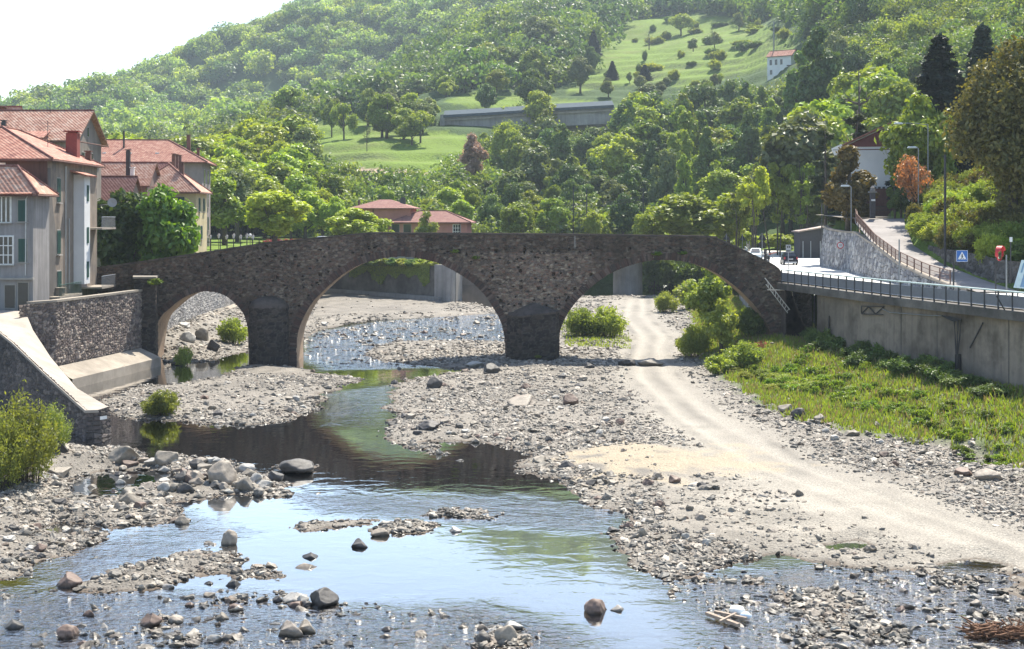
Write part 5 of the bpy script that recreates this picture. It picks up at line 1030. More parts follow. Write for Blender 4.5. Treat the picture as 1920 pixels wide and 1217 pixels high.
# ---------------------------------------------------------------- bushes
for a in [('tallwillow', 48, 905, 120, 175, 'feathery green willow bush by the wing wall at lower left'), ('tallwillow', 5, 915, 90, 150, 'willow bush cut by the left edge of the picture'), ('tallwillow', 100, 845, 66, 90, 'thin brownish willow bush against the wing wall'), ('willow', 302, 778, 78, 50, 'round willow tuft alone on the left gravel bar'),
          ('willow', 1092, 632, 80, 58, 'left half of the wide willow bush behind the middle pier'), ('willow', 1138, 632, 78, 58, 'right half of the wide willow bush behind the middle pier'), ('sapling', 1330, 622, 100, 135, 'tall leafy bush under the right arch'), ('sapling', 1352, 658, 80, 108, 'pale leafy bush in front of the tall one under the right arch'), ('sapling', 1292, 580, 70, 60, 'low bush behind the track under the right arch'), ('darkshrub', 1415, 630, 90, 60, 'dark bush in the shade of the right arch'),
          ('willow', 1250, 585, 50, 40, 'small bush left of the tall one under the right arch'), ('willow', 1300, 672, 70, 60, 'grassy bush at the foot of the pale leafy bush'), ('willow', 1395, 672, 80, 52, 'light green bush right of the pale leafy bush'), ('willow', 435, 645, 60, 52, 'green bush on the stony bank behind the small left arch'), ('willow', 345, 650, 34, 40, 'small yellow bush at the foot of the upstream wall'), ('shrub', 1350, 700, 60, 36, 'low bush at the corner of the grassy bank')]:
    bush_px(*a[:5], a[5])
def bank_bushes(kind, n, poly, wr, hr, label, group, cat='bush', nm='bush'):
    xs = [p[0] for p in poly]; ys = [p[1] for p in poly]; c_ = 0
    while c_ < n:
        a, b = random.uniform(min(xs), max(xs)), random.uniform(min(ys), max(ys))
        if inpx(a, b, poly): bush_px(kind, a, b, random.uniform(*wr), random.uniform(*hr), label, group, cat=cat, name=nm); c_ += 1
bank_bushes('darkshrub', 36, [(1510, 640), (1660, 672), (1800, 720), (1915, 752), (1915, 775), (1800, 738), (1650, 690), (1520, 655)], (40, 75), (18, 40), 'dark weedy bush in the shade along the foot of the concrete wall', 'weedy bushes along the concrete wall')
bank_bushes('lowplant', 170, [(1400, 690), (1500, 665), (1640, 690), (1800, 745), (1900, 775), (1900, 830), (1750, 790), (1560, 755), (1440, 735)], (20, 46), (8, 20), 'broad leaved weed on the sunny grassy bank', 'broad leaved weeds on the bank', 'plant', 'weed')
bank_bushes('willow', 16, [(1310, 655), (1400, 690), (1500, 700), (1560, 740), (1440, 735), (1340, 690)], (22, 40), (10, 20), 'tufted low bush on the grassy bank near the bridge', 'tufted bushes on the bank near the bridge')
for (a, b, s, d) in PLANTS_ON_BRIDGE:
    plant('lowplant', (X(a, d), d, Z(b, d)), s, s * 2.2, {288: 'yellow green plant sprouting from the buttress at the left end of the bridge', 853: 'dark tuft left of another above the right haunch of the middle arch', 893: 'dark tuft growing lower on the right haunch of the middle arch', 1232: 'dark tuft over the crown of the right arch', 1280: 'second dark tuft right over the crown of the right arch', 1010: 'green moss tuft at the foot of the pointed pier'}[a], None, 'plant', 'wall_plant')
# hedge bank above the drive
def bank_z(x, d): return float(hill_z(np.array([x]), np.array([d]))[0])
for i in range(190):
    d = random.uniform(98, 146); x = float(ld(RAMPR, d)) + .9 + 15 * random.random() ** 1.3 + (2.2 if d > 138 else 0); s = random.uniform(.75, 1.15)
    if d < 112 and x < float(ld(RAMPR, d)) + 3: continue
    plant('hedgeb', (x, d, bank_z(x, d) - .2), random.uniform(1.5, 2.6), 3.2 * s, 'leafy bush in the overgrown hedge bank above the drive', 'bushes of the hedge bank', 'bush')
for i in range(10):
    d = random.uniform(96, 112); x = float(ld(RAMPR, d)) + random.uniform(1.3, 6); plant('darkshrub', (x, d, bank_z(x, d) - .2), random.uniform(1.4, 2.2), 4.0, 'dark ivy covered bush above the bank wall at the right edge', 'dark bushes above the bank wall', 'bush')
for i, px in enumerate(np.linspace(512, 606, 8)):
    plant('redhedge', (X(px, 222), 222, 8.2), 1.3 + .25 * (i == 6), 3.6, 'crimson leaved shrub in the low red hedge behind the bridge', 'shrubs of the red hedge', 'shrub', 'red_shrub')
for i, px in enumerate(np.linspace(495, 560, 6)):
    plant('lowplant', (X(px, 200), 200, 8.6), 1.0, 2.4, 'pale green shrub in the clipped border beside the lawn', 'shrubs of the pale border', 'shrub', 'border_shrub')
for i, px in enumerate(np.linspace(600, 830, 14)):
    plant('shrub', (X(px, 226 - i * 1.3), 226 - i * 1.3, 5.4), 1.3, 3.4, 'bush along the top of the far abutment wall', 'bushes on top of the far abutment wall', 'bush')
for i, px in enumerate(np.linspace(1225, 1420, 12)):
    d = 200 + 5 * (i % 4) + max(0, px - 1300) * .1; plant('darkshrub', (X(px, d + 48), d + 48, .4), random.uniform(4.5, 7.0), 7.5, 'dark thicket bush beyond the track through the right arch', 'thicket bushes beyond the right arch', 'bush')
for i, px in enumerate(np.linspace(1215, 1480, 14)):
    plant('spring', (X(px, 246 + (i % 3) * 6), 246 + (i % 3) * 6, 6.5), random.uniform(3, 5), random.uniform(4, 6), 'low leafy tree at the far end of the road', 'low trees at the far end of the road', 'tree', 'broadleaf_tree')
for i in range(38):
    q = MEADOWS[1]; a, b = random.uniform(1080, 1480), random.uniform(35, 165)
    if not inpx(a, b, q) or 1425 < a < 1500 and b > 80: continue
    dd_ = next((e for e in np.arange(420, 1000, 6.0) if HY - (ground(a, e) - H) * F / e <= b), None)
    if dd_: plant('shrub', (X(a, dd_), dd_, ground(a, dd_) - .3), random.uniform(1.8, 5.0), random.uniform(2.5, 10), 'dark scrubby bush along a terrace of the high meadow', 'bushes on the high meadow terraces', 'bush')
# ivy on the abutment
r_ = rt_(90); n = 5200; u = r_.uniform(0, 1, n); pxs = 655 + 150 * u; drop = (0.35 + .65 * vnoise(pxs / 13, pxs * 0, 4)) * (0.75 + .25 * np.sin(pxs / 21)); zz = 6.1 - r_.uniform(0, 1, n) ** 1.2 * 4.6 * drop
dd = 238 + (205 - 238) * (pxs - 560) / (845 - 560) - .35 - r_.uniform(0, .35, n); c_ = np.stack([X(pxs, dd), dd, zz], -1); v, f = leaf_geo(c_, unit(np.array((-.2, -1, .3)) + r_.normal(0, .4, (n, 3))), .16 * r_.uniform(.7, 1.3, n), r_)
iv = npmesh('ivy', v, f, LM['green']); tag(iv, 'ivy curtain hanging down the far abutment wall', 'ivy')

# ---------------------------------------------------------------- grass on the bank
def grass(name, label, n, poly, hr, mat, seed, zf=None, dens=None, cat='grass'):
    r = np.random.default_rng(seed); pw_ = np.array(poly); x = r.uniform(pw_[:, 0].min(), pw_[:, 0].max(), n * 3); y = r.uniform(pw_[:, 1].min(), pw_[:, 1].max(), n * 3)
    s = sdf(x, y, poly); k = (s + (fbm(x / 1.2, y / 1.2, 3, 2) - .45) * 3 > 0); x, y = x[k][:n], y[k][:n]; n = len(x); z = (zf or (lambda a, b: bed_z(a, b, False)))(x, y)
    h = r.uniform(*hr, n) * (.5 + 1.0 * fbm(x / 2, y / 2, 3, 9)); a = r.uniform(0, 6.28, n); w_ = .035 + .03 * r.uniform(0, 1, n); le = r.normal(0, .3, (n, 2)) * h[:, None]
    dx, dy = np.cos(a) * w_, np.sin(a) * w_
    V = np.stack([np.stack([x - dx, y - dy, z - .03], -1), np.stack([x + dx, y + dy, z - .03], -1), np.stack([x + dx * .6 + le[:, 0] * .5, y + dy * .6 + le[:, 1] * .5, z + h * .6], -1), np.stack([x + le[:, 0], y + le[:, 1], z + h], -1)], 1)
    tag(npmesh(name, V.reshape(-1, 3), np.arange(n * 4).reshape(-1, 4), mat), label, cat, kind='stuff')
GR1 = leaf_mat('bank_grass_blades', (.115, .19, .022), (.21, .27, .045), .5)
gpoly = GRW
grass('bank_grass', 'rough yellow green grass on the sunny bank below the wall', 125000, gpoly, (.10, .42), GR1, 4)
sp_ = lambda q: g2(q)
grass('dry_grass', 'straw coloured dead stalks mixed into the bank grass', 26000, gpoly, (.2, .6), leaf_mat('dry_stalks', (.22, .19, .08), (.34, .29, .14), .4, (1.1, 1.0, .7)), 14)
grass('gravel_weeds', 'sparse weeds between the stones beside the piers', 2600, sp_([(1050, 610), (1170, 620), (1180, 660), (1060, 655)]), (.1, .4), GR1, 5)
grass('shore_weeds', 'thin grass growing at the foot of the left bushes', 3000, sp_([(0, 900), (90, 880), (130, 860), (60, 850), (-100, 860), (-100, 930)]), (.1, .5), GR1, 6)
# ---------------------------------------------------------------- houses
def tile_mat(name, c1, c2, c3, rows=5.2):
    m, t = nt(name); geo = N(t, 'NewGeometry'); tc = N(t, 'TexCoord')
    no = N(t, 'TexNoise', Scale=1.1, Detail=6.0, Roughness=0.7); L(t, geo.outputs['Position'], no.inputs['Vector'])
    vo = N(t, 'TexVoronoi', Scale=3.6); L(t, geo.outputs['Position'], vo.inputs['Vector']); sp = N(t, 'SeparateColor'); L(t, vo.outputs['Color'], sp.inputs[0])
    ad = N(t, 'Math', operation='MULTIPLY_ADD'); ad.inputs[1].default_value = 0.35; L(t, sp.outputs[0], ad.inputs[0]); L(t, no.outputs['Fac'], ad.inputs[2])
    r = ramp(t, ad.outputs[0], [(0.35, c1), (0.65, c2), (0.95, c3)])
    xz = N(t, 'SeparateXYZ'); L(t, geo.outputs['Position'], xz.inputs[0])
    mu = N(t, 'Math', operation='MULTIPLY'); mu.inputs[1].default_value = rows; L(t, xz.outputs[2], mu.inputs[0]); fr = N(t, 'Math', operation='FRACT'); L(t, mu.outputs[0], fr.inputs[0])
    mxx = N(t, 'Math', operation='ADD'); L(t, xz.outputs[0], mxx.inputs[0]); L(t, xz.outputs[1], mxx.inputs[1])
    m3 = N(t, 'Math', operation='MULTIPLY'); m3.inputs[1].default_value = 18; L(t, mxx.outputs[0], m3.inputs[0]); sn = N(t, 'Math', operation='SINE'); L(t, m3.outputs[0], sn.inputs[0])
    hh = N(t, 'Math', operation='MULTIPLY_ADD'); hh.inputs[1].default_value = 0.14; L(t, sn.outputs[0], hh.inputs[0]); L(t, fr.outputs[0], hh.inputs[2])
    b = N(t, 'BsdfPrincipled'); b.inputs['Roughness'].default_value = 0.85; L(t, r.outputs[0], b.inputs['Base Color'])
    bp = N(t, 'Bump', Strength=0.9, Distance=0.09); L(t, hh.outputs[0], bp.inputs['Height']); L(t, bp.outputs[0], b.inputs['Normal'])
    o = N(t, 'OutputMaterial'); L(t, b.outputs[0], o.inputs[0]); return m
TILE_R = tile_mat('red_clay_tiles', (.20, .075, .058), (.36, .15, .105), (.48, .28, .21)); TILE_L = tile_mat('pale_orange_tiles', (.28, .13, .09), (.46, .24, .17), (.56, .4, .31)); TILE_B = tile_mat('brown_red_tiles', (.18, .075, .065), (.25, .11, .09), (.3, .16, .13))
SH = plain('green_shutter_paint', (.022, .075, .06), .55); GLASS = plain('dark_window_glass', (.03, .035, .045), .12, 0, .8); CHIM = rough_mat('soot_brown_chimney', (.10, .06, .05), (.2, .11, .09), 3, .9, .3, 15); ZINC = plain('zinc_flashing', (.55, .55, .56), .4, .6)
def pl(name, c, st=.35, streak=.35, c3=None): return rough_mat(name, tuple(x * .82 for x in c), tuple(x * 1.12 for x in c), .5, .92, .25, 12, stain=st, vstreak=streak, c3=c3)
class House:
    def __init__(s, name, label, org, rz, w, l, zb, ze, wall, roof, roofh, kind='hip', over=.5, ridge='y', cat='house', roofmat=None, walls=True):
        s.o = thing(name, label, cat, org, rz); s.rz = rz; s.w, s.l, s.zb, s.ze = w, l, zb, ze; s.M = Matrix.Translation(org) @ Matrix.Rotation(rz, 4, 'Z'); s.org = org
        m = MB(); h = ze - zb; hw, hl = w / 2, l / 2
        if kind == 'gable':
            if ridge == 'x': prof = [(-hl, 0), (hl, 0), (hl, h), (0, h + roofh), (-hl, h)]; vs = [(sx * hw, a, b) for sx in (-1, 1) for a, b in prof]
            else: prof = [(-hw, 0), (hw, 0), (hw, h), (0, h + roofh), (-hw, h)]; vs = [(a, sx * hl, b) for sx in (-1, 1) for a, b in prof]
            m.add(vs, [(0, 1, 2, 3, 4), (9, 8, 7, 6, 5)] + [(i, (i + 1) % 5, 5 + (i + 1) % 5, 5 + i) for i in range(5)])
        else: m.box((0, 0, h / 2), (w, l, h))
        s.put(m, 'wall', wall)
        # roof
        m = MB(); a, b = hw + over, hl + over; th = .16; sl = roofh / (min(hw, hl) if kind == 'hip' else (hl if ridge == 'x' else hw)); drop = sl * over
        z0 = h - drop + .03
        if kind == 'hip':
            if l >= w: rg = [(0, -hl + hw, h + roofh), (0, hl - hw, h + roofh)]; top = [(-a, -b, z0), (a, -b, z0), (a, b, z0), (-a, b, z0)] + rg; fs = [(0, 1, 4), (1, 2, 5, 4), (2, 3, 5), (3, 0, 4, 5)]; hips = [(0, 4), (1, 4), (2, 5), (3, 5), (4, 5)]
            else: rg = [(-hw + hl, 0, h + roofh), (hw - hl, 0, h + roofh)]; top = [(-a, -b, z0), (a, -b, z0), (a, b, z0), (-a, b, z0)] + rg; fs = [(0, 1, 5, 4), (1, 2, 5), (2, 3, 4, 5), (3, 0, 4)]; hips = [(0, 4), (3, 4), (1, 5), (2, 5), (4, 5)]
        else:
            if ridge == 'x': top = [(-a, -b, z0), (a, -b, z0), (a, 0, h + roofh + .03), (-a, 0, h + roofh + .03), (a, b, z0), (-a, b, z0)]
            else: top = [(-a, b, z0), (-a, -b, z0), (0, -b, h + roofh + .03), (0, b, h + roofh + .03), (a, -b, z0), (a, b, z0)]
            fs = [(0, 1, 2, 3), (3, 2, 4, 5)]; hips = [(2, 3)]
        n = len(top); vs = [(x, y, z + th) for x, y, z in top] + top
        bnd = {}
        for q in fs:
            for i in range(len(q)):
                e = (q[i], q[(i + 1) % len(q)]); bnd[e] = 1
        edges = [e for e in bnd if (e[1], e[0]) not in bnd]
        m.add(vs, fs + [tuple(i + n for i in q[::-1]) for q in fs] + [(i, j, j + n, i + n) for i, j in edges]); s.roof = s.put(m, 'roof', roofmat or roof)
        m = MB()
        for i, j in hips: m.tube([(top[i][0], top[i][1], top[i][2] + th + .02), (top[j][0], top[j][1], top[j][2] + th + .02)], .11, 6)
        s.put(m, 'ridge_tiles', TILE_B, s.roof)
        m = MB(); e0 = [(-a, -b, z0 + .02), (a, -b, z0 + .02), (a, b, z0 + .02)]; m.tube(e0, .07, 6); s.put(m, 'gutter', CHIM)
    def put(s, m, name, mat, parent=None, bevel=0):
        o = MB(); o.v, o.f = m.v, m.f; ob = o.build(name, mat, None, bevel=bevel); ob.parent = parent or s.o; return ob
    def win(s, face, u, z, w, h, kind='shut', sill=True):
        """u along the face from its left end, z above the base"""
        hw, hl = s.w / 2, s.l / 2
        def bx_(m, du, dz, ww, hh, out, dep):
            if face == 'f': m.box((-hw + u + du, -hl - out, z + dz), (ww, dep, hh))
            elif face == 'r': m.box((hw + out, -hl + u + du, z + dz), (dep, ww, hh))
            else: m.box((-hw - out, -hl + u + du, z + dz), (dep, ww, hh))
        m = MB(); bx_(m, 0, 0, w + .16, h + .16, .0, .06); o = s.put(m, 'window', WHITEP if kind in ('white', 'grid') else STONEF)
        m = MB(); bx_(m, 0, 0, w, h, .02, .05); s.put(m, 'pane', GLASS, o)
        if kind == 'shut':
            for q in (-1, 1):
                m = MB(); bx_(m, q * w * .255, 0, w * .49, h * .98, .055, .04)
                for k in range(int(h / .16)): bx_(m, q * w * .255, -h * .45 + k * .16, w * .38, .05, .08, .03)
                s.put(m, 'shutter', SH, o)
        elif kind == 'open':
            for q in (-1, 1):
                m = MB(); bx_(m, q * w * .76, 0, w * .5, h, .055, .04); s.put(m, 'shutter', SH, o)
        elif kind == 'grid':
            m = MB()
            for k in (-.5, -.17, .17, .5): bx_(m, k * w, 0, .07, h, .05, .04)
            for k in (-.5, -.17, .17, .5): bx_(m, 0, k * h, w, .07, .052, .04)
            s.put(m, 'frame', WHITEP, o)
        elif kind == 'white':
            m = MB()
            for k in (-.5, -.17, .17, .5): bx_(m, k * w, 0, .1, h, .05, .04)
            s.put(m, 'frame', WHITEP, o)
        if sill:
            m = MB(); bx_(m, 0, -h / 2 - .1, w + .3, .07, .1, .2); s.put(m, 'sill', STONEF, o)
        return o
    def chimney(s, x, y, h0, h1, w=.5, mat=None, name='chimney', cap=True):
        m = MB(); m.box((x, y, (h0 + h1) / 2 - s.zb), (w, w, h1 - h0))
        if cap: m.box((x, y, h1 - s.zb + .14), (w * 1.35, w * 1.35, .1)); m.box((x, y, h1 - s.zb + .05), (w * .7, w * .7, .18))
        return s.put(m, name, mat or CHIM, s.roof)
STONEF = plain('stone_window_surround', (.33, .31, .28), .9)
# A: low house at the left edge
A = House('house', 'low grey house with pale tiled hip roof at the left edge', (-40.3, 106.95, 5.3), 0, 8.0, 3.7, 5.3, 15.0, pl('grey_stucco', (.36, .34, .335), .25), TILE_L, 1.7, 'hip', .55)
for u, z, kd, w_, h_ in ((8 - 2.15 - .05, 8.2, 'white', 1.0, 1.9), (8 - .8, 8.1, 'shut', .62, 1.6), (8 - 2.05, 5.1, 'grid', 1.05, 2.1), (8 - .78, 5.1, 'shut', .62, 1.75)): A.win('f', u, z, w_, h_, kd)
A.win('f', 8 - 1.75, 1.6, .75, 1.7, 'glass', False); A.win('f', 8 - .75, 1.5, .75, 2.3, 'glass', False)
m = MB(); m.box((2.4, -2.2, 9.45), (3.4, .8, .1), rx=R(14)); A.put(m, 'awning_roof', TILE_R)
m = MB(); m.tube([(3.9, -2.1, 9.6), (3.5, -1.95, 9.0), (3.45, -1.93, 3.2)], .05, 6); A.put(m, 'drainpipe', ZINC)
m = MB(); m.box((2.8, -2.0, 2.95), (2.6, .35, .14)); A.put(m, 'string_course', STONEF)
# B: the tall house over the river wall
PB = pl('peeling_beige_stucco', (.27, .22, .18), .4, .35, (.17, .15, .14)); PBF = pl('dark_bare_brick', (.15, .09, .075), .4, .4)
B = House('house', 'tall peeling house with red tiled hip roof and white stair shaft above the river wall', (-42.1, 116.3, 4.6), R(1.6), 10.6, 14.4, 4.6, 17.6, PB, TILE_R, 2.6, 'hip', .55)
m = MB(); m.box((0, -7.23, 6.5), (10.6, .06, 12.8)); B.put(m, 'brick_front', PBF)
m = MB(); pr = [(0.02, .4), (0.02, 12.2), (.7, 12.2), (.9, 10.5), (1.3, 9.2), (1.9, 7.6), (2.3, 6.2), (2.0, 4.6), (2.25, 3.0), (2.1, .4)]; m.prism([(5.302, -7.2 + a, b) for a, b in pr], (.03, 0, 0)); B.put(m, 'darker_patch', pl('dark_grey_stucco', (.17, .155, .145), .4, .3))  # darker grey area with a wavy edge at the near end
m = MB(); m.box((1.6, -7.29, 10.8), (.9, .05, 3.6)); B.put(m, 'render_patch', WHITEP)
for u, z, h_ in ((2.9, 10.5, 1.9), (2.9, 6.3, 1.9)): B.win('r', u, z, .85, h_, 'shut')
B.win('r', 3.0, 2.95 - .3, 1.0, 2.6, 'shut', False)
for u in (2.8, 5.0, 9.6): B.win('r', u, .75, .7, 1.4, 'glass', False)
B.win('r', 10.3, 10.3, .8, 2.0, 'shut', False); B.win('r', 10.5, 6.3, .8, 2.0, 'shut', False); B.win('r', 11.8, .8, .7, 1.4, 'glass', False)
m = MB(); m.box((5.75, 6.4 - 7.2 + 1.6, 7.3), (.9, 1.7, 9.2)); sh_ = B.put(m, 'stair_shaft', rough_mat('white_limewash', (.66, .66, .67), (.74, .74, .74), .8, .9, .2, 14, stain=.12))
for z in (10.35, 6.8, 3.9):
    m = MB(); m.box((6.22, .95, z), (.06, .55, 1.35)); B.put(m, 'shutter', SH, sh_)
m = MB(); m.box((5.4, .55, 12.15), (2.6, 3.3, .14), ry=R(17)); B.put(m, 'shaft_roof', TILE_R, sh_)
m = MB(); m.box((5.30, .75 - 1.72 + .9 - .1, 7.3), (.02, 1.6, 9.2)); 
m = MB(); m.tube([(5.38, -2.6, 12.5), (5.38, -2.6, 2.6)], .06, 6); m.tube([(5.38, -1.6, 8.2), (5.38, -1.6, 2.4)], .05, 6); B.put(m, 'drainpipe', ZINC)
m = MB(); m.box((5.75, -4.0, 1.92), (1.0, 6.2, .18)); bal = B.put(m, 'balcony', CONC_L)
m = MB(); m.tube([(6.2, -7.0, 2.95), (6.2, -1.0, 2.95)], .03, 6)
for k in range(31): m.bar((6.2, -7.0 + k * .2, 2.0), (6.2, -7.0 + k * .2, 2.95), .02)
B.put(m, 'balcony_railing', SH, bal)
for z, nm in ((2.25, 'balcony'), (7.35, 'balcony')):
    m = MB(); m.box((6.1, 4.6, z), (1.9, 4.6, .16)); b2 = B.put(m, nm, CONC_L)
    m = MB(); m.tube([(7.0, 2.4, z + 1.0), (7.0, 6.9, z + 1.0)], .03, 6)
    for k in range(23): m.bar((7.0, 2.4 + k * .2, z), (7.0, 2.4 + k * .2, z + 1.0), .02)
    B.put(m, 'balcony_railing', GREYM, b2)
m = MB(); m.lathe([(.02, 0), (.34, .07), (.42, .15), (.34, .14), (.02, .06)], (0, 0, 0), 14); mm_ = Matrix.Translation((6.6, 7.3, 9.6)) @ Matrix.Rotation(R(75), 4, 'X') @ Matrix.Rotation(R(20), 4, 'Y'); m.v = [tuple(mm_ @ Vector(p)) for p in m.v]; m.bar((5.6, 7.0, 9.4), (6.6, 7.2, 9.5), .05); B.put(m, 'satellite_dish', plain('dish_grey', (.3, .3, .3), .6))
B.chimney(4.2, 3.6, 17.4, 20.2, .95, rough_mat('red_brick_chimney', (.2, .05, .045), (.28, .08, .065), 3, .9, .3, 20)); B.chimney(4.9, 5.9, 17.2, 18.6, .45); 
m = MB(); m.tube([(3.2, -6.6 + 6.4, 13.3), (3.2, -.2, 16.4)], .025, 5); m.tube([(2.6, -.2, 16.2), (3.8, -.2, 16.2)], .015, 4); m.tube([(2.8, -.2, 15.9), (3.6, -.2, 15.9)], .015, 4); B.put(m, 'aerial', DARKM, B.roof)
m = MB(); m.box((5.6, -4.8, 2.3), (.5, .9, .5)); m.box((5.6, -4.8, 2.62), (.7, 1.1, .08)); tag(B.put(m, 'balcony_boxes', CONC_L), None)
# C: gabled house behind
C = House('house', 'gabled house with weathered tiles and two dark flues behind the tall peeling house', (-49.6, 141, 6), 0, 13.0, 9.0, 6, 20.7, pl('ochre_grey_stucco', (.30, .26, .23)), TILE_L, 2.9, 'gable', .6, 'x')
C.win('r', 2.8, 12.6, .8, 1.7, 'glass'); C.win('r', 5.6, 12.6, .8, 1.7, 'glass'); C.win('r', 4.4, 15.6, .5, .9, 'glass', False)
C.chimney(-1.9, -2.9, 21.0, 24.2, .32, DARKM); C.chimney(-.9, -3.2, 21.0, 22.4, .4, DARKM); C.chimney(-5.8, -2.6, 21.5, 23.6, .8); C.chimney(-4.6, .6, 23, 25.6, .3, plain('reddish_flue', (.3, .16, .13), .8))
m = MB(); m.box((2.4, -5.3, 15.0), (3.4, 2.2, .14), rx=R(20)); m.box((3.2, -5.0, 14.2), (1.2, 1.0, 1.5)); C.put(m, 'dormer', TILE_R, C.roof)
m = MB(); m.tube([(2.8, -.5, 17.4), (2.8, -.5, 19.6)], .025, 4); m.tube([(2.3, -.5, 19.4), (3.3, -.5, 19.4)], .015, 4); C.put(m, 'aerial', DARKM, C.roof)
C2 = House('house', 'orange tiled house roof cut by the left edge behind the gabled house', (-60.6, 151, 6), 0, 13.5, 8, 6, 20.6, pl('cream_stucco', (.4, .36, .3)), TILE_L, 4.2, 'gable', .5, 'x')
C2.chimney(5.9, -2.2, 21.5, 24.6, .8); C2.chimney(3.4, -2.6, 21.0, 22.2, .6)
# D: long block
D = House('apartment_block', 'long three storey house with broad red hip roof beyond the leafy trees', (-54.0, 196.5, 7.5), R(6), 21, 10.5, 7.5, 20.9, pl('mauve_grey_stucco', (.30, .255, .26), .2, .2), TILE_R, 2.9, 'hip', .8)
for z in (11.2, 7.9, 4.6, 1.6):
    for u in (3.0, 7.2): D.win('r', u, z, 1.0, 1.9, 'shut' if z < 6 else 'glass')
for x in (-8.8, -7.6, -6.2, -4.4): D.chimney(x, -1.5, 22.4, 25.5, .7, name='chimney')
D.chimney(-.6, -2.2, 22.0, 24.9, .22, DARKM, 'flue'); D.chimney(7.9, 1.0, 22.2, 24.6, .5); D.chimney(9.0, 3.0, 21.4, 22.8, .4)
for x in (.5, 4.2, -3): D.chimney(x, -3.6, 21.75, 22.0, .5, WHITEP, 'roof_light', False)
# E: yellow villa
E = House('villa', 'cream yellow villa with patterned pale tile roof behind the leafy tree', (-39.9, 161.5, 7.8), R(3), 7.4, 7.4, 7.8, 16.1, pl('cream_yellow_stucco', (.52, .45, .27), .1, .1), TILE_L, 2.9, 'hip', .55)
for u in (1.2, 2.6): E.win('f', u, 6.8, .9, 1.3, 'glass')
E.win('f', 5.2, 6.8, .9, 1.3, 'open'); E.win('r', 2.2, 6.6, .9, 1.5, 'shut'); E.win('r', 5.2, 6.6, .9, 1.5, 'shut'); E.win('r', 3.6, 3.4, .9, 1.5, 'shut')
E.chimney(1.6, -1.0, 17.2, 19.2, .5)
E2 = House('house', 'dark red tiled hip roof behind the cream yellow villa', (-43.2, 172, 7.8), R(3), 8.0, 7.0, 7.8, 16.6, pl('brick_red_stucco', (.3, .18, .15)), TILE_B, 3.0, 'hip', .5, 'y')
for y in (-2, 0, 2): E2.chimney(1.6, y, 19, 20.6, .4)
Fh = House('house', 'small house with plain red tiled gable roof beside the leafy trees', (-43.7, 151, 6.5), 0, 5.2, 6.0, 6.5, 14.6, pl('brown_stucco', (.3, .22, .19)), TILE_B, 2.6, 'gable', .35, 'x')
F2 = House('house', 'banded tile roof with a thick white collared flue beside the leafy trees', (-43.6, 158.0, 6.5), 0, 5.6, 6.0, 6.5, 16.6, pl('brown_stucco_b', (.3, .22, .19)), TILE_L, 2.4, 'gable', .35, 'x')
F2.chimney(.4, -1.9, 17.2, 20.4, .42, DARKM); F2.chimney(.9, -2.0, 17.2, 18.4, .4, WHITEP)
# pink house
PK = pl('salmon_pink_stucco', (.50, .23, .19), .08, .08)
K1 = House('house', 'salmon pink house with low red hip roofs and a taller block at its left end', (X(812, 252), 252, 7.2), R(-4), 13.2, 8.5, 7.2, 12.3, PK, TILE_B, 1.75, 'hip', .8)
m = MB(); m.box((-9.0, 1.5, 3.7), (10.4, 7.5, 7.4)); tw = K1.put(m, 'tower_block', PK)
m = MB(); a, b, z0 = 6.0, 4.6, 7.35; top = [(-9 - a, 1.5 - b, z0), (-9 + a, 1.5 - b, z0), (-9 + a, 1.5 + b, z0), (-9 - a, 1.5 + b, z0), (-10.0, 1.5, z0 + 1.6), (-8.0, 1.5, z0 + 1.6)]
m.add([(x, y, z + .15) for x, y, z in top] + top, [(0, 1, 5, 4), (1, 2, 5), (2, 3, 4, 5), (3, 0, 4), (6, 7, 8, 9), (0, 1, 7, 6), (1, 2, 8, 7), (2, 3, 9, 8), (3, 0, 6, 9)]); tr_ = K1.put(m, 'tower_roof', TILE_B, tw)
m = MB(); m.box((-5.6, .6, 8.6), (.9, .9, 1.5)); m.box((-5.6, .6, 9.4), (.6, .6, .3)); K1.put(m, 'chimney', DARKM, tr_)
m = MB(); m.box((-13.4, -1.0, 8.4), (.35, .35, 1.2)); K1.put(m, 'chimney', CHIM, tr_)
m = MB(); m.tube([(-10.6, -2.3, 7.3), (-10.6, -2.3, 0)], .08, 6); m.tube([(5.4, -4.35, 5.0), (5.4, -4.35, 0)], .08, 6); K1.put(m, 'drainpipe', DARKM)
for u, k in ((-.2, 'glass'), (1.9, 'glass'), (10.8, 'grid')): K1.win('f', u + .6, 3.6, 1.3, 1.9, k)
# white house by the gate
WH = House('white_house', 'white walled house with dark red gable and deep pale eaves behind the gate', (46.4, 167.6, 12.6), R(-14), 12.4, 8.6, 12.6, 21.4, rough_mat('white_house_render', (.62, .64, .66), (.72, .73, .74), .6, .9, .15, 10, stain=.06), TILE_B, 2.9, 'gable', 1.1, 'y')
m = MB(); m.prism([(-6.1, -4.33, 8.72), (6.1, -4.33, 8.72), (0, -4.33, 11.5)], (0, -.05, 0)); WH.put(m, 'gable_cladding', plain('dark_red_boards', (.13, .03, .03), .7))
m = MB(); m.box((0, -4.33, 1.9), (12.3, .08, 3.7)); WH.put(m, 'brick_base', rough_mat('dark_red_brick', (.09, .035, .03), (.14, .06, .05), 3, .9, .4, 25))
m = MB()
for k in range(25): m.box((-6.0 + k * .5, -4.45, 3.85), (.3, .2, .22))
WH.put(m, 'tile_string', DARKM)
m = MB(); m.box((-6.75, -5.2, 8.35), (1.3, .5, .9), ry=R(-25)); m.tube([(-6.3, -4.5, 8.2), (-6.3, -4.5, 0)], .07, 6); WH.put(m, 'eaves_board', WHITEP)
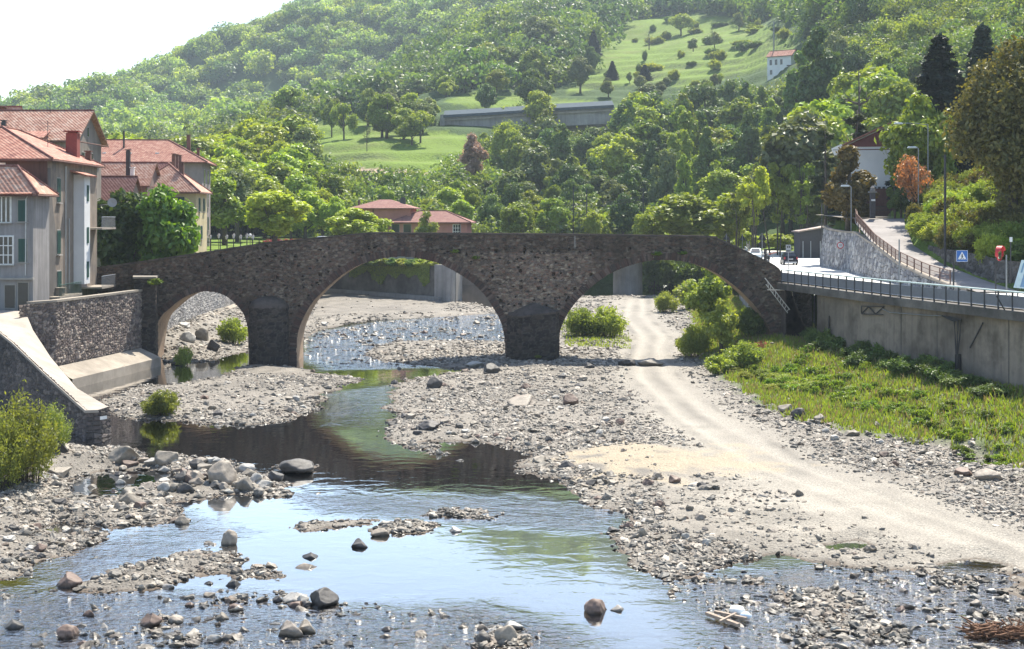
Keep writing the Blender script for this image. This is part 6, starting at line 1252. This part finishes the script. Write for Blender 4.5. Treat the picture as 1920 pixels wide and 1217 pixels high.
# hill farmhouse
dF = next(q for q in np.arange(330, 700, 2.0) if HY - (ground(1466, q) - H) * F / q <= 136)
FHo = House('farmhouse', 'small white farmhouse with pink tiled roof on the hillside', (X(1468, dF + 4), dF + 4, Z(140, dF)), R(-34), 8.6, 6.5, Z(140, dF), Z(104, dF), rough_mat('white_farm_wall', (.66, .68, .7), (.76, .77, .78), .3, .9, .1, 8), TILE_R, 2.0, 'gable', .4, 'x')
for u in (1.3, 3.2, 5.1): FHo.win('f', u, 4.4, .75, 1.7, 'glass', False)
m = MB(); m.box((4.3, -3.8, 2.9), (2.2, 1.2, .3)); FHo.put(m, 'porch_roof', DARKM)
FHo.win('f', 1.4, 1.1, .75, 1.4, 'glass', False)
m = MB(); m.box((0, 0, -2.0), (8.5, 6.4, 3.98)); FHo.put(m, 'basement', WHITEP)
# gallery of the hill road
GA = thing('road_gallery', 'long grey concrete road gallery with slanting roof on the hillside', 'gallery', (X(990, 450), 450, 42))
ga = [(X(832, 452), 452), (X(920, 449), 449), (X(1040, 446), 446), (X(1150, 444), 444)]
zt_ = [Z(213, 452), Z(208, 449), Z(200, 446), Z(194, 444)]
m = MB(); vs = []
for (x, y), z in zip(ga, zt_): vs += [(x, y - 3, z - .7), (x, y + 6, z + 1.4), (x, y + 6, z + .9), (x, y - 3, z - 1.6)]
m.add(vs, [(4 * i + k, 4 * i + 4 + k, 4 * i + 4 + (k + 1) % 4, 4 * i + (k + 1) % 4) for i in range(3) for k in range(4)] + [(0, 1, 2, 3), (15, 14, 13, 12)]); m.build('sloped_roof', rough_mat('bluish_roof_sheet', (.05, .07, .085), (.08, .10, .12), 1, .9, .1, spec=.1), GA)
m = MB(); slab_along(m, [(x, y - 2) for x, y in ga], [z - 6.5 for z in zt_], [z - 1.5 for z in zt_], .8, 0); m.build('front_wall', CONC_M, GA)
m = MB(); m.box((ga[0][0] - .3, ga[0][1] + 1, zt_[0] - 3.8), (1.4, 8, 6.5)); slab_along(m, [(x, y + 4) for x, y in ga], [z - 8 for z in zt_], [z for z in zt_], .6, 0); m.build('end_wall', CONC_M, GA)
m = MB(); slab_along(m, [(x, y - 2.6) for x, y in ga], [z - 2.6 for z in zt_], [z - 2.1 for z in zt_], .2, .1); m.build('edge_beam', CONC_L, GA)
# ---------------------------------------------------------------- street furniture, cars, signs
def post_thing(name, label, cat, px, pbase, d, zb, h, r0=.05, mat=None, group=None):
    x = X(px, d); o = thing(name, label, cat, (x, d, zb), 0, group); m = MB(); m.tube([(x, d, zb), (x, d, zb + h)], [r0 * 1.15, r0], 8); m.build('pole', mat or DARKM, o); return o, x, d, zb
GALV = plain('galvanised_pole', (.27, .28, .29), .55, .3)
def lamp(label, px, d, zb, ztop, arm, mat, dirx=-1, group='street lamps by the drive'):
    o, x, y, z = post_thing('street_lamp', label, 'street lamp', px, 0, d, zb, ztop - zb, .055, mat, group)
    m = MB(); m.tube([(x, y, ztop - .1), (x + dirx * arm * .5, y, ztop + .12), (x + dirx * arm, y, ztop + .1)], .045, 6); m.build('arm', mat, o)
    m = MB(); m.box((x + dirx * (arm + .35), y, ztop + .1), (.95, .34, .2), top=.8); m.build('lamp_head', plain('lamp_housing', (.62, .65, .66), .4), o, bevel=.04); return o
lamp('street lamp with white head in front of the leafy tree by the gate', 1722, 141, 12.4, Z(278, 141), .3, GALV)
lamp('street lamp with its arm lost in the leafy tree, above the other lamp', 1740, 147, 12.8, Z(233, 147), 2.8, GALV)
lamp('short street lamp on the corner of the stone ramp wall', 1596, 148, 11.3, Z(350, 148), .3, GALV)
for (px, d, zb, zt, lb) in [(1772, 118, 8.6, Z(290, 118), 'tall thin dark pole standing in front of the hedge bank'), (1451, dF + 6, ground(1451, dF + 6), Z(40, dF + 6), 'pale pole on the hill beside the farmhouse'), (1541, 190, 7.2, Z(360, 190), 'dark pole left of a twin by the golden conifer'), (1550, 186, 7.2, Z(365, 186), 'pale pole right of its twin by the golden conifer'), (1313, 236, 7, Z(365, 236), 'thin dark pole in front of the wide lime tree'), (1417, 240, 7, Z(330, 240), 'thin dark pole among the locust trees'), (1075, 262, 7, Z(350, 262), 'thin utility pole in the shaded trees left'), (1100, 262, 7, Z(352, 262), 'thin utility pole in the shaded trees right'), (1206, 258, 7, Z(352, 258), 'utility pole by the willowy bushes behind the bridge')]:
    post_thing('utility_pole', lb, 'pole', px, 0, d, zb, zt - zb, .10 if d < 300 else .22, GALV if 'pale' in lb else DARKM)
# wires
m = MB()
for (a, b, d1, c_, e, d2) in [(960, 378, 262, 1206, 368, 258), (960, 384, 262, 1206, 374, 258)]:
    p, q = P(a, b, d1), P(c_, e, d2); m.tube([p.lerp(q, k / 10) - Vector((0, 0, 1.0 * 4 * (k / 10) * (1 - k / 10))) for k in range(11)], .025, 4)
tag(m.build('power_wire', DARKM), 'thin power wires strung in front of the shaded wood', 'wire')
# crossing sign
BLUE = plain('sign_blue', (.02, .12, .42), .4); SIGNW = plain('sign_white', (.75, .76, .78), .4); BLK = plain('sign_black', (.01, .01, .012), .5); REDP = plain('sign_red', (.5, .03, .04), .4)
d = 96.5; s0 = X(1788, d)
cs = thing('crossing_sign', 'blue square pedestrian crossing sign on a dark pole above the railing', 'sign', (s0, d, 7.2))
m = MB(); m.tube([(s0, d, 6.9), (s0, d, Z(470, d))], .06, 8); m.build('pole', DARKM, cs)
cx, cz, hs = X(1803, d), Z(480, d), .40
m = MB(); m.box((cx, d - .08, cz), (hs * 2, .03, hs * 2)); bd = m.build('board', BLUE, cs)
m = MB()
for q in ((0, hs - .02, 2 * hs - .02, .02), (0, -hs + .02, 2 * hs - .02, .02), (hs - .02, 0, .02, 2 * hs - .02), (-hs + .02, 0, .02, 2 * hs - .02)): m.box((cx + q[0], d - .098, cz + q[1]), (q[2], .006, q[3]))
m.build('border', SIGNW, cs)
m = MB(); m.prism([(cx - .31, d - .097, cz - .24), (cx + .31, d - .097, cz - .24), (cx, d - .097, cz + .30)], (0, -.006, 0)); m.build('white_triangle', SIGNW, cs)
m = MB(); y = d - .105
m.prism([(cx + .04 * math.cos(k * .785) + .005, y, cz + .115 + .04 * math.sin(k * .785)) for k in range(8)], (0, -.004, 0))
for a, b, w_ in (((0, .07), (.01, -.07), .085), ((.01, -.06), (.09, -.21), .045), ((0, -.06), (-.08, -.21), .045), ((.01, .05), (.09, -.04), .03), ((0, .05), (-.08, -.03), .03)): m.bar((cx + a[0], y, cz + a[1]), (cx + b[0], y, cz + b[1]), w_, .006, up=(0, 1, 0)) if False else m.prism([(cx + a[0] - w_ / 2, y, cz + a[1]), (cx + a[0] + w_ / 2, y, cz + a[1]), (cx + b[0] + w_ / 2, y, cz + b[1]), (cx + b[0] - w_ / 2, y, cz + b[1])], (0, -.004, 0))
for k in range(5): m.box((cx - .24 + k * .12, y, cz - .215), (.06, .006, .035))
m.build('walking_figure', BLK, cs)
# thin light posts behind / on the railing
for px, dd, top, lb, mt in [(1686, 101, 449, 'thin pale post rising from the coping left of the crossing sign', GALV), (1887, 90, 478, 'grey post by the railing right of the traffic mirror', GALV)]:
    post_thing('steel_post', lb, 'post', px, 0, dd, 6.9, Z(top, dd) - 6.9, .05, mt)
m = MB(); m.bar(P(1868, 554, 86), P(1884, 582, 86), .07); tag(m.build('loose_bar', DARKM, org=P(1876, 570, 86)), 'dark bar leaning across the railing below the traffic mirror', 'bar')
# traffic mirror with red hood
d = 100.; mx_ = thing('traffic_mirror', 'convex traffic mirror with red hood on a post at right', 'mirror', (X(1868, d), d, 7.3))
m = MB(); m.tube([(X(1867, d), d, 7.2), (X(1867, d), d, Z(478, d))], .05, 8); m.build('pole', DARKM, mx_)
Mm = Matrix.Translation(P(1874, 475, d)) @ Matrix.Rotation(R(50), 4, 'Z') @ Matrix.Rotation(R(90), 4, 'X')
def disc(prof, n=20):
    q = MB(); q.lathe(prof, (0, 0, 0), n); q.v = [tuple(Mm @ Vector(p)) for p in q.v]; return q
disc([(.02, .12), (.35, .06), (.47, 0), (.45, -.05), (.02, -.1)]).build('mirror_face', plain('mirror_glass', (.55, .55, .5), .06, .9), mx_, smooth=True)
q = MB(); vs = []; fs = []
for i in range(19):
    t_ = math.pi * (1.15 - 1.3 * i / 18)
    for z_ in (-.12, .28 if 3 < i < 15 else .1): vs.append((math.cos(t_) * .54, math.sin(t_) * .54, z_))
for i in range(18): fs.append((2 * i, 2 * i + 1, 2 * i + 3, 2 * i + 2))
q.add([Mm @ Vector(p) for p in vs], fs); h_ = q.build('red_hood', REDP, mx_)
md = h_.modifiers.new('thick', 'SOLIDIFY'); md.thickness = .03
disc([(.55, -.03), (.55, .03), (.46, .03), (.46, -.03)]).build('red_rim', REDP, mx_)
# info board, small boxes
ib = thing('information_board', 'pale blue information board leaning on its posts at the right edge', 'board', (X(1912, 92), 92, 7.3))
def bq(u, v, off=0): a = P(1901 + (1916 - 1901) * v, 539.5 - 52 * v, 92 - off); b = P(1938 + 14 * v, 543 - 54 * v, 93.2 - off); return a.lerp(b, u)
m = MB(); m.prism([bq(0, 0), bq(1, 0), bq(1, 1), bq(0, 1)], (0, .08, 0)); m.build('panel', plain('pale_blue_panel', (.42, .56, .66), .5), ib)
for (u0, u1, v0, v1, c_) in ((.12, .2, .55, .9, 'b'), (.3, .95, .05, .52, 'b'), (.42, .8, .2, .36, 'w'), (.3, .6, .6, .95, 'y')):
    m = MB(); m.prism([bq(u0, v0, .02), bq(u1, v0, .02), bq(u1, v1, .02), bq(u0, v1, .02)], (0, .015, 0)); m.build('printed_field', {'b': plain('panel_blue_print', (.12, .25, .45), .5), 'w': SIGNW, 'y': plain('panel_yellow_print', (.5, .48, .3), .5)}[c_], ib)
m = MB(); m.tube([(X(1908, 92.4), 92.4, 7.2), (X(1909, 92.4), 92.4, 9.2)], .05, 6); m.tube([(X(1935, 93.3), 93.3, 7.2), (X(1935, 93.3), 93.3, 9.2)], .05, 6); m.build('post', DARKM, ib)
o, x, y, z = post_thing('marker_post', 'small white plate on a dark post in front of the dark ivy at right', 'marker', 1895, 0, 103, 8.0, Z(445, 103) - 8.0, .05)
m = MB(); m.box((x, y - .06, Z(449, 103)), (.2, .04, .35)); m.build('plate', SIGNW, o)
# round limit sign on the stone ramp wall
d = 147.3; c_ = P(1575.5, 460, d - .6); ls = thing('speed_limit_sign', 'round red rimmed limit sign hanging in front of the stone ramp wall', 'sign', tuple(c_))
Mm = Matrix.Translation(c_) @ Matrix.Rotation(R(90), 4, 'X')
disc([(.36, -.02), (.36, .02), (.27, .02), (.27, -.02)]).build('red_rim', REDP, ls); disc([(.27, -.015), (.27, .015)]).build('white_face', SIGNW, ls)
try:
    for txt in ('10',):
        cu = bpy.data.curves.new('digits', 'FONT'); cu.body = txt; cu.size = .34; cu.align_x = 'CENTER'; cu.align_y = 'CENTER'; cu.extrude = .004
        ob = bpy.data.objects.new('digits', cu); link(ob); ob.data.materials.append(BLK); ob.parent = ls; ob.location = (0, -.03, 0); ob.rotation_euler = (R(90), 0, 0)
        bpy.context.view_layer.update(); me_ = bpy.data.meshes.new_from_object(ob.evaluated_get(bpy.context.evaluated_depsgraph_get())); o2 = mkobj('digits', me_, BLK, ls); o2.location = ob.location; o2.rotation_euler = ob.rotation_euler; bpy.data.objects.remove(ob); o2.name = 'digits'
except Exception as ex: print('text', ex)
m = MB(); m.tube([c_ + Vector((0, .05, .3)), c_ + Vector((0, .05, 1.1))], .04, 6); m.tube([c_ + Vector((0, .05, 1.1)), c_ + Vector((.1, .9, 1.1))], .04, 6); m.build('bracket', DARKM, ls)
# sign backs beyond the bridge, bus sign
def sign_back(px, rows, d, label, parts, zb=7.2):
    top = min(r[1] for r in parts); o, x, y, z = post_thing('road_sign', label, 'sign', px, 0, d, zb, Z(top - 6, d) - zb, .045, GALV)
    for kind, row, sz in parts:
        c = P(px, row, d + .08); m = MB()
        if kind == 't': m.prism([(c.x - sz, c.y, c.z - sz * .8), (c.x + sz, c.y, c.z - sz * .8), (c.x, c.y, c.z + sz * .9)], (0, .03, 0)); m.build('triangle_plate', BLK, o)
        else: m.prism([(c.x + sz * math.cos(k * .3927), c.y, c.z + sz * math.sin(k * .3927)) for k in range(16)], (0, .03, 0)); m.build('round_plate', BLK, o)
    return o
sign_back(1429, 0, 152, 'dark backs of a triangular sign above a round sign on one pole', [('t', 443, .5), ('c', 459, .42)])
sign_back(1362, 0, 205, 'dark triangular sign back showing over the bridge slope, left of another', [('t', 444, .55)]); sign_back(1392, 0, 215, 'dark triangular sign back between a lone triangle and the double sign', [('t', 445, .5)])
d = 127; o, x, y, z = post_thing('bus_stop_sign', 'grey rectangular stop sign on a thin pole in front of the dark car', 'sign', 1478, 0, d, 7.0, Z(459, d) - 7.0, .04, GREYM)
m = MB(); m.box((x, y - .05, Z(466, d)), (.46, .04, .68)); m.build('plate', GREYM, o)
m = MB(); m.box((x - .08, y - .08, Z(463, d)), (.1, .02, .18)); m.box((x + .08, y - .08, Z(463, d)), (.1, .02, .18)); m.box((x, y - .08, Z(470.5, d)), (.4, .02, .1)); m.build('symbol', BLK, o)
# cars
def wheel(o, c, r=.31, w=.2):
    for nm, mt, rr, ww in (('wheel', BLK, r, w),):
        m = MB(); m.lathe([(rr * .96, -ww / 2), (rr, -ww / 4), (rr, ww / 4), (rr * .96, ww / 2)], (0, 0, 0), 18); Mw = Matrix.Translation(c) @ Matrix.Rotation(R(90), 4, 'Y'); m.v = [tuple(Mw @ Vector(p)) for p in m.v]; wo = m.build(nm, mt, o)
        m = MB(); m.lathe([(rr * .6, -ww / 2 - .01), (rr * .6, ww / 2 + .01)], (0, 0, 0), 14); m.v = [tuple(Mw @ Vector(p)) for p in m.v]; m.build('rim', GALV, wo)
def car(label, loc, rz, paint, rear_plate=True, tall=1.5):
    o = thing('parked_car' if not rear_plate else 'hatchback_car', label, 'car', loc, rz, local=True)
    W = .84; sec = [(-1.95, .28, .62, .80), (-1.85, .24, .98, .84), (-1.2, .22, .98, .86), (.6, .22, .92, .86), (1.6, .24, .82, .82), (1.95, .3, .66, .72)]
    vs = []; fs = []
    for y, z0, z1, w_ in sec: vs += [(-w_, y, z0), (w_, y, z0), (w_ * 1.02, y, (z0 + z1) / 2), (w_ * .95, y, z1), (-w_ * .95, y, z1), (-w_ * 1.02, y, (z0 + z1) / 2)]
    for i in range(len(sec) - 1):
        for k in range(6): fs.append((6 * i + k, 6 * i + (k + 1) % 6, 6 * i + 6 + (k + 1) % 6, 6 * i + 6 + k))
    fs += [(0, 1, 2, 3, 4, 5), tuple(6 * (len(sec) - 1) + k for k in (5, 4, 3, 2, 1, 0))]
    m = MB(); m.add(vs, fs); cab = [(-1.85, .97, .79), (-1.45, tall, .62), (.1, tall + .02, .62), (.95, .94, .78)]; vs = []
    for y, z, w_ in cab: vs += [(-w_, y, z), (w_, y, z)]
    m.add(vs, [(0, 1, 3, 2), (2, 3, 5, 4), (4, 5, 7, 6), (0, 2, 4, 6), (1, 7, 5, 3)]); m.build('body', paint, o, bevel=.05)
    m = MB(); k = .02
    a = Vector((0, -1.85 - k, 1.0)); m.add([(-.62, -1.80 - .04, 1.06), (.62, -1.80 - .04, 1.06), (.52, -1.52 - .04, tall - .09), (-.52, -1.52 - .04, tall - .09)], [(0, 1, 2, 3)]); m.build('rear_window', GLASS, o)
    m = MB(); m.add([(-.64, .9, 1.0), (.64, .9, 1.0), (.54, .2, tall - .05), (-.54, .2, tall - .05)], [(3, 2, 1, 0)]); m.v = [(x, y + .05, z + .02) for x, y, z in m.v]; m.build('windscreen', GLASS, o)
    for s in (-1, 1):
        m = MB(); m.add([(s * .80, -1.5, 1.0), (s * .80, .6, 1.0), (s * .66, .05, tall - .1), (s * .66, -1.3, tall - .1)], [(0, 1, 2, 3)]); m.v = [(x + s * .012, y, z) for x, y, z in m.v]; m.build('side_window', GLASS, o)
        m = MB(); m.box((s * .98, .55, 1.02), (.2, .12, .14)); m.build('wing_mirror', paint, o, bevel=.02)
        m = MB(); m.box((s * .74, -1.9, .84), (.16, .1, .26)); m.build('tail_light', REDP, o)
        m = MB(); m.box((s * .62, 1.9, .62), (.3, .12, .16)); m.build('headlight', SIGNW, o)
        for y in (-1.3, 1.3): wheel(o, (s * .76, y, .31))
    m = MB(); m.box((0, -1.99, .34), (1.35, .06, .14)); m.build('rear_bumper_strip', SIGNW if rear_plate else GREYM, o)
    if rear_plate: m = MB(); m.box((0, -1.93, .72), (.52, .03, .11)); m.build('number_plate', SIGNW, o)
    return o
NAVY = plain('dark_blue_car_paint', (.012, .014, .028), .25, .3, .6); SILV = plain('pale_blue_car_paint', (.62, .72, .78), .3, .1)
car('dark hatchback driving away on the pale road', (X(1485, 167), 167 + 1.9, 7.2), R(-4), NAVY)
car('pale blue car on the road beside the scooter behind the bridge slope', (X(1417, 192), 192, 7.2), R(168), SILV, False)
# scooter and rider-less shape with barrier
sc_ = thing('scooter', 'dark scooter with tall screen parked beside the pale blue car', 'scooter', (X(1438, 176), 176, 7.2), R(10), local=True)
for y in (-.6, .6): wheel(sc_, (0, y, .25), .25, .12)
m = MB(); m.box((0, -.35, .62), (.34, .8, .38), top=.8); m.box((0, .1, .3), (.34, .7, .12)); m.box((0, .5, .7), (.4, .14, .8), rx=R(15)); m.build('body', BLK, sc_, bevel=.04)
m = MB(); m.box((0, -.3, .86), (.3, .8, .1)); m.build('seat', DARKM, sc_, bevel=.03)
m = MB(); m.tube([(-.35, .42, 1.12), (0, .5, 1.1), (.35, .42, 1.12)], .025, 6); m.build('handlebar', GREYM, sc_)
m = MB(); m.box((0, .58, 1.45), (.42, .03, .65), rx=R(12)); m.build('windscreen', NAVY, sc_)
br_ = thing('road_barrier', 'red and white barrier pole beside the scooter', 'barrier', tuple(P(1449, 489, 178)))
m = MB(); m.bar(P(1441, 477, 178), P(1456, 473, 178), .1); m.build('bar', plain('faded_red_paint', (.5, .2, .16), .6), br_)
m = MB(); m.bar(P(1449, 475, 178), P(1449, 490, 178), .07); m.build('stand', GREYM, br_)
# shed, hut, road fence
sd = thing('wooden_shed', 'dark lean to shed with slanting light roof at the end of the road', 'shed', (X(1516, 200), 200, 7.2))
m = MB(); x0, x1 = X(1494, 200), X(1545, 200); m.prism([(x0, 198, 7.2), (x1, 198, 7.2), (x1, 198, Z(427, 198)), (x0, 198, Z(436, 198))], (0, 4, 0)); m.build('wall', plain('dark_boards', (.05, .05, .06), .8), sd)
m = MB(); m.prism([(x0 - .3, 197.4, Z(435.5, 198)), (x1 + .2, 197.4, Z(425.5, 198)), (x1 + .2, 197.4, Z(423.5, 198)), (x0 - .3, 197.4, Z(433, 198))], (0, 5, 0)); m.build('roof', plain('pinkish_sheet_roof', (.42, .33, .29), .8), sd)
for u in (.12, .4, .75):
    m = MB(); m.box((x0 + (x1 - x0) * u, 197.95, 8.4), (.12, .1, 2.4)); m.build('post', GREYM, sd)
ht = thing('small_hut', 'small hut with a bright red pyramid roof beside the dark poles', 'hut', (X(1534, 215), 215, 7.2))
m = MB(); m.box((X(1536, 215), 215, 9.7), (1.6, 1.6, 5)); m.build('wall', CONC_D, ht)
m = MB(); cxx = X(1535, 215); zt0 = Z(391, 215); m.add([(cxx - 1.2, 213.8, zt0), (cxx + 1.2, 213.8, zt0), (cxx + 1.2, 216.2, zt0), (cxx - 1.2, 216.2, zt0), (cxx, 215, Z(377, 215))], [(0, 1, 4), (1, 2, 4), (2, 3, 4), (3, 0, 4), (3, 2, 1, 0)]); m.build('roof', TILE_R, ht)
rf_ = thing('road_end_fence', 'grey mesh fence closing the far end of the pale road', 'fence', (X(1465, 262), 262, 7.2))
fp_ = [(X(1400, 240), 240.), (X(1425, 258), 258.), (X(1500, 264), 264.)]
m = MB(); slab_along(m, fp_, 7.2, 8.4, .03, .03); m.build('mesh_panel', plain('grey_mesh', (.2, .21, .21), .7), rf_)
for k in range(12):
    u = k / 11 * 2; i = min(int(u), 1); q = u - i; m = MB(); m.box((fp_[i][0] * (1 - q) + fp_[i + 1][0] * q, fp_[i][1] * (1 - q) + fp_[i + 1][1] * q - .1, 8.0), (.1, .1, 1.7)); m.build('post', GREYM, rf_)
fr_ = thing('road_railing', 'grey railing along the road beyond the bridge slope', 'railing', (30, 180, 7.15))
for k in range(30):
    s = k / 29 * 3.6; x = float(np.interp(s, np.arange(5), [p[0] for p in WALLR2])); y = float(np.interp(s, np.arange(5), [p[1] for p in WALLR2])); m = MB(); m.box((x, y, 7.7), (.1, .1, 1.1)); m.build('post', GREYM, fr_)
m = MB(); m.tube([(float(np.interp(s, np.arange(5), [p[0] for p in WALLR2])), float(np.interp(s, np.arange(5), [p[1] for p in WALLR2])), 8.25) for s in np.linspace(0, 3.6, 30)], .05, 6); m.build('top_rail', RAILT, fr_)
# gate
GP = rough_mat('dark_gate_stone', (.045, .045, .055), (.09, .085, .09), 4, .9, .4, 18)
for px, lb, d in ((1636, 'dark stone gate pillar at the left of the drive gate', 146.4), (1701, 'dark stone gate pillar at the right of the drive gate', 150.5)):
    x = X(px, d); zb = 12.85; o = thing('gate_pillar', lb, 'gate pillar', (x, d, zb), 0, 'gate pillars'); m = MB(); m.box((x, d, zb + 1.35), (.52, .52, 2.7)); m.build('shaft', GP, o, bevel=.03)
    m = MB(); m.box((x, d, zb + 2.76), (.75, .75, .14)); m.lathe([(.24, 2.83), (.3, 2.95), (.2, 3.1), (.24, 3.2), (.02, 3.45)], (x, d, zb), 10); m.build('finial', rough_mat('gate_cap_stone', (.16, .155, .15), (.25, .24, .23), 4, .9), o)
    m = MB(); m.box((x, d - .28, zb + 1.9), (.42, .04, .2)); m.build('name_plate', SIGNW, o)
gt = thing('iron_gate', 'thin dark iron bar gate between the two stone pillars', 'gate', (X(1656, 147.2), 147.2, 12.9))
ga_, gb_ = Vector((X(1641, 146.6), 146.6, 12.95)), Vector((X(1669, 148.4), 148.4, 12.95))
m = MB()
for z_ in (.12, .75, 1.15): m.bar(ga_ + Vector((0, 0, z_)), gb_ + Vector((0, 0, z_)), .04)
m.build('rail', DARKM, gt); m = MB()
for k in range(15): q = ga_.lerp(gb_, k / 14); m.bar(q, q + Vector((0, 0, 1.2)), .022 if k not in (0, 14) else .06)
m.build('bar', DARKM, gt)
# truss bracket, pipes, rods on the concrete wall
def wallpt(px, row): x, y = on_wall(px); return Vector((x - .12, y, Z(row, y)))
tb = thing('truss_bracket', 'dark steel truss bracket fixed high on the concrete wall', 'bracket', tuple(wallpt(1637, 582)))
m = MB(); a, b, c_, e = wallpt(1618, 574), wallpt(1660, 575), wallpt(1618, 588.5), wallpt(1658, 590)
for p, q in ((a, b), (c_, e), (a, c_), (c_, a.lerp(b, .33)), (a.lerp(b, .33), c_.lerp(e, .66)), (c_.lerp(e, .66), b)): m.bar(p, q, .07)
m.build('truss', DARKM, tb)
dp = thing('drain_pipes', 'bundle of dark drain pipes dropping down the concrete wall to a black sleeve', 'pipes', tuple(wallpt(1800, 660)))
for k, pts in enumerate([[(1770, 592), (1793, 603), (1795, 640), (1796, 668)], [(1775, 593), (1801, 602), (1800, 645), (1799, 668)], [(1785, 594), (1808, 600), (1806, 630), (1801, 668)]]):
    m = MB(); m.tube([wallpt(*p) - Vector((.05 * k, 0, 0)) for p in pts], .05, 6); m.build('pipe', DARKM, dp)
m = MB(); m.tube([wallpt(1800, 664), wallpt(1801, 715)], .22, 10); m.build('sleeve', BLK, dp)
m = MB(); m.bar(wallpt(1846, 605), wallpt(1822, 652), .07); tag(m.build('steel_rod', DARKM, org=wallpt(1834, 630)), 'dark steel rod slanting on the concrete wall right of the drain pipes', 'rod')
m = MB(); m.tube([wallpt(1557, 592), wallpt(1555, 640), wallpt(1553, 655)], [.05, .09, .12], 7); tag(m.build('rust_drip_pipe', DARKM, org=wallpt(1555, 625)), 'black vertical pipe on the left part of the concrete wall', 'pipe')
m = MB(); a = wallpt(1672, 586); m.tube([wallpt(1655, 578), a, wallpt(1750, 592), wallpt(1768, 592)], .035, 6); tag(m.build('cable_conduit', GALV, org=a), 'thin pale conduit running under the coping of the concrete wall', 'conduit')
# lawn fence with lanterns
lf = thing('lawn_fence', 'thin dark post and rail fence along the lawn behind the bridge', 'fence', (X(430, 168), 168, 9))
m = MB(); m.tube([P(372, 454, 168), P(490, 454, 168)], .05, 6); m.build('rail', DARKM, lf)
m = MB(); m.tube([P(372, 468, 168), P(490, 468, 168)], .03, 6); m.build('rail', DARKM, lf)
for i, px in enumerate((377, 395, 413, 426, 438, 451, 463, 473, 486)):
    m = MB(); x = X(px, 168); m.box((x, 168, 8.9), (.1, .1, 3.0)); m.build('post', DARKM, lf)
LG = plain('lantern_glass', (.55, .56, .58), .3)
for i, px in enumerate((376, 394, 410, 425, 438, 451, 463, 474)):
    d = 172; x = X(px, d); zt0 = Z(440 + (i % 2) * 2.5, d); o = thing('garden_lantern', 'white lantern on a thin post in the row along the lawn', 'lantern', (x, d, 8.4), 0, 'lanterns along the lawn')
    m = MB(); m.tube([(x, d, 8.4), (x, d, zt0 - .45)], .035, 6); m.build('post', DARKM, o)
    m = MB(); m.lathe([(.10, -.45), (.2, -.1), (.2, 0)], (x, d, zt0), 8); m.build('glass', LG, o)
    m = MB(); m.lathe([(.24, 0), (.05, .18), (.05, .26)], (x, d, zt0), 8); m.build('cap', DARKM, o)
d = 166; x = X(469, d); o = thing('globe_lamp', 'white globe lamp standing among the lanterns of the lawn', 'lamp', (x, d, 8.4)); m = MB(); m.tube([(x, d, 8.4), (x, d, Z(446, d))], .04, 6); m.build('post', DARKM, o); m = MB(); m.lathe([(.03, -.2), (.15, -.13), (.2, 0), (.15, .13), (.03, .2)], (x, d, Z(441, d)), 12); m.build('globe', WHITEP, o, smooth=True)
car('light car roof showing just above the left bridge parapet', (X(600, 190), 190, Z(444, 190) - 1.45), R(80), SIGNW, False)
# overgrown low wall hidden in trees behind the bridge
tw_ = thing('roadside_wall', 'low dark wall under the shaded trees behind the bridge', 'wall', (X(1095, 256), 256, 7))
m = MB(); m.bar((X(1030, 256), 256, 8.0), (X(1160, 256), 256, 8.0), .5, 3.2); m.build('wall_face', CONC_D, tw_); m = MB(); m.bar((X(1030, 255.6), 255.6, 9.75), (X(1160, 255.6), 255.6, 9.75), .25, .3); m.build('coping', CONC_L, tw_)
d = 138; m = MB(); m.tube([(X(1612, d), d, 11.4), (X(1607, d + 8), d + 8, 13.6)], .04, 6)
tag(m.build('handrail', RUST, org=(X(1612, d), d, 11.4)), 'sloping brown rail at the top corner of the ramp', 'handrail')

# ---------------------------------------------------------------- air
HAZE = True
if HAZE:
    m, t = nt('valley_haze'); pv = N(t, 'VolumePrincipled'); pv.inputs['Color'].default_value = (.72, .86, 1.0, 1); pv.inputs['Density'].default_value = .00016; pv.inputs['Anisotropy'].default_value = .2
    o = N(t, 'OutputMaterial'); L(t, pv.outputs[0], o.inputs['Volume']); m.cycles.volume_sampling = 'EQUIANGULAR' if hasattr(m, 'cycles') and hasattr(m.cycles, 'volume_sampling') else m.cycles.volume_sampling
    hb = MB(); x0, x1, y0, y1, z0, z1 = -1250, 1700, -40, 1960, -4, 520; hb.box(((x0 + x1) / 2, (y0 + y1) / 2, (z0 + z1) / 2), (x1 - x0, y1 - y0, z1 - z0))
    ho = hb.build('haze', m); ho.display_type = 'WIRE'; tag(ho, 'thin bluish haze filling the valley', 'haze', kind='stuff')
